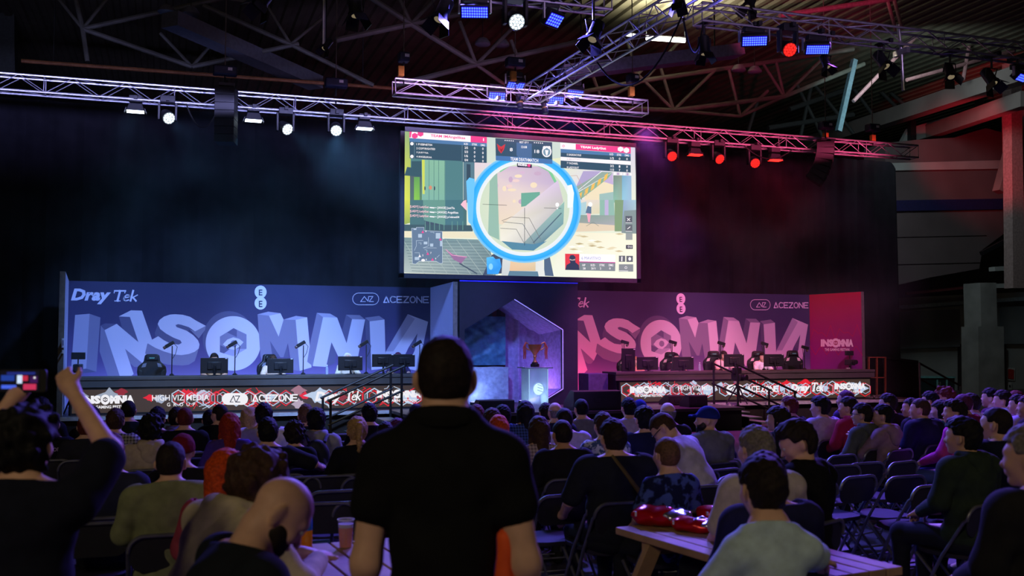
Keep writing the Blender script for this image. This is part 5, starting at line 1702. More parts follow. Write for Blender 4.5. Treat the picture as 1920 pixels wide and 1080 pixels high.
# stairs with rails
def stairs(xt, xb, label, Y0=19.62, Y1=20.66):
    root = empty('stage_stairs', (xb, (Y0 + Y1) / 2, 0), 0, label, 'stairs')
    sg = 1 if xt > xb else -1
    n = 3
    for i in range(n):
        xa = xt - sg * (i * .32)
        z = .5 - (i + 1) * .5 / (n + 1)
        ch(MB().span((min(xa, xa - sg * .34), Y0 + .05, z - .03), (max(xa, xa - sg * .34), Y1 - .05, z)).build('tread', mat('stair_tread', (120, 124, 128), .4, .4), smooth=0), root)
        ch(MB().span((min(xa, xa - sg * .02), Y0 + .08, 0), (max(xa, xa - sg * .02), Y1 - .08, z - .03)).build('riser', M_BLACK, smooth=0), root)
    for y in (Y0, Y1):
        for k, z0, z1 in ((0, 1.46, .79), (1, .98, .32)):
            ch(MB().tube([(xt + sg * .05, y, z0), (xb, y, z1)], .024, 8).build('handrail', M_BLACK), root)
        ch(MB().tube([(xt, y, .0), (xt, y, 1.44)], .026, 8).build('post', M_BLACK), root)
        ch(MB().tube([(xb + sg * .05, y, 0), (xb + sg * .05, y, .8)], .026, 8).build('post', M_BLACK), root)
    return root


stairs(4.40, 2.94, 'black railed stairs climbing to the left side of the central stage')
stairs(12.1, 13.65, 'black railed stairs going down from the right side of the central stage')
# right end of the stage: gear
t = slab('equipment_rack', 23.2, [(1655, 668), (1722, 676), (1725, 782), (1655, 782)], .8, mat('rack_black', (15, 14, 16), .6), bevel=.02)
slab('rack_lid', 23.15, [(1655, 668), (1722, 676), (1722, 680), (1655, 672)], .85, M_DARK, t)
tag(t, 'tall black equipment case at the right end of the stage', 'case')
t = slab('rack_frame', 22.9, [(1629, 669), (1662, 669), (1662, 671), (1629, 671)], .05, mat('copper_frame', (130, 70, 44), .5))
for xx in (1629, 1644, 1660):
    slab('upright', 22.9, [(xx, 671), (xx + 2, 671), (xx + 2, 745), (xx, 745)], .05, mat('copper_frame', (130, 70, 44), .5), t)
slab('lower_bar', 22.9, [(1629, 707), (1662, 707), (1662, 709), (1629, 709)], .05, mat('copper_frame', (130, 70, 44), .5), t)
tag(t, 'thin copper toned open frame beside the black equipment case', 'frame')
a, b = at_y(1724, 681, 21.8), at_y(1800, 723, 21.8)
root = empty('exit_stairs', (a.x, 21.8, 0), 0, 'black stair rail going down at the far right of the stage', 'stairs')
for dz in (0, .42):
    ch(MB().tube([a - V((0, 0, dz)), b - V((0, 0, dz))], .028, 8).build('handrail', M_BLACK), root)
for p in (a, b):
    ch(MB().tube([p, (p.x, p.y, 0)], .026, 8).build('post', mat('pale_post_tube', (120, 130, 150), .4, .4)), root)
for i in range(3):
    ch(MB().span((a.x + i * .35, 21.8, 0), (a.x + .34 + i * .35, 22.7, .42 - i * .13)).build('step', M_BLACK, smooth=0), root)
c = at_y(1640, 745, 21.2)
mb = MB()
rnd = random.Random(5)
mb.tube([(c.x + .5 * u * math.cos(u * 9) * .8, 21.15 + .12 * math.sin(u * 13), .53 + .05 * abs(math.sin(u * 7))) for u in [k / 40 - .5 for k in range(60)]], .025, 6)
tag(mb.build('cable_heap', mat('grey_cable', (80, 76, 72), .7)), 'heap of grey cable at the right end of the stage deck', 'cable')

# ================================================================ people
def nets(D, org, res):
    """surface nets: a smooth mesh from a distance grid"""
    s = D < 0
    c = [s[i:s.shape[0] - 1 + i, j:s.shape[1] - 1 + j, k:s.shape[2] - 1 + k] for i in (0, 1) for j in (0, 1) for k in (0, 1)]
    sm = sum(x.astype(np.int8) for x in c)
    act = np.argwhere((sm > 0) & (sm < 8))
    idx = -np.ones(sm.shape, dtype=np.int64)
    idx[act[:, 0], act[:, 1], act[:, 2]] = np.arange(len(act))
    off = np.array([(i, j, k) for i in (0, 1) for j in (0, 1) for k in (0, 1)])
    d = np.stack([D[act[:, 0] + o[0], act[:, 1] + o[1], act[:, 2] + o[2]] for o in off], 1)
    P = np.zeros((len(act), 3))
    N = np.zeros(len(act))
    for a in range(8):
        for b in range(a + 1, 8):
            if np.abs(off[a] - off[b]).sum() != 1:
                continue
            m = (d[:, a] < 0) != (d[:, b] < 0)
            t = d[m, a] / (d[m, a] - d[m, b])
            P[m] += off[a] + t[:, None] * (off[b] - off[a])
            N[m] += 1
    P = (P / N[:, None] + act) * res + org
    F = []
    for ax in range(3):
        u, w = (ax + 1) % 3, (ax + 2) % 3
        A = np.moveaxis(s, (ax, u, w), (0, 1, 2))
        I = np.moveaxis(idx, (ax, u, w), (0, 1, 2))
        m = np.argwhere(A[:-1, 1:-1, 1:-1] != A[1:, 1:-1, 1:-1])
        i, j, k = m[:, 0], m[:, 1] + 1, m[:, 2] + 1
        q = np.stack([I[i, j - 1, k - 1], I[i, j, k - 1], I[i, j, k], I[i, j - 1, k]], 1)
        fl = ~A[i, j, k]
        q[fl] = q[fl][:, ::-1]
        F.append(q)
    F = np.concatenate(F)
    return P, F[(F >= 0).all(1)]


def field(prims, res, k=.03, cut=None, wrinkle=0.0, freq=30, seed=0):
    """prims: ('c',a,b,ra,rb[,k]) tapered limb, ('e',c,r,R[,k]) ellipsoid; smooth union"""
    los, his, bb = [], [], []
    for p in prims:
        if p[0] == 'c':
            a, b, m = np.array(p[1]), np.array(p[2]), max(p[3], p[4])
            lo, hi = np.minimum(a, b) - m, np.maximum(a, b) + m
        else:
            m = max(p[2])
            lo, hi = np.array(p[1]) - m, np.array(p[1]) + m
        bb.append((lo, hi))
        los.append(lo)
        his.append(hi)
    pad = res * 3 + .01
    org = np.min(los, 0) - pad
    n = np.ceil((np.max(his, 0) + pad - org) / res).astype(int) + 1
    D = np.full(n, .2, dtype=np.float32)
    for p, (lo, hi) in zip(prims, bb):
        kk = p[5] if (p[0] == 'c' and len(p) > 5) else p[4] if (p[0] == 'e' and len(p) > 4) else k
        i0 = np.maximum(((lo - kk - res * 2 - org) / res).astype(int), 0)
        i1 = np.minimum(((hi + kk + res * 2 - org) / res).astype(int) + 2, n)
        g = np.stack(np.meshgrid(*[np.arange(a, b) * res + o for a, b, o in zip(i0, i1, org)], indexing='ij'), -1).astype(np.float32)
        if p[0] == 'c':
            a, b = np.array(p[1], dtype=np.float32), np.array(p[2], dtype=np.float32)
            ba = b - a
            t = np.clip(((g - a) @ ba) / max(ba @ ba, 1e-9), 0, 1)
            d = np.linalg.norm(g - a - t[..., None] * ba, axis=-1) - (p[3] + t * (p[4] - p[3]))
        else:
            q = g - np.array(p[1], dtype=np.float32)
            if p[3] is not None:
                q = q @ np.array(p[3], dtype=np.float32)
            r = np.array(p[2], dtype=np.float32)
            k0 = np.linalg.norm(q / r, axis=-1)
            k1 = np.linalg.norm(q / (r * r), axis=-1) + 1e-9
            d = k0 * (k0 - 1) / k1
        sl = tuple(slice(a, b) for a, b in zip(i0, i1))
        o = D[sl]
        h = np.maximum(kk - np.abs(o - d), 0)
        D[sl] = np.minimum(o, d) - h * h / (4 * kk)
    G = None
    if cut is not None or wrinkle:
        G = np.stack(np.meshgrid(*[np.arange(a) * res + o for a, o in zip(n, org)], indexing='ij'), -1).astype(np.float32)
    if wrinkle and freq > 78:
        rg = np.random.RandomState(11)
        for i in range(9):
            d = rg.normal(size=3)
            d = (d / np.linalg.norm(d) * freq * rg.uniform(.6, 1.7)).astype(np.float32)
            D += wrinkle * .42 * np.sin(G @ d + rg.uniform(0, 6)).astype(np.float32)
    elif wrinkle:
        x, y, z = G[..., 0], G[..., 1], G[..., 2]
        f = freq
        D += wrinkle * (np.sin(f * z + 3 * np.sin(f * .35 * x + seed) + seed) * .5 + np.sin(f * .7 * (x + .6 * z) + 2 * np.sin(f * .4 * y)) * .35 + np.sin(f * 1.6 * (z - .5 * x) + seed * 2) * .25).astype(np.float32)
    if cut is not None:
        D = np.maximum(D, cut(G))
    return D, org


def skin_mesh(name, prims, res, **kw):
    D, org = field(prims, res, **kw)
    P, F = nets(D, org, res)
    me = bpy.data.meshes.new(name)
    me.vertices.add(len(P))
    me.vertices.foreach_set('co', P.astype(np.float32).ravel())
    me.loops.add(F.size)
    me.loops.foreach_set('vertex_index', F.astype(np.int32).ravel())
    me.polygons.add(len(F))
    me.polygons.foreach_set('loop_start', np.arange(0, F.size, 4, dtype=np.int32))
    me.polygons.foreach_set('use_smooth', np.ones(len(F), dtype=bool))
    me.update(calc_edges=True)
    me.validate()
    return me


def Rx(a):
    return np.array(Matrix.Rotation(a, 3, 'X'))


def rot(yaw=0, pitch=0, roll=0):
    return np.array(Matrix.Rotation(yaw, 3, 'Z') @ Matrix.Rotation(pitch, 3, 'X') @ Matrix.Rotation(roll, 3, 'Y'))


def head_prims(beard=False, ears=True):
    """head frame: origin at mid head, +y is the face"""
    P = [('e', (0, -.012, .028), (.077, .099, .092), None), ('e', (0, .01, -.02), (.066, .078, .088), None), ('c', (0, .035, -.07), (0, .062, -.098), .042, .024),
         ('c', (0, .083, .0), (0, .106, -.036), .010, .013, .012), ('e', (0, .088, -.064), (.024, .012, .010), None, .012),
         ('c', (-.03, .076, .022), (.03, .076, .022), .016, .016, .02), ('e', (-.04, .066, -.03), (.02, .02, .02), None), ('e', (.04, .066, -.03), (.02, .02, .02), None)]
    if ears:
        for q in (-1, 1):
            P += [('e', (q * .083, -.014, -.006), (.010, .026, .036), rot(q * .5), .007), ('e', (q * .079, -.010, -.035), (.009, .012, .014), None, .008)]
    return P


def xf(prims, R, t, s=1.0):
    out = []
    for p in prims:
        if p[0] == 'c':
            out.append(('c', tuple(R @ np.array(p[1]) * s + t), tuple(R @ np.array(p[2]) * s + t), p[3] * s, p[4] * s) + p[5:])
        else:
            R0 = p[3] if p[3] is not None else np.eye(3)
            out.append(('e', tuple(R @ np.array(p[1]) * s + t), tuple(np.array(p[2]) * s), R @ R0) + p[4:])
    return out


def hand_prims(w, e, curl=.5, side=1, up=(0, 0, 1)):
    """palm, four fingers and a thumb growing on from wrist w, away from elbow e"""
    w, e = np.array(w, float), np.array(e, float)
    d = (w - e) / np.linalg.norm(w - e)
    u = np.array(up, float)
    u = u - d * (u @ d)
    u /= np.linalg.norm(u) + 1e-9
    x = np.cross(d, u) * side
    P = [('c', tuple(w), tuple(w + d * .03), .027, .027), ('e', tuple(w + d * .055), (.040, .046, .017), np.stack([x, d, u], 1))]
    for i, l in enumerate((.066, .076, .072, .056)):
        b = w + d * .093 + x * (.028 - i * .019)
        m = b + (d * math.cos(curl) - u * math.sin(curl)) * l * .5
        t = m + (d * math.cos(curl * 2.1) - u * math.sin(curl * 2.1)) * l * .5
        P += [('c', tuple(b - d * .02), tuple(m), .0095, .009, .006), ('c', tuple(m), tuple(t), .009, .0075, .006)]
    b = w + d * .03 + x * .03
    m = b + (d * .6 + x * .7 - u * .25) * .04
    P += [('c', tuple(b), tuple(m), .013, .011, .01), ('c', tuple(m), tuple(m + (d * .9 + x * .15 - u * .3) * .035), .011, .009, .008)]
    return P


ARMS = {'lap': ((.25, .02, .80), (.11, .24, .68)), 'cross': ((.24, .06, .80), (-.04, .17, .80)), 'desk': ((.26, .12, .84), (.15, .36, .80)),
        'phone': ((.22, .14, .80), (.07, .30, .96)), 'knees': ((.27, .12, .76), (.15, .36, .62))}
BUILDS = {}


def build_pose(lean=0.0, arms='lap', hy=0.0, hp=0.0, hr=0.0, bulk=1.0, sleeve='short', stand=False, res=.013, collar=0, armsL=None, armsR=None, hair_back=0, legs=True, wr=.0035, seed=0, neck=1.0, up=(0, 0, 1), drop=0.0, cuff=.86):
    key = (lean, arms, hy, hp, hr, bulk, sleeve, stand, res, collar, armsL, armsR, legs, wr, seed, neck, up, drop, cuff)
    if key in BUILDS:
        return BUILDS[key]
    pz = .93 if stand else .54
    py = 0.0 if stand else -.07
    O = np.array((0, py, pz))
    RL = Rx(-lean)
    U = lambda x, y, z: tuple(RL @ np.array((x, y, z)) + O)      # upper body, relative to the pelvis
    b = bulk
    torso = [('e', U(0, 0, .02), (.168 * b, .125 * b, .13), RL), ('e', U(0, -.015, .19), (.148 * b * (1.06 if b > 1.1 else 1), .112 * b, .19), RL), ('e', U(0, -.018, .38), (.168 * b, .112 * b, .17), RL),
             ('c', U(-.155 * b, -.022, .475 - drop), U(.155 * b, -.022, .475 - drop), .062 * b, .062 * b), ('c', U(-.13 * b, -.025, .49 - drop), U(-.03, -.02, .545), .045, .055), ('c', U(.13 * b, -.025, .49 - drop), U(.03, -.02, .545), .045, .055)]
    hc = np.array(U(0, .035, .672))
    HR = rot(hy, hp, hr)
    if lean:
        HR = RL @ HR
    nk0, nk1 = U(0, -.015, .52), tuple(hc + HR @ np.array((0, -.025, -.07)))
    bodyP = [('c', nk0, nk1, .058 * neck, .054 * neck)] + xf(head_prims(), HR, hc)
    sleeveP, handsP = [], []
    for q, ar in ((-1, armsL), (1, armsR)):
        sh = U(q * .182 * b, -.022, .465 - drop)
        if ar is None:
            (ex, ey, ez), (wx, wy, wz) = ARMS[arms]
            sc = 1 if not stand else 1
            dz = pz - .54
            el, wr_ = (q * ex * (.6 + .4 * b), ey + py + .07 - .07, ez + dz), (q * wx, wy - .02, wz + dz)
            if arms == 'cross' and q < 0:
                wr_ = (.08, wy - .02, wz + dz - .03)
                wr_ = (-q * .08, wy - .03, wz + dz)
        else:
            el, wr_ = ar
        up_, fo = [('c', sh, el, .056 * (.7 + .3 * b), .043 * (.75 + .25 * b))], [('c', el, wr_, .042 * (.8 + .2 * b), .028)]
        bodyP += up_ + fo
        handsP += hand_prims(wr_, el, .55, q, up)
        sl = [('c', sh, el, .056 * (.7 + .3 * b) + .016, .043 + .02)]
        if sleeve == 'short':
            m = np.array(sh) + (np.array(el) - np.array(sh)) * cuff
            sl = [('c', sh, tuple(m), .060 * (.7 + .3 * b) + .016, .054 * (.6 + .4 * b) + .017)]
        elif sleeve == 'long':
            w2 = np.array(el) + (np.array(wr_) - np.array(el)) * .93
            sl = [('c', sh, el, .06 * (.7 + .3 * b) + .016, .064), ('c', el, tuple(w2), .062, .045)]
        elif sleeve == 'roll':
            w2 = np.array(el) + (np.array(wr_) - np.array(el)) * .35
            sl = [('c', sh, el, .06 * (.7 + .3 * b) + .016, .064), ('c', el, tuple(w2), .062, .056)]
        sleeveP += sl
    legP = []
    for q in (-1, 1):
        if stand:
            hip, kn, an, toe = (q * .092 * b, 0, .9), (q * .1 * b, .015, .5), (q * .1 * b, -.02, .09), (q * .13, .14, .035)
        else:
            hip, kn, an, toe = (q * .095, -.05, .55), (q * .125, .37, .52), (q * .12, .38, .1), (q * .14, .53, .04)
        legP.append((hip, kn, an, toe))
    thigh = []
    for hip, kn, an, toe in legP:
        thigh += [('c', hip, kn, .085 * (.6 + .4 * b), .056), ('c', kn, an, .055, .037)]
    feet = [('c', l[2], l[3], .04, .03) for l in legP]
    torsoB = [tuple(list(p[:2]) + [tuple(np.array(p[2]) * .93)] + list(p[3:])) if p[0] == 'e' else (p[0], p[1], p[2], p[3] * .9, p[4] * .9) for p in torso]
    out = {'hc': hc, 'HR': HR, 'body': skin_mesh('person_body', torsoB + bodyP + handsP + (thigh + feet if legs else []), res, k=.03)}

    def grow(P, a):
        return [('c', p[1], p[2], p[3] + a, p[4] + a) + p[5:] if p[0] == 'c' else ('e', p[1], tuple(np.array(p[2]) + a), p[3]) + p[4:] for p in P]
    nkA, nkB = np.array(nk0), np.array(nk1)
    ax = (nkB - nkA) / np.linalg.norm(nkB - nkA)
    lim = nkA + ax * (.015 + .02 * collar)
    hem = pz - .10

    def cut(G):
        d = (G - lim.astype(np.float32)) @ ax.astype(np.float32)
        r = np.linalg.norm(G - nkA.astype(np.float32), axis=-1)
        near = np.where(r < .17, d, -1)
        c = np.maximum(near, hem - G[..., 2])
        if sleeve == 'none':
            pass
        return c.astype(np.float32)
    out['shirt'] = skin_mesh('person_shirt', grow(torso, .014) + sleeveP + ([('c', nk0, tuple(nkA + ax * .08), .068 * neck, .066 * neck)]), res, k=.035, cut=cut, wrinkle=wr, freq=34, seed=seed)
    if legs:
        tz = .07
        out['trousers'] = skin_mesh('person_trousers', grow(thigh, .013) + [('e', U(0, 0, -.01), (.172 * b, .13 * b, .12), None)], max(res, .013), k=.04, cut=lambda G: np.maximum(np.maximum(G[..., 2] - (pz + .07), .08 - G[..., 2]), -1).astype(np.float32), wrinkle=.003)
        out['shoe'] = []
        for l in legP:
            a, t = np.array(l[2]), np.array(l[3])
            out['shoe'].append(skin_mesh('person_shoe', [('c', tuple(a + (0, -.02, -.045)), tuple(t), .048, .042), ('c', tuple(a + (0, -.01, -.01)), tuple(a + (0, 0, -.04)), .046, .05)], max(res, .013), cut=lambda G: (-G[..., 2] + .002).astype(np.float32)))
    out['sh'] = U(.13 * b, -.1, .47)
    out['U'] = U
    out['RL'] = RL
    BUILDS[key] = out
    return out


HAIRS = {}


def hair_mesh(style, res=.0085):
    """hair and headwear in the head frame"""
    if style in HAIRS:
        return HAIRS[style]
    sk = lambda a, dz=0.0, dy=0.0: [('e', (0, -.016 + dy, .03 + dz), (.079 + a, .101 + a, .094 + a), None), ('e', (0, -.03, -.01), (.072 + a, .075 + a, .08 + a), None)]

    def cap(line=.045, nape=-.075, ear=True, fz=.066, back=-.01):
        def f(G):
            x, y, z = G[..., 0], G[..., 1], G[..., 2]
            front = np.minimum(y - .035, -(z - fz - np.minimum(0, y - .09) * -.2)) if False else np.minimum(y - (.024 + .35 * np.maximum(z - .01, 0)), fz - z)
            side = np.minimum(.062 - np.abs(x), .0) if not ear else -np.ones_like(x)
            d = np.maximum(front, nape + .35 * np.maximum(y + .03, 0) * 2.2 - z)
            if ear:
                d = np.maximum(d, np.minimum(np.minimum(np.abs(x) - .060, .018 - z), y + .045))
            return d.astype(np.float32)
        return f
    w, fr, sd = .0032, 150, 1
    if style == 'short':
        P, c = sk(.012) + [('e', (0, .0, .05), (.074, .09, .09), None)], cap()
    elif style == 'crop':
        P, c, w = sk(.006), cap(nape=-.06, fz=.062), .0014
    elif style == 'full':
        P, c = sk(.02, .004) + [('e', (.01, .03, .085), (.07, .07, .05), None)], cap(fz=.06, nape=-.085)
        w = .004
    elif style == 'curly':
        P, c, w, fr = sk(.033, .006) + [('e', (0, .03, .09), (.08, .07, .06), None)], cap(fz=.05, nape=-.09), .010, 85
    elif style == 'curlybig':
        P, c, w, fr = sk(.05, .0), cap(fz=.05, nape=-.13, ear=False), .012, 80
    elif style == 'fringe':     # bald crown
        P, w = sk(.004), .0006
        f0 = cap(nape=-.06)
        c = lambda G: np.maximum(f0(G), G[..., 2] - .035).astype(np.float32)
    elif style in ('long', 'wavy'):
        P = sk(.02) + [('c', (0, -.075, .02), (0, -.105, -.25), .085, .07), ('c', (-.07, -.03, .02), (-.085, -.06, -.22), .035, .03), ('c', (.07, -.03, .02), (.085, -.06, -.22), .035, .03)]
        c = lambda G: np.minimum(G[..., 1] - (.0 + .45 * np.maximum(G[..., 2] - .01, 0)), .055 - G[..., 2]).astype(np.float32)
        w, fr = (.003, 110) if style == 'long' else (.009, 55)
    elif style == 'bob':
        P = sk(.024) + [('e', (0, -.045, -.05), (.092, .075, .09), None)]
        c = lambda G: np.maximum(np.minimum(G[..., 1] - (.01 + .45 * np.maximum(G[..., 2] - .01, 0)), .055 - G[..., 2]), -.115 - G[..., 2]).astype(np.float32)
    elif style == 'pony':
        P = sk(.012) + [('e', (0, -.12, .06), (.032, .035, .035), None), ('c', (0, -.135, .05), (0, -.15, -.16), .034, .02)]
        f0 = cap()
        c = lambda G: np.where(G[..., 1] < -.1, -1, f0(G)).astype(np.float32)
    elif style == 'bun':
        P = sk(.012) + [('e', (0, -.105, .055), (.042, .04, .042), None)]
        f0 = cap()
        c = lambda G: np.where(G[..., 1] < -.1, -1, f0(G)).astype(np.float32)
    elif style == 'beanie':
        P, w = sk(.016, .008), .0015
        c = lambda G: (.012 + .12 * (G[..., 1] + .02) - G[..., 2]).astype(np.float32)
    elif style == 'cap':
        P, w = sk(.012, .004) + [('c', (-.04, .085, .04), (.04, .085, .04), .012, .012), ('c', (-.045, .14, .03), (.045, .14, .03), .009, .009), ('c', (-.02, .165, .027), (.02, .165, .027), .008, .008), ('c', (0, .09, .04), (0, .16, .028), .012, .009)], 0
        c = lambda G: np.where(G[..., 1] > .09, -1, (.022 - G[..., 2])).astype(np.float32)
    elif style == 'hood':
        P, w = sk(.035, .0, -.012) + [('c', (0, -.05, -.08), (0, -.07, -.13), .085, .1)], .004
        c = lambda G: np.minimum(G[..., 1] - .035, .075 - G[..., 2] + 2 * np.maximum(0, G[..., 1] - .03)).astype(np.float32)
        fr = 40
    elif style == 'beard':
        P, w = [('e', (0, .03, -.055), (.071, .064, .062), None), ('c', (0, .05, -.085), (0, .066, -.115), .045, .026), ('e', (0, .022, -.04), (.073, .045, .06), None)], .0012
        c = lambda G: np.maximum(np.maximum(G[..., 2] + .03 - 1.6 * np.maximum(0, np.abs(G[..., 0]) - .045), -.022 - G[..., 1]), np.minimum(.026 - np.abs(G[..., 0]), np.minimum(G[..., 2] + .073, G[..., 1] - .06))).astype(np.float32)
        res = .007
    elif style == 'headset':
        P, w = [], 0
        n = 14
        arc = [(.095 * math.sin(t), -.005, .03 + .1 * math.cos(t)) for t in [-PI / 2 * 1.15 + PI * 1.15 * k / n for k in range(n + 1)]]
        P = [('c', a, b, .011, .011, .004) for a, b in zip(arc, arc[1:])] + [('e', (q * .092, -.005, -.01), (.022, .038, .045), None) for q in (-1, 1)]
        c = None
        res = .007
    HAIRS[style] = skin_mesh('person_' + style, P, res, k=.02, cut=c, wrinkle=w, freq=fr, seed=sd)
    return HAIRS[style]


SKIN = {'fair': (214, 168, 146), 'tan': (190, 140, 114), 'dark': (110, 76, 60)}
HAIRC = {'black': (20, 18, 20), 'dark': (36, 27, 24), 'brown': (66, 46, 34), 'lbrown': (104, 76, 54), 'blond': (176, 140, 96), 'red': (150, 44, 20), 'auburn': (96, 36, 26), 'grey': (120, 112, 108), 'maroon': (110, 20, 40), 'navy': (28, 40, 120), 'orange': (196, 70, 20), 'white': (220, 214, 206), 'purple': (90, 40, 70)}


def cloth(c):
    return mat('cloth_%d_%d_%d' % tuple(c), c, .9, noise=.18, scale=18, spec=.15)


def person(pos, H, yaw, shirt, label, pose=None, hair=('short', 'dark'), skin='fair', trousers=(34, 36, 44), extra=(), name='person', hood=None, top_name='shirt', Htop=1.333, base=0.0):
    pose = dict(pose or {})
    B = build_pose(**pose)
    s = (H - base) / ((Htop) if not pose.get('stand') else 1.725)
    body = link_mesh(name, B['body'], mat('skin_' + skin, SKIN[skin], .55, noise=.08, scale=25), None, (pos[0], pos[1], base), (0, 0, yaw), s)
    tag(body, label, 'person')
    body.matrix_world = Matrix.Translation((pos[0], pos[1], base)) @ Matrix.Rotation(yaw, 4, 'Z') @ Matrix.Scale(s, 4)
    sm = shirt if isinstance(shirt, bpy.types.Material) else cloth(shirt)
    top = link_mesh(top_name, B['shirt'], sm, body)
    if 'trousers' in B:
        link_mesh('trousers', B['trousers'], cloth(trousers), body)
        for m in B['shoe']:
            link_mesh('shoe', m, cloth((30, 29, 30)), body)
    R = Matrix(B['HR'].tolist())

    def onhead(nm, me, m):
        o = link_mesh(nm, me, m, body, tuple(B['hc']))
        o.rotation_euler = R.to_euler()
        return o
    if hair and hair[0] != 'bald':
        nm = {'cap': 'cap', 'beanie': 'beanie', 'hood': 'hood'}.get(hair[0], 'hair')
        hm = cloth(HAIRC[hair[1]]) if nm != 'hair' else mat('hair_' + hair[1], HAIRC[hair[1]], .7, noise=.45, scale=70, spec=.2)
        onhead(nm, hair_mesh(hair[0]), hm)
    for e in extra:
        if e == 'beard':
            onhead('beard', hair_mesh('beard'), mat('hair_' + (hair[1] if hair and hair[0] != 'bald' else 'dark'), HAIRC['dark'], .6, noise=.4, scale=60))
        elif e == 'headset':
            onhead('headset', hair_mesh('headset'), M_DARK)
        elif e == 'glasses':
            mb = MB()
            for q in (-1, 1):
                c = V((q * .032, .098, .004))
                mb.tube([c + V((.024 * math.cos(t), 0, .018 * math.sin(t))) for t in [2 * PI * k / 14 for k in range(14)]], .003, 5, True)
                mb.tube([(q * .056, .097, .008), (q * .078, .05, .01), (q * .08, -.01, .005)], .003, 5)
            mb.tube([(-.008, .1, .006), (.008, .1, .006)], .003, 5)
            onhead('glasses', None or _glasses(mb), M_BLACK)
        elif e == 'eyes':
            for q in (-1, 1):
                onhead('eye', _eye(q), mat('eye_white', (200, 196, 190), .2))
        elif e[0] == 'hoodback':
            U = B['U']
            if 'hb' not in B:
                B['hb'] = skin_mesh('person_hood', [('c', U(-.075, -.075, .535), U(.075, -.075, .535), .05, .05), ('c', U(-.09, -.01, .555), U(-.06, -.09, .53), .035, .045), ('c', U(.09, -.01, .555), U(.06, -.09, .53), .035, .045), ('e', U(0, -.125, .45), (.085, .045, .10), B['RL'])], .011, wrinkle=.003, freq=45)
            link_mesh('hood', B['hb'], cloth(e[1]) if len(e) > 1 and e[1] else sm, top)
    return body, B


_gl = {}


def _glasses(mb):
    if 'g' not in _gl:
        me = bpy.data.meshes.new('person_glasses')
        me.from_pydata(mb.v, [], mb.f)
        _gl['g'] = me
    return _gl['g']


def _eye(q):
    if q not in _gl:
        mb = MB().ell((q * .032, .083, .003), (.013, .012, .011), 12)
        me = bpy.data.meshes.new('person_eye')
        me.from_pydata(mb.v, [], mb.f)
        _gl[q] = me
    return _gl[q]

# ================================================================ folding chairs
M_TUBE = mat('chair_tube', (120, 120, 132), .4, .6)
M_VINYL = mat('chair_vinyl', (38, 37, 44), .5, noise=.2)


def rrect(w, h, r, n=5):
    pts = []
    for cx, cy, a0 in ((w / 2 - r, h / 2 - r, 0), (-w / 2 + r, h / 2 - r, PI / 2), (-w / 2 + r, -h / 2 + r, PI), (w / 2 - r, -h / 2 + r, 1.5 * PI)):
        pts += [(cx + r * math.cos(a0 + PI / 2 * k / n), cy + r * math.sin(a0 + PI / 2 * k / n)) for k in range(n + 1)]
    return pts


def make_chair():
    root = empty('folding_chair')
    # main hoop: front feet up through the seat to the rounded back
    hoop = [(-.225, .22, .0), (-.225, -.02, .44), (-.225, -.2, .70)]
    for k in range(7):
        t = PI / 2 * k / 6
        hoop.append((-.225 + .09 * (1 - math.cos(t)), -.225 - .02 * math.sin(t), .715 + .09 * math.sin(t)))
    hoop = hoop + [(-x, y, z) for x, y, z in reversed(hoop)]
    MB().tube(hoop, .0125, 8).build('frame', M_TUBE, root)
    B = MB().prism([(x, z) for x, z in rrect(.425, .21, .075)], (0, -.222, .695), (1, 0, 0), (0, -.12, .99), (0, .014, .002))
    B.build('backrest', M_VINYL, root, bevel=.004)
    S = MB().prism([(x, y) for x, y in rrect(.40, .40, .13)], (0, .05, .435), (1, 0, 0), (0, 1, .03), (0, 0, .03))
    S.build('seat', mat('seat_vinyl', (46, 42, 60), .75, noise=.15, spec=.12), root, bevel=.008)
    for q in (-1, 1):
        MB().tube([(q * .2, .2, .43), (q * .205, -.05, .2), (q * .205, -.27, 0)], .0115, 8).build('rear_leg', M_TUBE, root)
    MB().tube([(-.205, -.22, .04), (.205, -.22, .04)], .009, 6).build('rear_stretcher', M_TUBE, root)
    MB().tube([(-.225, .17, .09), (.225, .17, .09)], .009, 6).build('front_stretcher', M_TUBE, root)
    return root


CH0 = make_chair()
CH_FIRST = [True]
CROWD = []      # (px, py, position, short description)


def brief(d, n):
    w = d.split(', ')
    while len(w) > 1 and len(' '.join(w).split()) > n:
        w.pop()
    t = ', '.join(w)
    for cutw in (' at ', ' with ', ' behind ', ' beside ', ' near ', ' by ', ' before ', ' wearing ', ' across ', ' holding ', ' laid ', ' below ', ' right of ', ' left of '):
        if len(t.split()) > n and cutw in t[8:]:
            t = t[:t.rindex(cutw)]
    return t




def chair(pos, yaw, label):
    r = CH0 if CH_FIRST[0] else copy_tree(CH0)
    CH_FIRST[0] = False
    r.location, r.rotation_euler = (pos[0], pos[1], 0), (0, 0, yaw)
    tag(r, label, 'chair', 'black folding chairs of the audience')
    return r


TOPS = {'bald': .127, 'crop': .132, 'curly': .16, 'curlybig': .178, 'full': .155, 'long': .147, 'wavy': .152, 'bob': .152, 'cap': .142, 'beanie': .15, 'hood': .165, 'fringe': .13}


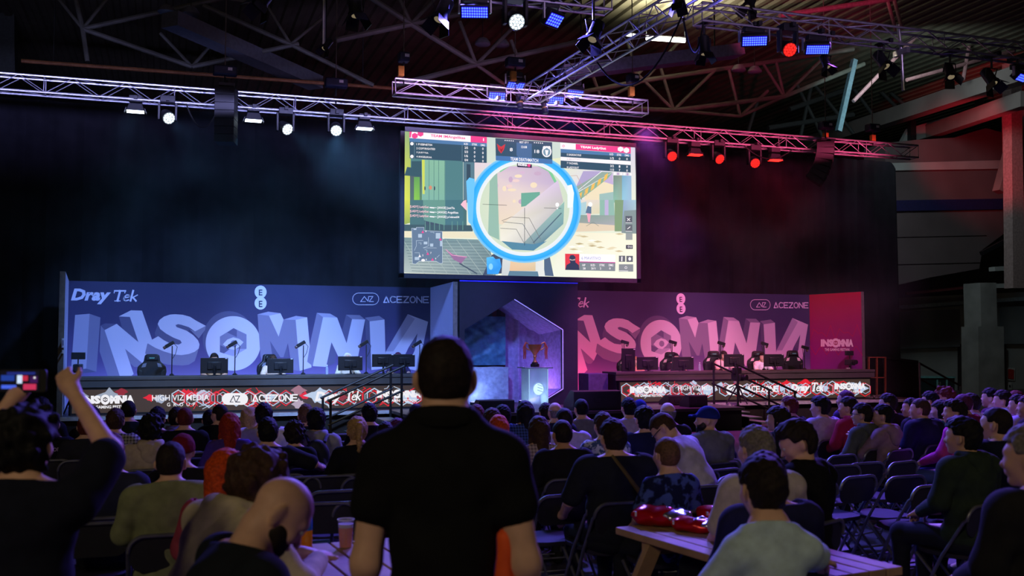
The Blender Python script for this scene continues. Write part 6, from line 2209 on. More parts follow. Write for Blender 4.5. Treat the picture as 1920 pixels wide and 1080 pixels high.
def sit(px, py, z, hair, shirt, desc, label=None, yaw=0.0, pose=None, seat=True, base=0.0, **kw):
    """a seated person whose crown shows at (px, py), z metres in front of the lens plane"""
    pose = dict(pose or {})
    B = build_pose(**pose)
    P = at_d(px, py, z)
    hc = B['hc']
    s = (P.z - base) / (hc[2] + TOPS.get(hair[0], .138))
    off = Matrix.Rotation(yaw, 3, 'Z') @ V((hc[0] * s, hc[1] * s, 0))
    pos = (P.x - off.x, P.y - off.y)
    body, B = person(pos, P.z, yaw, shirt, label or ('person seated in the audience, ' + brief(desc, 11)), pose, hair, Htop=hc[2] + TOPS.get(hair[0], .138), base=base, **kw)
    CROWD.append((px, py, pos, desc))
    if seat:
        chair(pos, yaw, 'black folding chair under the person ' + brief(desc, 10))
    return body, pos, s


PL = pattern_mat('plaid_monochrome', 'plaid', (170, 166, 160), (24, 24, 30), 60)
PB = pattern_mat('plaid_blue', 'plaid', (70, 96, 140), (16, 18, 26), 60)
PW = pattern_mat('plaid_pale', 'plaid', (190, 172, 178), (96, 80, 92), 60)
PM = pattern_mat('marbled_blue_white', 'marble', (70, 90, 130), (200, 206, 216), 26)
PN = pattern_mat('palm_print_navy', 'marble', (20, 26, 60), (70, 90, 160), 14)
PC = pattern_mat('camo_olive', 'marble', (66, 70, 52), (110, 100, 84), 16)
BLK, NVY, DNV, WHT_, LIL, GRY = (24, 24, 28), (30, 34, 62), (22, 24, 36), (200, 194, 206), (176, 160, 196), (120, 120, 128)
lo, sh_ = dict(sleeve='long'), dict()
lt, ltl = dict(hy=.5), dict(hy=.5, sleeve='long')
rt, dn = dict(hy=-.35, sleeve='long'), dict(hp=-.45, sleeve='long')
big, bigl, sm_, sml = dict(bulk=1.2), dict(bulk=1.2, sleeve='long'), dict(bulk=.88), dict(bulk=.88, sleeve='long')
# px, top y, distance, hair, shirt, description, pose, yaw, chair shown, extras
ROWS = [
    (51, 768, 10.3, ('fringe', 'lbrown'), (70, 90, 96), 'bald headed in a teal collared top at the far left', lo, 0, 0, ()),
    (78, 744, 10.6, ('short', 'black'), BLK, 'in a black top with a big white back print, far left', sh_, 0, 0, ('skullprint',)),
    (95, 771, 9.6, ('short', 'black'), DNV, 'in a black top with a lettered band across the shoulders', sh_, 0, 0, ('band',)),
    (163, 776, 9.6, ('short', 'auburn'), (40, 40, 52), 'reddish haired, half hidden by the raised forearm', sh_, 0, 0, ()),
    (174, 761, 11.0, ('short', 'black'), DNV, 'black haired in dark navy, right of the raised forearm', rt, 0, 0, ()),
    (217, 765, 9.8, ('short', 'brown'), PL, 'in a black and white plaid shirt', lo, -.1, 0, ()),
    (241, 750, 11.2, ('crop', 'black'), (26, 36, 46), 'tall, close cropped, in dark blue before the left LED logo', lo, 0, 0, ()),
    (296, 762, 10.4, ('short', 'black'), (80, 50, 70), 'dark haired with glasses behind the cream hood', lo, -.3, 0, ('glasses',)),
    (284, 775, 8.9, ('curly', 'black'), (176, 158, 150), 'black curly haired in a cream hoodie with a back print', dict(sleeve='long', bulk=1.1), 0, 1, (('hoodback', None), 'smallprint')),
    (330, 763, 10.9, ('short', 'dark'), (130, 126, 132), 'in a grey hoodie, head half hidden', lo, 0, 0, (('hoodback', None),)),
    (347, 763, 10.3, ('crop', 'auburn'), (20, 20, 26), 'short auburn haired in a plain black tee, left block', sh_, 0, 0, ()),
    (207, 810, 6.5, ('short', 'auburn'), (40, 42, 62), 'dark haired in a plain navy sweatshirt near the left', lo, 0, 1, ()),
    (322, 826, 5.95, ('crop', 'dark'), (126, 130, 98), 'in an olive green jacket', dict(sleeve='long', bulk=1.15, hy=-.2, collar=1), 0, 1, ()),
    (343, 811, 7.3, ('beanie', 'maroon'), (30, 28, 36), 'in a maroon beanie and black top', lo, 0, 1, ()),
    (411, 757, 10.9, ('crop', 'dark'), (22, 24, 28), 'turned left, in a black tee with a small orange print', dict(hy=.6), 0, 0, ('orangeprint',)),
    (393, 768, 11.2, ('short', 'black'), (24, 24, 32), 'showing only a small black haired head', sh_, 0, 0, ()),
    (431, 772, 9.4, ('long', 'red'), (70, 50, 130), 'with long red hair in a purple top', sml, 0, 1, ()),
    (467, 761, 10.6, ('wavy', 'blond'), (70, 60, 66), 'with long wavy blond hair', sml, 0, 0, ()),
    (494, 755, 10.0, ('short', 'black'), (214, 206, 222), 'black haired in a wide white tee', dict(bulk=1.2), 0, 1, ()),
    (502, 782, 8.5, ('short', 'black'), (26, 26, 36), 'with the right arm over the next chair', dict(bulk=1.1, armsR=((.40, -.12, .93), (.50, .10, .86))), 0, 1, ()),
    (552, 788, 9.4, ('curly', 'dark'), (24, 30, 28), 'small, dark curly haired, left of the grey hoodie', sm_, 0, 0, ()),
    (573, 757, 10.8, ('short', 'lbrown'), (30, 32, 38), 'light brown haired behind the black haired backpack wearer', lo, 0, 0, ()),
    (593, 762, 9.8, ('full', 'black'), (150, 150, 160), 'black haired in a pale grey hoodie wearing a backpack', lo, -.1, 1, (('hoodback', None), 'backpack')),
    (669, 779, 8.6, ('pony', 'blond'), (22, 22, 28), 'blond with a ponytail in a black jacket', sml, 0, 1, ()),
    (692, 755, 10.8, ('short', 'black'), (24, 24, 34), 'black haired in black by the left stairs', sh_, 0, 0, ()),
    (722, 790, 9.4, ('short', 'dark'), (24, 24, 34), 'dark haired, left of the standing man, low in the seat', lo, 0, 0, ()),
    (744, 782, 10.3, ('bob', 'purple'), (36, 30, 50), 'with purple toned bobbed hair beside the standing man', sml, 0, 0, ()),
    (779, 756, 11.6, ('crop', 'dark'), (36, 36, 46), 'with cropped hair close beside the standing man', sh_, 0, 0, ()),
    (893, 758, 10.6, ('short', 'auburn'), (44, 36, 54), 'auburn haired at the right shoulder of the standing man', sh_, 0, 0, ()),
    (922, 763, 10.4, ('bob', 'brown'), (40, 38, 46), 'brown bobbed hair by the flat floor monitor', sml, 0, 0, ()),
    (942, 757, 11.4, ('bob', 'black'), (190, 70, 110), 'black haired in a pink top', sml, 0, 0, ()),
    (934, 776, 9.3, ('long', 'orange'), (60, 52, 60), 'with straight ginger hair', sml, 0, 0, ()),
    (984, 750, 10.9, ('long', 'black'), PB, 'with long black hair and a blue plaid shirt', dict(sleeve='long', bulk=1.1), 0, 0, ()),
    (1023, 755, 11.6, ('short', 'dark'), (110, 110, 120), 'dark haired, left of the bald man in navy', sh_, 0, 0, ()),
    (1040, 753, 11.2, ('fringe', 'grey'), (32, 36, 58), 'bald headed in navy below the plinth', lo, 0, 0, ()),
    (1057, 764, 9.9, ('crop', 'dark'), (186, 172, 206), 'crew cut in a lilac white tee', dict(bulk=1.15), 0, 1, ()),
    (1009, 778, 8.9, ('long', 'brown'), PW, 'with long brown hair and a pale plaid shirt', dict(sleeve='long', bulk=.95), 0, 1, ()),
    (1053, 786, 8.3, ('crop', 'dark'), (26, 24, 34), 'with thinning dark hair in a black tee', dict(bulk=1.1), 0, 1, ()),
    (1089, 747, 11.6, ('crop', 'black'), (110, 108, 118), 'black haired in a grey tee before the big slanted box', sh_, 0, 0, ()),
    (1130, 772, 9.1, ('short', 'brown'), PM, 'brown haired in a marbled blue and white shirt', sh_, 0, 1, ()),
    (1148, 784, 7.1, ('short', 'dark'), (30, 32, 44), 'with a strap across the dark jacket', dict(sleeve='short', bulk=1.3, armsL=((-.33, -.06, .80), (-.28, .2, .66))), 0, 1, ('strap',)),
    (1178, 745, 11.7, ('short', 'black'), (176, 160, 196), 'black haired in a lilac tee below the right desk', sh_, 0, 0, ()),
    (1199, 748, 12.4, ('cap', 'navy'), (30, 34, 60), 'in a navy cap, half hidden near the stage', sh_, 0, 0, ()),
    (1207, 758, 9.6, ('full', 'black'), (28, 30, 60), 'black haired in a dark navy shirt right of the strap wearer', dict(bulk=1.15), 0, 1, ()),
    (1251, 753, 10.6, ('fringe', 'grey'), (36, 34, 44), 'grey and balding before the small floor monitors', lo, 0, 0, ()),
    (1243, 774, 8.5, ('crop', 'brown'), (190, 182, 206), 'in a white shirt bending forward with glasses', dict(sleeve='roll', bulk=1.2, lean=.5, hp=-.35, hy=.2, collar=1, armsL=((-.20, .28, .74), (-.28, .42, .78)), armsR=((.25, .25, .74), (.08, .45, .72))), .75, 1, ('glasses', 'watch')),
    (1324, 760, 9.4, ('cap', 'navy'), (112, 112, 124), 'bearded in a dark cap and grey shirt', dict(sleeve='long', bulk=1.15, hy=.85, collar=1), .25, 1, ('beard',)),
    (1248, 818, 6.7, ('crop', 'lbrown'), PN, 'a boy in a navy tee with a pale palm print', dict(bulk=.85), .1, 1, ()),
    (1415, 797, 5.8, ('short', 'grey'), (190, 178, 176), 'grey haired in a cream shirt', dict(sleeve='short', bulk=1.15, hy=-.1), .15, 1, ()),
    (1432, 846, 5.05, ('short', 'dark'), (34, 34, 66), 'in a navy sweatshirt behind the boy in light grey', dict(sleeve='long', bulk=1.25), .1, 1, ()),
    (1492, 783, 6.3, ('full', 'dark'), (18, 18, 20), 'in a black hoodie looking down to the left', dict(sleeve='long', bulk=1.2, hy=.75, hp=-.4), .45, 1, (('hoodback', None), 'eyes')),
    (1456, 759, 9.8, ('bob', 'dark'), (32, 32, 44), 'dark bobbed hair in a dark jacket, looking left', dict(sleeve='long', bulk=.95, hy=.6), .2, 1, ()),
    (1478, 743, 12.0, ('short', 'auburn'), (34, 30, 40), 'auburn haired in a dark shirt near the right stairs', lt, .2, 0, ()),
    (1536, 740, 11.6, ('full', 'black'), (180, 160, 200), 'black haired in a lilac shirt on the right', dict(hy=.5, bulk=1.1, sleeve='short'), .15, 1, ()),
    (1584, 731, 12.8, ('crop', 'purple'), (60, 40, 90), 'close cropped in purple before the right LED logo', ltl, .2, 0, ()),
    (1589, 743, 11.4, ('short', 'dark'), (160, 36, 60), 'dark haired in a red hoodie', ltl, .25, 0, (('hoodback', None),)),
    (1615, 755, 10.6, ('short', 'dark'), (84, 88, 88), 'with glasses in a grey green hoodie', ltl, .25, 1, ('glasses', ('hoodback', None))),
    (1663, 737, 12.2, ('short', 'dark'), (40, 26, 34), 'dark haired in black and red near the equipment case', ltl, .25, 0, ()),
    (1654, 757, 10.5, ('short', 'black'), (150, 120, 136), 'a boy in a dusty pink hoodie holding a phone up', dict(hy=.45, sleeve='long', bulk=.88, arms='phone'), .3, 1, (('hoodback', None),)),
    (1706, 745, 12.0, ('bun', 'dark'), (34, 28, 40), 'with tied up hair and a bare arm', dict(hy=.8, bulk=.9), .3, 0, ()),
    (1723, 746, 11.0, ('crop', 'brown'), (34, 34, 60), 'crew cut, heavy, in a navy polo and jeans', dict(hy=.45, bulk=1.35, collar=1), .3, 1, ()),
    (1742, 733, 12.8, ('short', 'black'), (190, 170, 190), 'black haired in white, behind the crew cut man', lt, .2, 0, ()),
    (1769, 724, 13.2, ('curly', 'auburn'), (120, 40, 50), 'curly haired, face lit red, before the counter', ltl, .4, 0, ()),
    (1762, 748, 11.6, ('bob', 'black'), (40, 110, 116), 'dark bobbed hair in a teal shirt', dict(hy=.4, bulk=.9), .2, 0, ()),
    (1787, 746, 10.3, ('full', 'dark'), (196, 60, 150), 'short haired in a magenta hoodie and pale jeans', dict(hy=.5, sleeve='long', bulk=1.15, lean=-.06), .5, 1, (('hoodback', None),)),
    (1803, 738, 11.8, ('crop', 'purple'), (120, 30, 56), 'in a dark red tee, right of the magenta hoodie', lt, .2, 0, ()),
    (1819, 737, 12.3, ('short', 'dark'), (204, 196, 210), 'dark haired in a white tee by the concrete column', lt, .2, 0, ()),
    (1801, 777, 7.0, ('full', 'black'), (44, 56, 46), 'black haired in a dark green jacket', dict(sleeve='long', bulk=1.2, hy=.35), .2, 1, (('hoodback', None),)),
    (1864, 762, 7.7, ('crop', 'dark'), (24, 28, 50), 'broad, close cropped, in navy with a gold collar', dict(sleeve='short', bulk=1.35, hy=.4), .1, 1, ('goldcollar',)),
    (1855, 727, 13.0, ('short', 'black'), (70, 40, 70), 'black haired with a red lit face under the column', ltl, .3, 0, ()),
    (1878, 731, 12.4, ('short', 'dark'), (200, 190, 214), 'in white with a hood down, right of the column', ltl, .3, 0, (('hoodback', None),)),
    (1902, 731, 13.0, ('crop', 'auburn'), (190, 130, 160), 'auburn haired in pink near the right edge', lt, .3, 0, ()),
    (1907, 739, 11.9, ('short', 'dark'), (180, 160, 206), 'dark haired in lilac near the right edge', lt, .3, 0, ()),
    (1925, 741, 11.2, ('short', 'dark'), (30, 28, 36), 'in black at the far right picture edge', lt, .3, 0, ()),
]


def print_patch(body, s, kind):
    """flat prints on the back of a top, following the cloth"""
    def back(u, v):
        return V((u, -.212 - .0 * v + .10 * u * u * 6, v))
    A = Art(lambda u, v: back(u, v), (0, -1, 0), .001)
    A.layer = 6
    rnd = random.Random(3)
    if kind == 'skullprint':
        for i in range(14):
            x, z = rnd.uniform(-.09, .09), rnd.uniform(.78, 1.0)
            A.disc(x, z, rnd.uniform(.012, .03), rnd.uniform(.012, .035), (190, 190, 186), 7)
        A.disc(-.03, .92, .014, .018, (30, 30, 30), 8)
        A.disc(.03, .92, .014, .018, (30, 30, 30), 8)
    elif kind == 'band':
        A.text('CRAIGTOD', -.12, .95, .12, .99, (170, 150, 200), .02)
    elif kind == 'smallprint':
        for i in range(6):
            A.disc(rnd.uniform(-.08, .08), rnd.uniform(.78, .86), .02, .025, (214, 206, 206), 7)
    elif kind == 'orangeprint':
        A.rect(-.07, .92, .07, .94, (200, 90, 50))
        A.rect(-.06, .895, .05, .908, (200, 90, 50))
    A.build('shirt_print', art_mat('cloth_print'), [c for c in body.children if c.name.startswith('shirt')][0])


for px, py, z, hair, shirt, desc, pose, yaw, seat, extra in ROWS:
    fx = [e for e in extra if e in ('skullprint', 'band', 'smallprint', 'orangeprint', 'backpack', 'strap', 'watch', 'goldcollar')]
    ex = [e for e in extra if e not in fx]
    if z > 9 and 'bulk' not in pose:
        pose = dict(pose, bulk=1.0)
    p = dict(pose)
    p.setdefault('hp', 0.06)
    jeans = (70, 84, 150) if 'jeans' in desc else (34, 36, 46)
    body, pos, s = sit(px, py, z, hair, shirt, desc, yaw=yaw, pose=p, seat=True, extra=ex, trousers=jeans, skin='tan' if 'with thinning' in desc else 'fair')
    B = build_pose(**p)
    for e in fx:
        if e.endswith('print') or e == 'band':
            print_patch(body, s, e)
        elif e == 'backpack':
            o = link_mesh('backpack', skin_mesh('backpack', [('e', (0, -.30, .88), (.13, .075, .17), None), ('c', (-.07, -.28, .74), (.07, -.28, .74), .08, .08), ('e', (0, -.36, .80), (.09, .04, .09), None)], .012, wrinkle=.003), mat('backpack_navy', (24, 28, 44), .7))
            o.matrix_world = body.matrix_world.copy()
            tag(o, 'dark navy backpack worn over the pale grey hoodie in the left block', 'backpack')
            for q in (-1, 1):
                MB().tube([(q * .08, -.3, 1.02), (q * .11, -.14, 1.095), (q * .12, .03, 1.05), (q * .12, .08, .92)], .017, 6).build('backpack_strap', mat('backpack_navy', (24, 28, 44), .7), o)
        elif e == 'strap':
            MB().tube([(-.06, -.15, 1.10), (.0, -.225, 1.0), (.1, -.262, .86), (.21, -.20, .72)], .017, 8).build('shoulder_strap', mat('tan_strap', (96, 80, 40), .7), body)
        elif e == 'watch':
            w, el = np.array((-.28, .42, .78)), np.array((-.20, .28, .74))
            c = V(w + (el - w) * .2)
            MB().lathe([(.036, -.012), (.038, 0), (.036, .012)], c, 16, aim(V(w - el))).build('watch', M_BLACK, body)
        elif e == 'goldcollar':
            U = B['U']
            pts = [U(.085 * math.cos(t), -.02 + .075 * math.sin(t), .555 + .02 * math.sin(t)) for t in [2 * PI * k / 18 for k in range(18)]]
            MB().tube(pts, .011, 6, True).build('collar', mat('gold_collar', (150, 120, 60), .7), body)

# ---------------------------------------------------------------- players behind the desks
def player(px, py, Y, hair, shirt, desc, extra=(), arms='desk', sleeve='short', hy=0.0, skin='fair'):
    P = at_y(px, py, Y)
    pose = dict(arms=arms, sleeve=sleeve, hp=-.12, hy=hy)
    B = build_pose(**pose)
    tp = TOPS.get(hair[0], .138)
    s = min(1.06, max(.86, (P.z - .5) / (B['hc'][2] + tp)))
    person((P.x, P.y + .0), P.z, PI, shirt, 'person gaming at the desk, ' + desc, pose, hair, skin=skin, extra=extra, base=P.z - s * (B['hc'][2] + tp), Htop=B['hc'][2] + tp)


player(402, 661, 22.4, ('full', 'dark'), (196, 160, 120), 'in a tan top, mostly hidden by the second monitor', ('headset',))
player(512, 666, 22.4, ('short', 'brown'), (222, 196, 170), 'in a pale top before the turned black gaming chair', ('headset',))
player(652, 661, 22.3, ('hood', 'white'), (226, 216, 196), 'in a white hood with a headset', ('headset',), sleeve='long')
player(747, 660, 22.4, ('beanie', 'purple'), (60, 50, 90), 'in a purple cap behind the two side by side monitors', ('headset',))
player(1192, 668, 22.4, ('long', 'blond'), (210, 150, 120), 'half hidden by the portrait monitor')
player(1268, 662, 22.35, ('short', 'black'), (30, 26, 32), 'in black with a headset, second seat of the right desk', ('headset',))
player(1358, 657, 22.3, ('long', 'dark'), (226, 190, 196), 'with long dark hair and a pale pink top', ('headset',), hy=-.3)
player(1430, 661, 22.3, ('short', 'dark'), (224, 214, 226), 'in a white top with a headset', ('headset',), hy=-.5)

# ---------------------------------------------------------------- empty chairs in the photograph: top bar centre
EMPT = [(172, 978), (318, 971), (186, 941), (212, 926), (386, 846), (381, 857), (389, 874), (538, 811), (541, 824), (633, 813), (631, 827), (603, 838), (609, 850), (664, 853), (652, 863), (567, 867), (584, 877), (660, 876), (524, 888), (550, 893), (619, 890), (692, 892), (633, 918), (606, 941), (686, 938),
        (1008, 876), (1004, 862), (1055, 876), (1042, 892), (1060, 926), (1155, 933), (1257, 914), (1340, 908), (1222, 884), (1310, 881), (1357, 878), (1352, 844), (1356, 861), (1537, 905), (1612, 891), (1700, 891), (1752, 908), (1812, 898), (1625, 866), (1694, 864), (1580, 852), (1577, 871), (1907, 790), (1900, 812)]
used = set()
for px, py in EMPT:
    z = 1.085 * FPX / (py - 645)
    g = at_d(px, py, z)
    yw = .12 * math.sin(px * 3.1 + py) + (.15 if px > 1300 else 0)
    pos = g + Matrix.Rotation(yw, 3, 'Z') @ V((0, .24, 0))
    best = []
    for qx, qy, qp, d in CROWD:
        dx, dy = pos.x - qp[0], pos.y - qp[1]
        ds = math.hypot(dx, dy)
        rel = ('behind' if dy < 0 else 'in front of') if abs(dy) > abs(dx) else ('right of' if dx > 0 else 'left of')
        best.append((ds, rel, d))
    for ds, rel, d in sorted(best):
        if (rel, d) not in used:
            used.add((rel, d))
            break
    chair(pos, yw, 'empty folding chair %s person %s' % (rel, brief(d, 9)))

# ================================================================ foreground
FY = -YAW       # facing straight along the camera axis


def cam_pt(px, py, z):
    return at_d(px, py, z)


# standing man, seen from the back, blocking the middle
z = 3.3
P = at_d(834, 632, z)
pose = dict(stand=True, bulk=.98, sleeve='short', res=.011, hy=0.02, neck=1.25, collar=2.2, wr=.004, drop=.03, cuff=.45,
            armsL=((-.222, -.05, 1.075), (-.245, .05, .84)), armsR=((.238, -.05, 1.075), (.262, .05, .84)), up=(0, 1, 0))
B = build_pose(**pose)
body, B = person((P.x, P.y), P.z, FY, (20, 20, 23), 'heavy set man standing with his back to the viewer in a black polo shirt', pose, ('crop', 'dark'), Htop=B['hc'][2] + .132, trousers=(26, 26, 30))
U = B['U']
pts = [U(.085 * math.cos(t), -.022 + .08 * math.sin(t), .565 + .02 * math.sin(t)) for t in [2 * PI * k / 22 for k in range(22)]]
MB().tube(pts, .016, 8, True).build('collar', cloth((18, 18, 20)), body)
bag = empty('tote_bag', tuple(at_d(966, 1075, 3.05)), FY, 'orange red bag strap and side hanging at the right hip of the standing man', 'bag')
bag.matrix_world = Matrix.Translation(at_d(962, 1110, 3.2)) @ Matrix.Rotation(FY, 4, 'Z')
link_mesh('bag_body', skin_mesh('bag_body', [('c', (-.02, .0, -.12), (-.02, .0, .17), .045, .034), ('c', (.03, .0, -.15), (.02, .0, .0), .05, .045)], .012, wrinkle=.004), mat('orange_bag_cloth', (255, 92, 40), .7), bag)
MB().tube([(-.025, .0, .18), (-.015, .0, .25), (.0, .0, .3)], .014, 6).build('bag_strap', mat('orange_bag_cloth', (255, 92, 40), .7), bag)

# man at the left filming with a raised phone
z = 3.55
P = at_d(45, 776, z)
s0 = P.z / 1.74
pose = dict(stand=True, bulk=1.2, sleeve='short', res=.011, hp=.15, wr=.004, armsR=((.27, .13, 1.575), (.045, .30, 1.80)), armsL=((-.30, .14, 1.54), (-.19, .31, 1.77)), up=(0, -1, .2))
B = build_pose(**pose)
body, B = person((P.x, P.y), P.z, FY, (22, 24, 40), 'man at the left edge in dark navy holding up a phone with both hands', pose, ('curly', 'black'), Htop=B['hc'][2] + .16, trousers=(24, 26, 36))
pc = at_d(43, 714, z + .30)
ph = empty('smartphone', tuple(pc), FY, 'black phone held sideways over the crowd, its screen filming the stage', 'phone')
MB().prism(rrect(.185, .088, .012), (0, -.004, 0), (1, 0, 0), (0, 0, 1), (0, .008, 0)).build('phone_case', M_BLACK, ph, bevel=.002)
A = Art(lambda u, v: V((u, -.006, v)), (0, -1, 0), .0001)
A.rect(-.085, -.038, .065, .038, (8, 8, 22))
A.rect(-.082, .0, -.03, .022, (30, 60, 150))
A.rect(-.02, -.01, .0, .022, (210, 230, 255))
A.rect(.0, .0, .022, .02, (190, 40, 70))
A.rect(-.08, -.03, -.022, -.016, (70, 100, 230))
A.rect(.005, -.034, .055, -.012, (200, 50, 90))
A.rect(-.06, .024, .05, .034, (30, 40, 120))
A.rect(.03, -.008, .06, .018, (60, 20, 80))
A.disc(.048, .012, .004, .004, (255, 255, 255), 10)
A.build('phone_screen', art_mat('phone_picture', 1.0), ph)

# picnic tables ---------------------------------------------------------------
M_WOOD = mat('picnic_timber', (176, 142, 104), .65, noise=.25, scale=5, bump=.15)


def picnic(corner, ax, length, width, label, board=6):
    """corner: far left corner of the top; ax: direction of the long side towards the viewer"""
    c = V((corner[0], corner[1], 0))
    a = V((ax[0], ax[1], 0)).normalized()
    b = V((-a.y, a.x, 0))            # across, to the right of the picture
    R = Matrix((b, a, (0, 0, 1))).transposed()
    mid = c + a * length / 2 + b * width / 2
    root = empty('picnic_table', tuple(mid), 0, label, 'table')

    def put(name, lo, hi, bev=.006):
        lo, hi = V(lo), V(hi)
        ctr = (lo + hi) / 2
        o = MB().box(c + R @ V((ctr.x, ctr.y, 0)) + V((0, 0, ctr.z)), hi - lo, R).build(name, M_WOOD, smooth=0, bevel=bev)
        return ch(o, root)
    w = width / board
    for i in range(board):
        put('top_plank', (i * w + .006, 0, .705), ((i + 1) * w - .006, length, .75))
    for y in (.25, length - .3):
        put('cross_beam', (.03, y, .62), (width - .03, y + .045, .705))
        put('seat_beam', (-.52, y, .33), (width + .52, y + .045, .41))
        for q, x0, x1 in ((-1, .08, -.30), (1, width - .08, width + .30)):
            p0 = c + R @ V((x0, y + .07, 0)) + V((0, 0, .70))
            p1 = c + R @ V((x1, y + .07, 0))
            d = (p1 - p0)
            X = d.normalized()
            Y_ = a
            Z = X.cross(Y_)
            ch(MB().box((p0 + p1) / 2, (d.length, .045, .1), Matrix((X, Y_, Z)).transposed()).build('leg', M_WOOD, smooth=0, bevel=.005), root)
    for x0 in (-.52, -.37, width + .24, width + .39):
        put('bench_plank', (x0, -.02, .41), (x0 + .13, length + .02, .45))
    return root


picnic(tuple(flat(.645, 6.34)), tuple(flat(.46, -.888)), 1.62, .72, 'wooden picnic table at the lower right with red snack bags on it')
picnic(tuple(flat(-1.40, 5.70)), tuple(flat(.41, -.91)), 1.7, .74, 'wooden picnic table at the lower left with a bottle and a beer cup')
TT = .752

# things on the right table
def on_table(px, py):
    return at_z(px, py, TT)


def snack(px, py, wx, wy, h, yaw, label, seed, foil=True):
    p = on_table(px, py)
    root = empty('snack_bag', tuple(p), yaw, label, 'snack bag')
    rnd = random.Random(seed)
    pr = [('e', (-wx * .12, 0, h * .45), (wx * .46, wy * .45, h * .5), None), ('e', (-wx * .33, 0, h * .5), (wx * .2, wy * .4, h * .42), None), ('e', (wx * .25, wy * .1, h * .3), (wx * .25, wy * .4, h * .3), None)]
    link_mesh('bag_film', skin_mesh('bag_film', pr, .009, k=.03, wrinkle=.006, freq=60, seed=seed, cut=lambda G: (-G[..., 2]).astype(np.float32)), mat('red_foil_bag', (200, 16, 30), .22, .25, noise=.2), root)
    if foil:
        link_mesh('silver_lining', skin_mesh('silver_lining', [('e', (wx * .18, -wy * .05, h * .62), (wx * .32, wy * .36, h * .22), rot(0, .2, .2)), ('e', (wx * .4, wy * .05, h * .45), (wx * .16, wy * .38, h * .3), None)], .009, wrinkle=.009, freq=75, seed=seed + 1, cut=lambda G: (-G[..., 2]).astype(np.float32)), mat('crinkled_silver', (220, 218, 230), .18, .9, noise=.2), root)
    for dy in (-.28, .25):
        MB().box((-wx * .46, wy * dy, h * .6), (.012, wy * .16, h * .22)).build('pale_label', M_WHT, root)
    return root


snack(1243, 985, .34, .26, .13, FY - .3, 'red open snack bag with silver lining at the far left end of the right table', 1)
snack(1316, 998, .34, .20, .09, FY - .5, 'flattened red snack bag lying towards the boy in light grey', 2)
snack(1352, 975, .30, .22, .10, FY + .3, 'red snack bag behind the flattened one, beside the boy', 4, False)
p = on_table(1268, 966)
cup = empty('plastic_cup', tuple(p), 0, 'empty clear plastic cup standing among the red snack bags', 'cup')
MB().lathe([(.034, 0), (.045, .12), (.047, .122), (.043, .118), (.032, .006)], (0, 0, 0), 24).build('cup_wall', mat('clear_cup', (200, 195, 215), .1, alpha=.16, noise=.05), cup)
MB().tube([(.046 * math.cos(t), .046 * math.sin(t), .121) for t in [2 * PI * k / 24 for k in range(24)]], .003, 6, True).build('rim', mat('cup_rim', (220, 215, 230), .2), cup)

# things on the left table
p = on_table(573, 1031)
b = empty('drink_bottle', tuple(p), 0, 'orange drink bottle with a blue upper wrap on the left picnic table', 'bottle')
MB().lathe([(.03, 0), (.037, .01), (.037, .105), (.036, .112)], (0, 0, 0), 24).build('orange_drink', mat('orange_juice', (255, 140, 6), .3), b)
MB().lathe([(.0365, .11), (.037, .12), (.036, .175), (.024, .20), (.022, .205)], (0, 0, 0), 24).build('blue_wrap', mat('blue_wrap', (40, 110, 190), .35), b)
MB().lathe([(.021, .203), (.021, .224), (.018, .226)], (0, 0, 0), 20).build('cap', mat('pale_cap', (170, 190, 220), .4), b)
p = on_table(648, 1026)
b = empty('beer_cup', tuple(p), 0, 'plastic beer cup with amber beer and foam on the left picnic table', 'cup')
MB().lathe([(.033, 0.002), (.0405, .115)], (0, 0, 0), 24).build('beer', mat('amber_beer', (240, 120, 4), .2), b)
MB().lathe([(.0405, .112), (.0425, .132), (.03, .134)], (0, 0, 0), 24).build('foam', mat('beer_foam', (214, 206, 214), .8), b)
MB().lathe([(.036, 0), (.046, .155), (.0475, .157), (.0445, .153), (.0345, .003)], (0, 0, 0), 28).build('cup_wall', mat('clear_cup', (200, 195, 215), .1, alpha=.16, noise=.05), b)
MB().tube([(.047 * math.cos(t), .047 * math.sin(t), .156) for t in [2 * PI * k / 24 for k in range(24)]], .003, 6, True).build('rim', mat('cup_rim', (220, 215, 230), .2), b)
p = on_table(588, 1041)
ph = empty('smartphone', tuple(p + V((0, 0, .005))), FY + .1, 'phone lying on the left picnic table with a bright screen', 'phone')
MB().prism(rrect(.155, .075, .01), (0, 0, 0), (1, 0, 0), (0, 1, 0), (0, 0, .008)).build('phone_case', M_BLACK, ph, bevel=.002)
A = Art(lambda u, v: V((u, v, .0085)), (0, 0, 1), .0002)
A.rect(-.072, -.033, .072, .033, (70, 130, 150))
for k in range(9):
    A.rect(-.065 + k * .015, -.025, -.055 + k * .015, .02 - .01 * (k % 3), (150, 220, 220) if k % 2 else (190, 230, 230))
A.build('phone_screen', art_mat('phone_picture', 1.0), ph)


def hero(px, py, z, yaw, pose, shirt, hair, label, Htop=None, s=None, **kw):
    """near figure seated at a picnic bench; its crown shows at (px, py)"""
    B = build_pose(**pose)
    P = at_d(px, py, z)
    hc = B['hc']
    tp = TOPS.get(hair[0], .138)
    s = s or (P.z / (hc[2] + tp))
    off = Matrix.Rotation(yaw, 3, 'Z') @ V((hc[0] * s, hc[1] * s, 0))
    base = P.z - s * (hc[2] + tp)
    return person((P.x - off.x, P.y - off.y), P.z, yaw, shirt, label, pose, hair, base=base, Htop=hc[2] + tp, **kw)


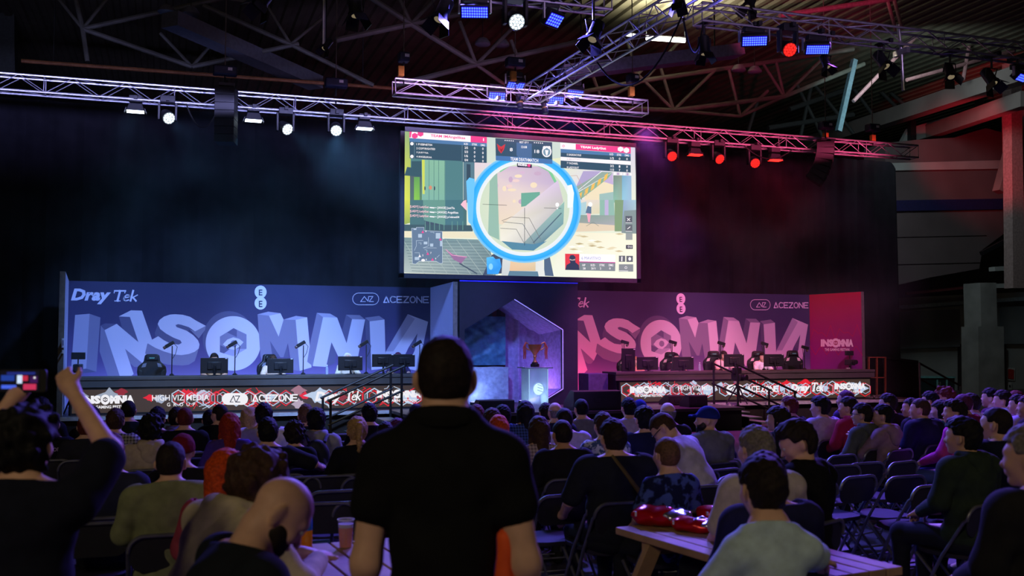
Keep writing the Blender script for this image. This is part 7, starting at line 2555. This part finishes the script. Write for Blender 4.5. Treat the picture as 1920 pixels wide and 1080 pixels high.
# bald bearded man bent over his phone
pose = dict(sleeve='short', bulk=1.15, lean=.42, hp=-.38, hy=-.3, res=.0085, neck=1.2, wr=.004, armsR=((.28, .26, .74), (.10, .52, .80)), armsL=((-.26, .28, .74), (-.08, .54, .80)), up=(0, -.3, 1))
body, B = hero(528, 893, 3.55, FY - 1.0, pose, (26, 30, 38), ('bald', 'dark'), 'bald bearded man in a dark tee bent over the left picnic table', extra=('beard', 'eyes'), s=1.08)
hp_ = body.matrix_world @ V((.0, .60, .80))
ph = empty('smartphone', tuple(hp_ + V((0, 0, .03))), FY - 1.0, 'phone in the hands of the bald man', 'phone')
MB().prism(rrect(.075, .15, .01), (0, 0, 0), (1, 0, 0), (0, .94, .34), (0, 0, .008)).build('phone_case', M_BLACK, ph, bevel=.002)
# curly haired man in a cream hoodie next to him
pose = dict(sleeve='long', bulk=1.2, lean=.42, hp=.15, hy=.2, res=.0105, wr=.005, armsR=((.30, .25, .76), (.10, .48, .80)), armsL=((-.28, .25, .76), (-.08, .48, .80)))
hero(484, 836, 4.55, FY - .75, pose, (204, 190, 160), ('curly', 'brown'), 'curly brown haired person in a cream hoodie beside the bald man', extra=(('hoodback', None),), s=1.08)
# red haired woman beyond them
pose = dict(sleeve='long', bulk=.9, res=.012, hy=-.2)
hero(428, 838, 5.5, FY - .1, pose, (150, 60, 80), ('long', 'orange'), 'person with long bright orange hair left of the curly haired man', s=1.0)
# boy in light grey at the right table
pose = dict(sleeve='short', bulk=.76, drop=.035, lean=.12, hy=.1, hp=.02, res=.0105, wr=.005, armsR=((.285, .18, .90), (.42, .42, .83)), armsL=((-.26, .05, .76), (-.10, .3, .74)))
hero(1427, 853, 4.25, FY + .15, pose, (190, 214, 226), ('short', 'dark'), 'boy in a light grey tee sitting at the right picnic table', s=1.06)
# man at the right edge
pose = dict(sleeve='long', bulk=1.25, hy=.35, res=.012, wr=.004)
body, B = hero(1928, 795, 4.5, FY + .45, pose, (34, 33, 36), ('short', 'grey'), 'older man in a black printed jacket at the right picture edge', s=1.1)
A = Art(lambda u, v: V((u, -.238 + .3 * u * u, v)), (0, -1, 0), .001)
A.layer = 5
for i, (x, zz, c) in enumerate(((-.02, .86, (110, 90, 60)), (.04, .85, (130, 100, 60)), (.06, .76, (60, 110, 140)), (.03, .70, (150, 60, 40)), (-.02, .96, (60, 60, 66)))):
    A.rect(x - .035, zz - .012, x + .035, zz + .012, c)
A.build('jacket_print', art_mat('cloth_print'), body)
# dark coat slung over a chair, lower right
p = flat((1775 - 960) / FPX * 4.75, 4.75)
c_ = chair(p, .2, 'black folding chair carrying the slung dark coat at the lower right')
co = link_mesh('dark_coat', skin_mesh('dark_coat', [('c', (-.12, -.23, .80), (.2, -.25, .84), .06, .07), ('c', (.2, -.28, .82), (.2, -.3, .4), .1, .16), ('c', (-.1, -.27, .75), (-.16, -.3, .3), .08, .11), ('c', (.05, -.3, .6), (0, -.3, .3), .14, .18)], .014, wrinkle=.008, freq=30), mat('black_coat', (18, 17, 22), .85), None, (p.x, p.y, 0), (0, 0, .2))
tag(co, 'black coat slung over a folding chair near the right edge', 'coat')

# haze over the stage, thicker drifts in places
mb = MB().span((-6, 18.2, .6), (20.5, 25.0, 6.75))
hz = mb.build('stage_haze', None, smooth=0)
m = bpy.data.materials.new('stage_haze')
m.use_nodes = True
nt = m.node_tree
nt.nodes.clear()
out = nt.nodes.new('ShaderNodeOutputMaterial')
vs = nt.nodes.new('ShaderNodeVolumePrincipled')
tc = nt.nodes.new('ShaderNodeTexCoord')
nz = nt.nodes.new('ShaderNodeTexNoise')
nz.inputs['Scale'].default_value = .55
nz.inputs['Detail'].default_value = 3
mr = nt.nodes.new('ShaderNodeMapRange')
mr.inputs[1].default_value, mr.inputs[2].default_value, mr.inputs[3].default_value, mr.inputs[4].default_value = .5, .74, .0014, .02
nt.links.new(tc.outputs['Object'], nz.inputs['Vector'])
nt.links.new(nz.outputs['Fac'], mr.inputs[0])
nt.links.new(mr.outputs[0], vs.inputs['Density'])
vs.inputs['Anisotropy'].default_value = .2
vs.inputs['Color'].default_value = (.75, .9, 1, 1)
nt.links.new(vs.outputs[0], out.inputs['Volume'])
hz.data.materials.append(m)
tag(hz, 'thin bluish haze drifting over the stage', 'haze', kind='stuff')
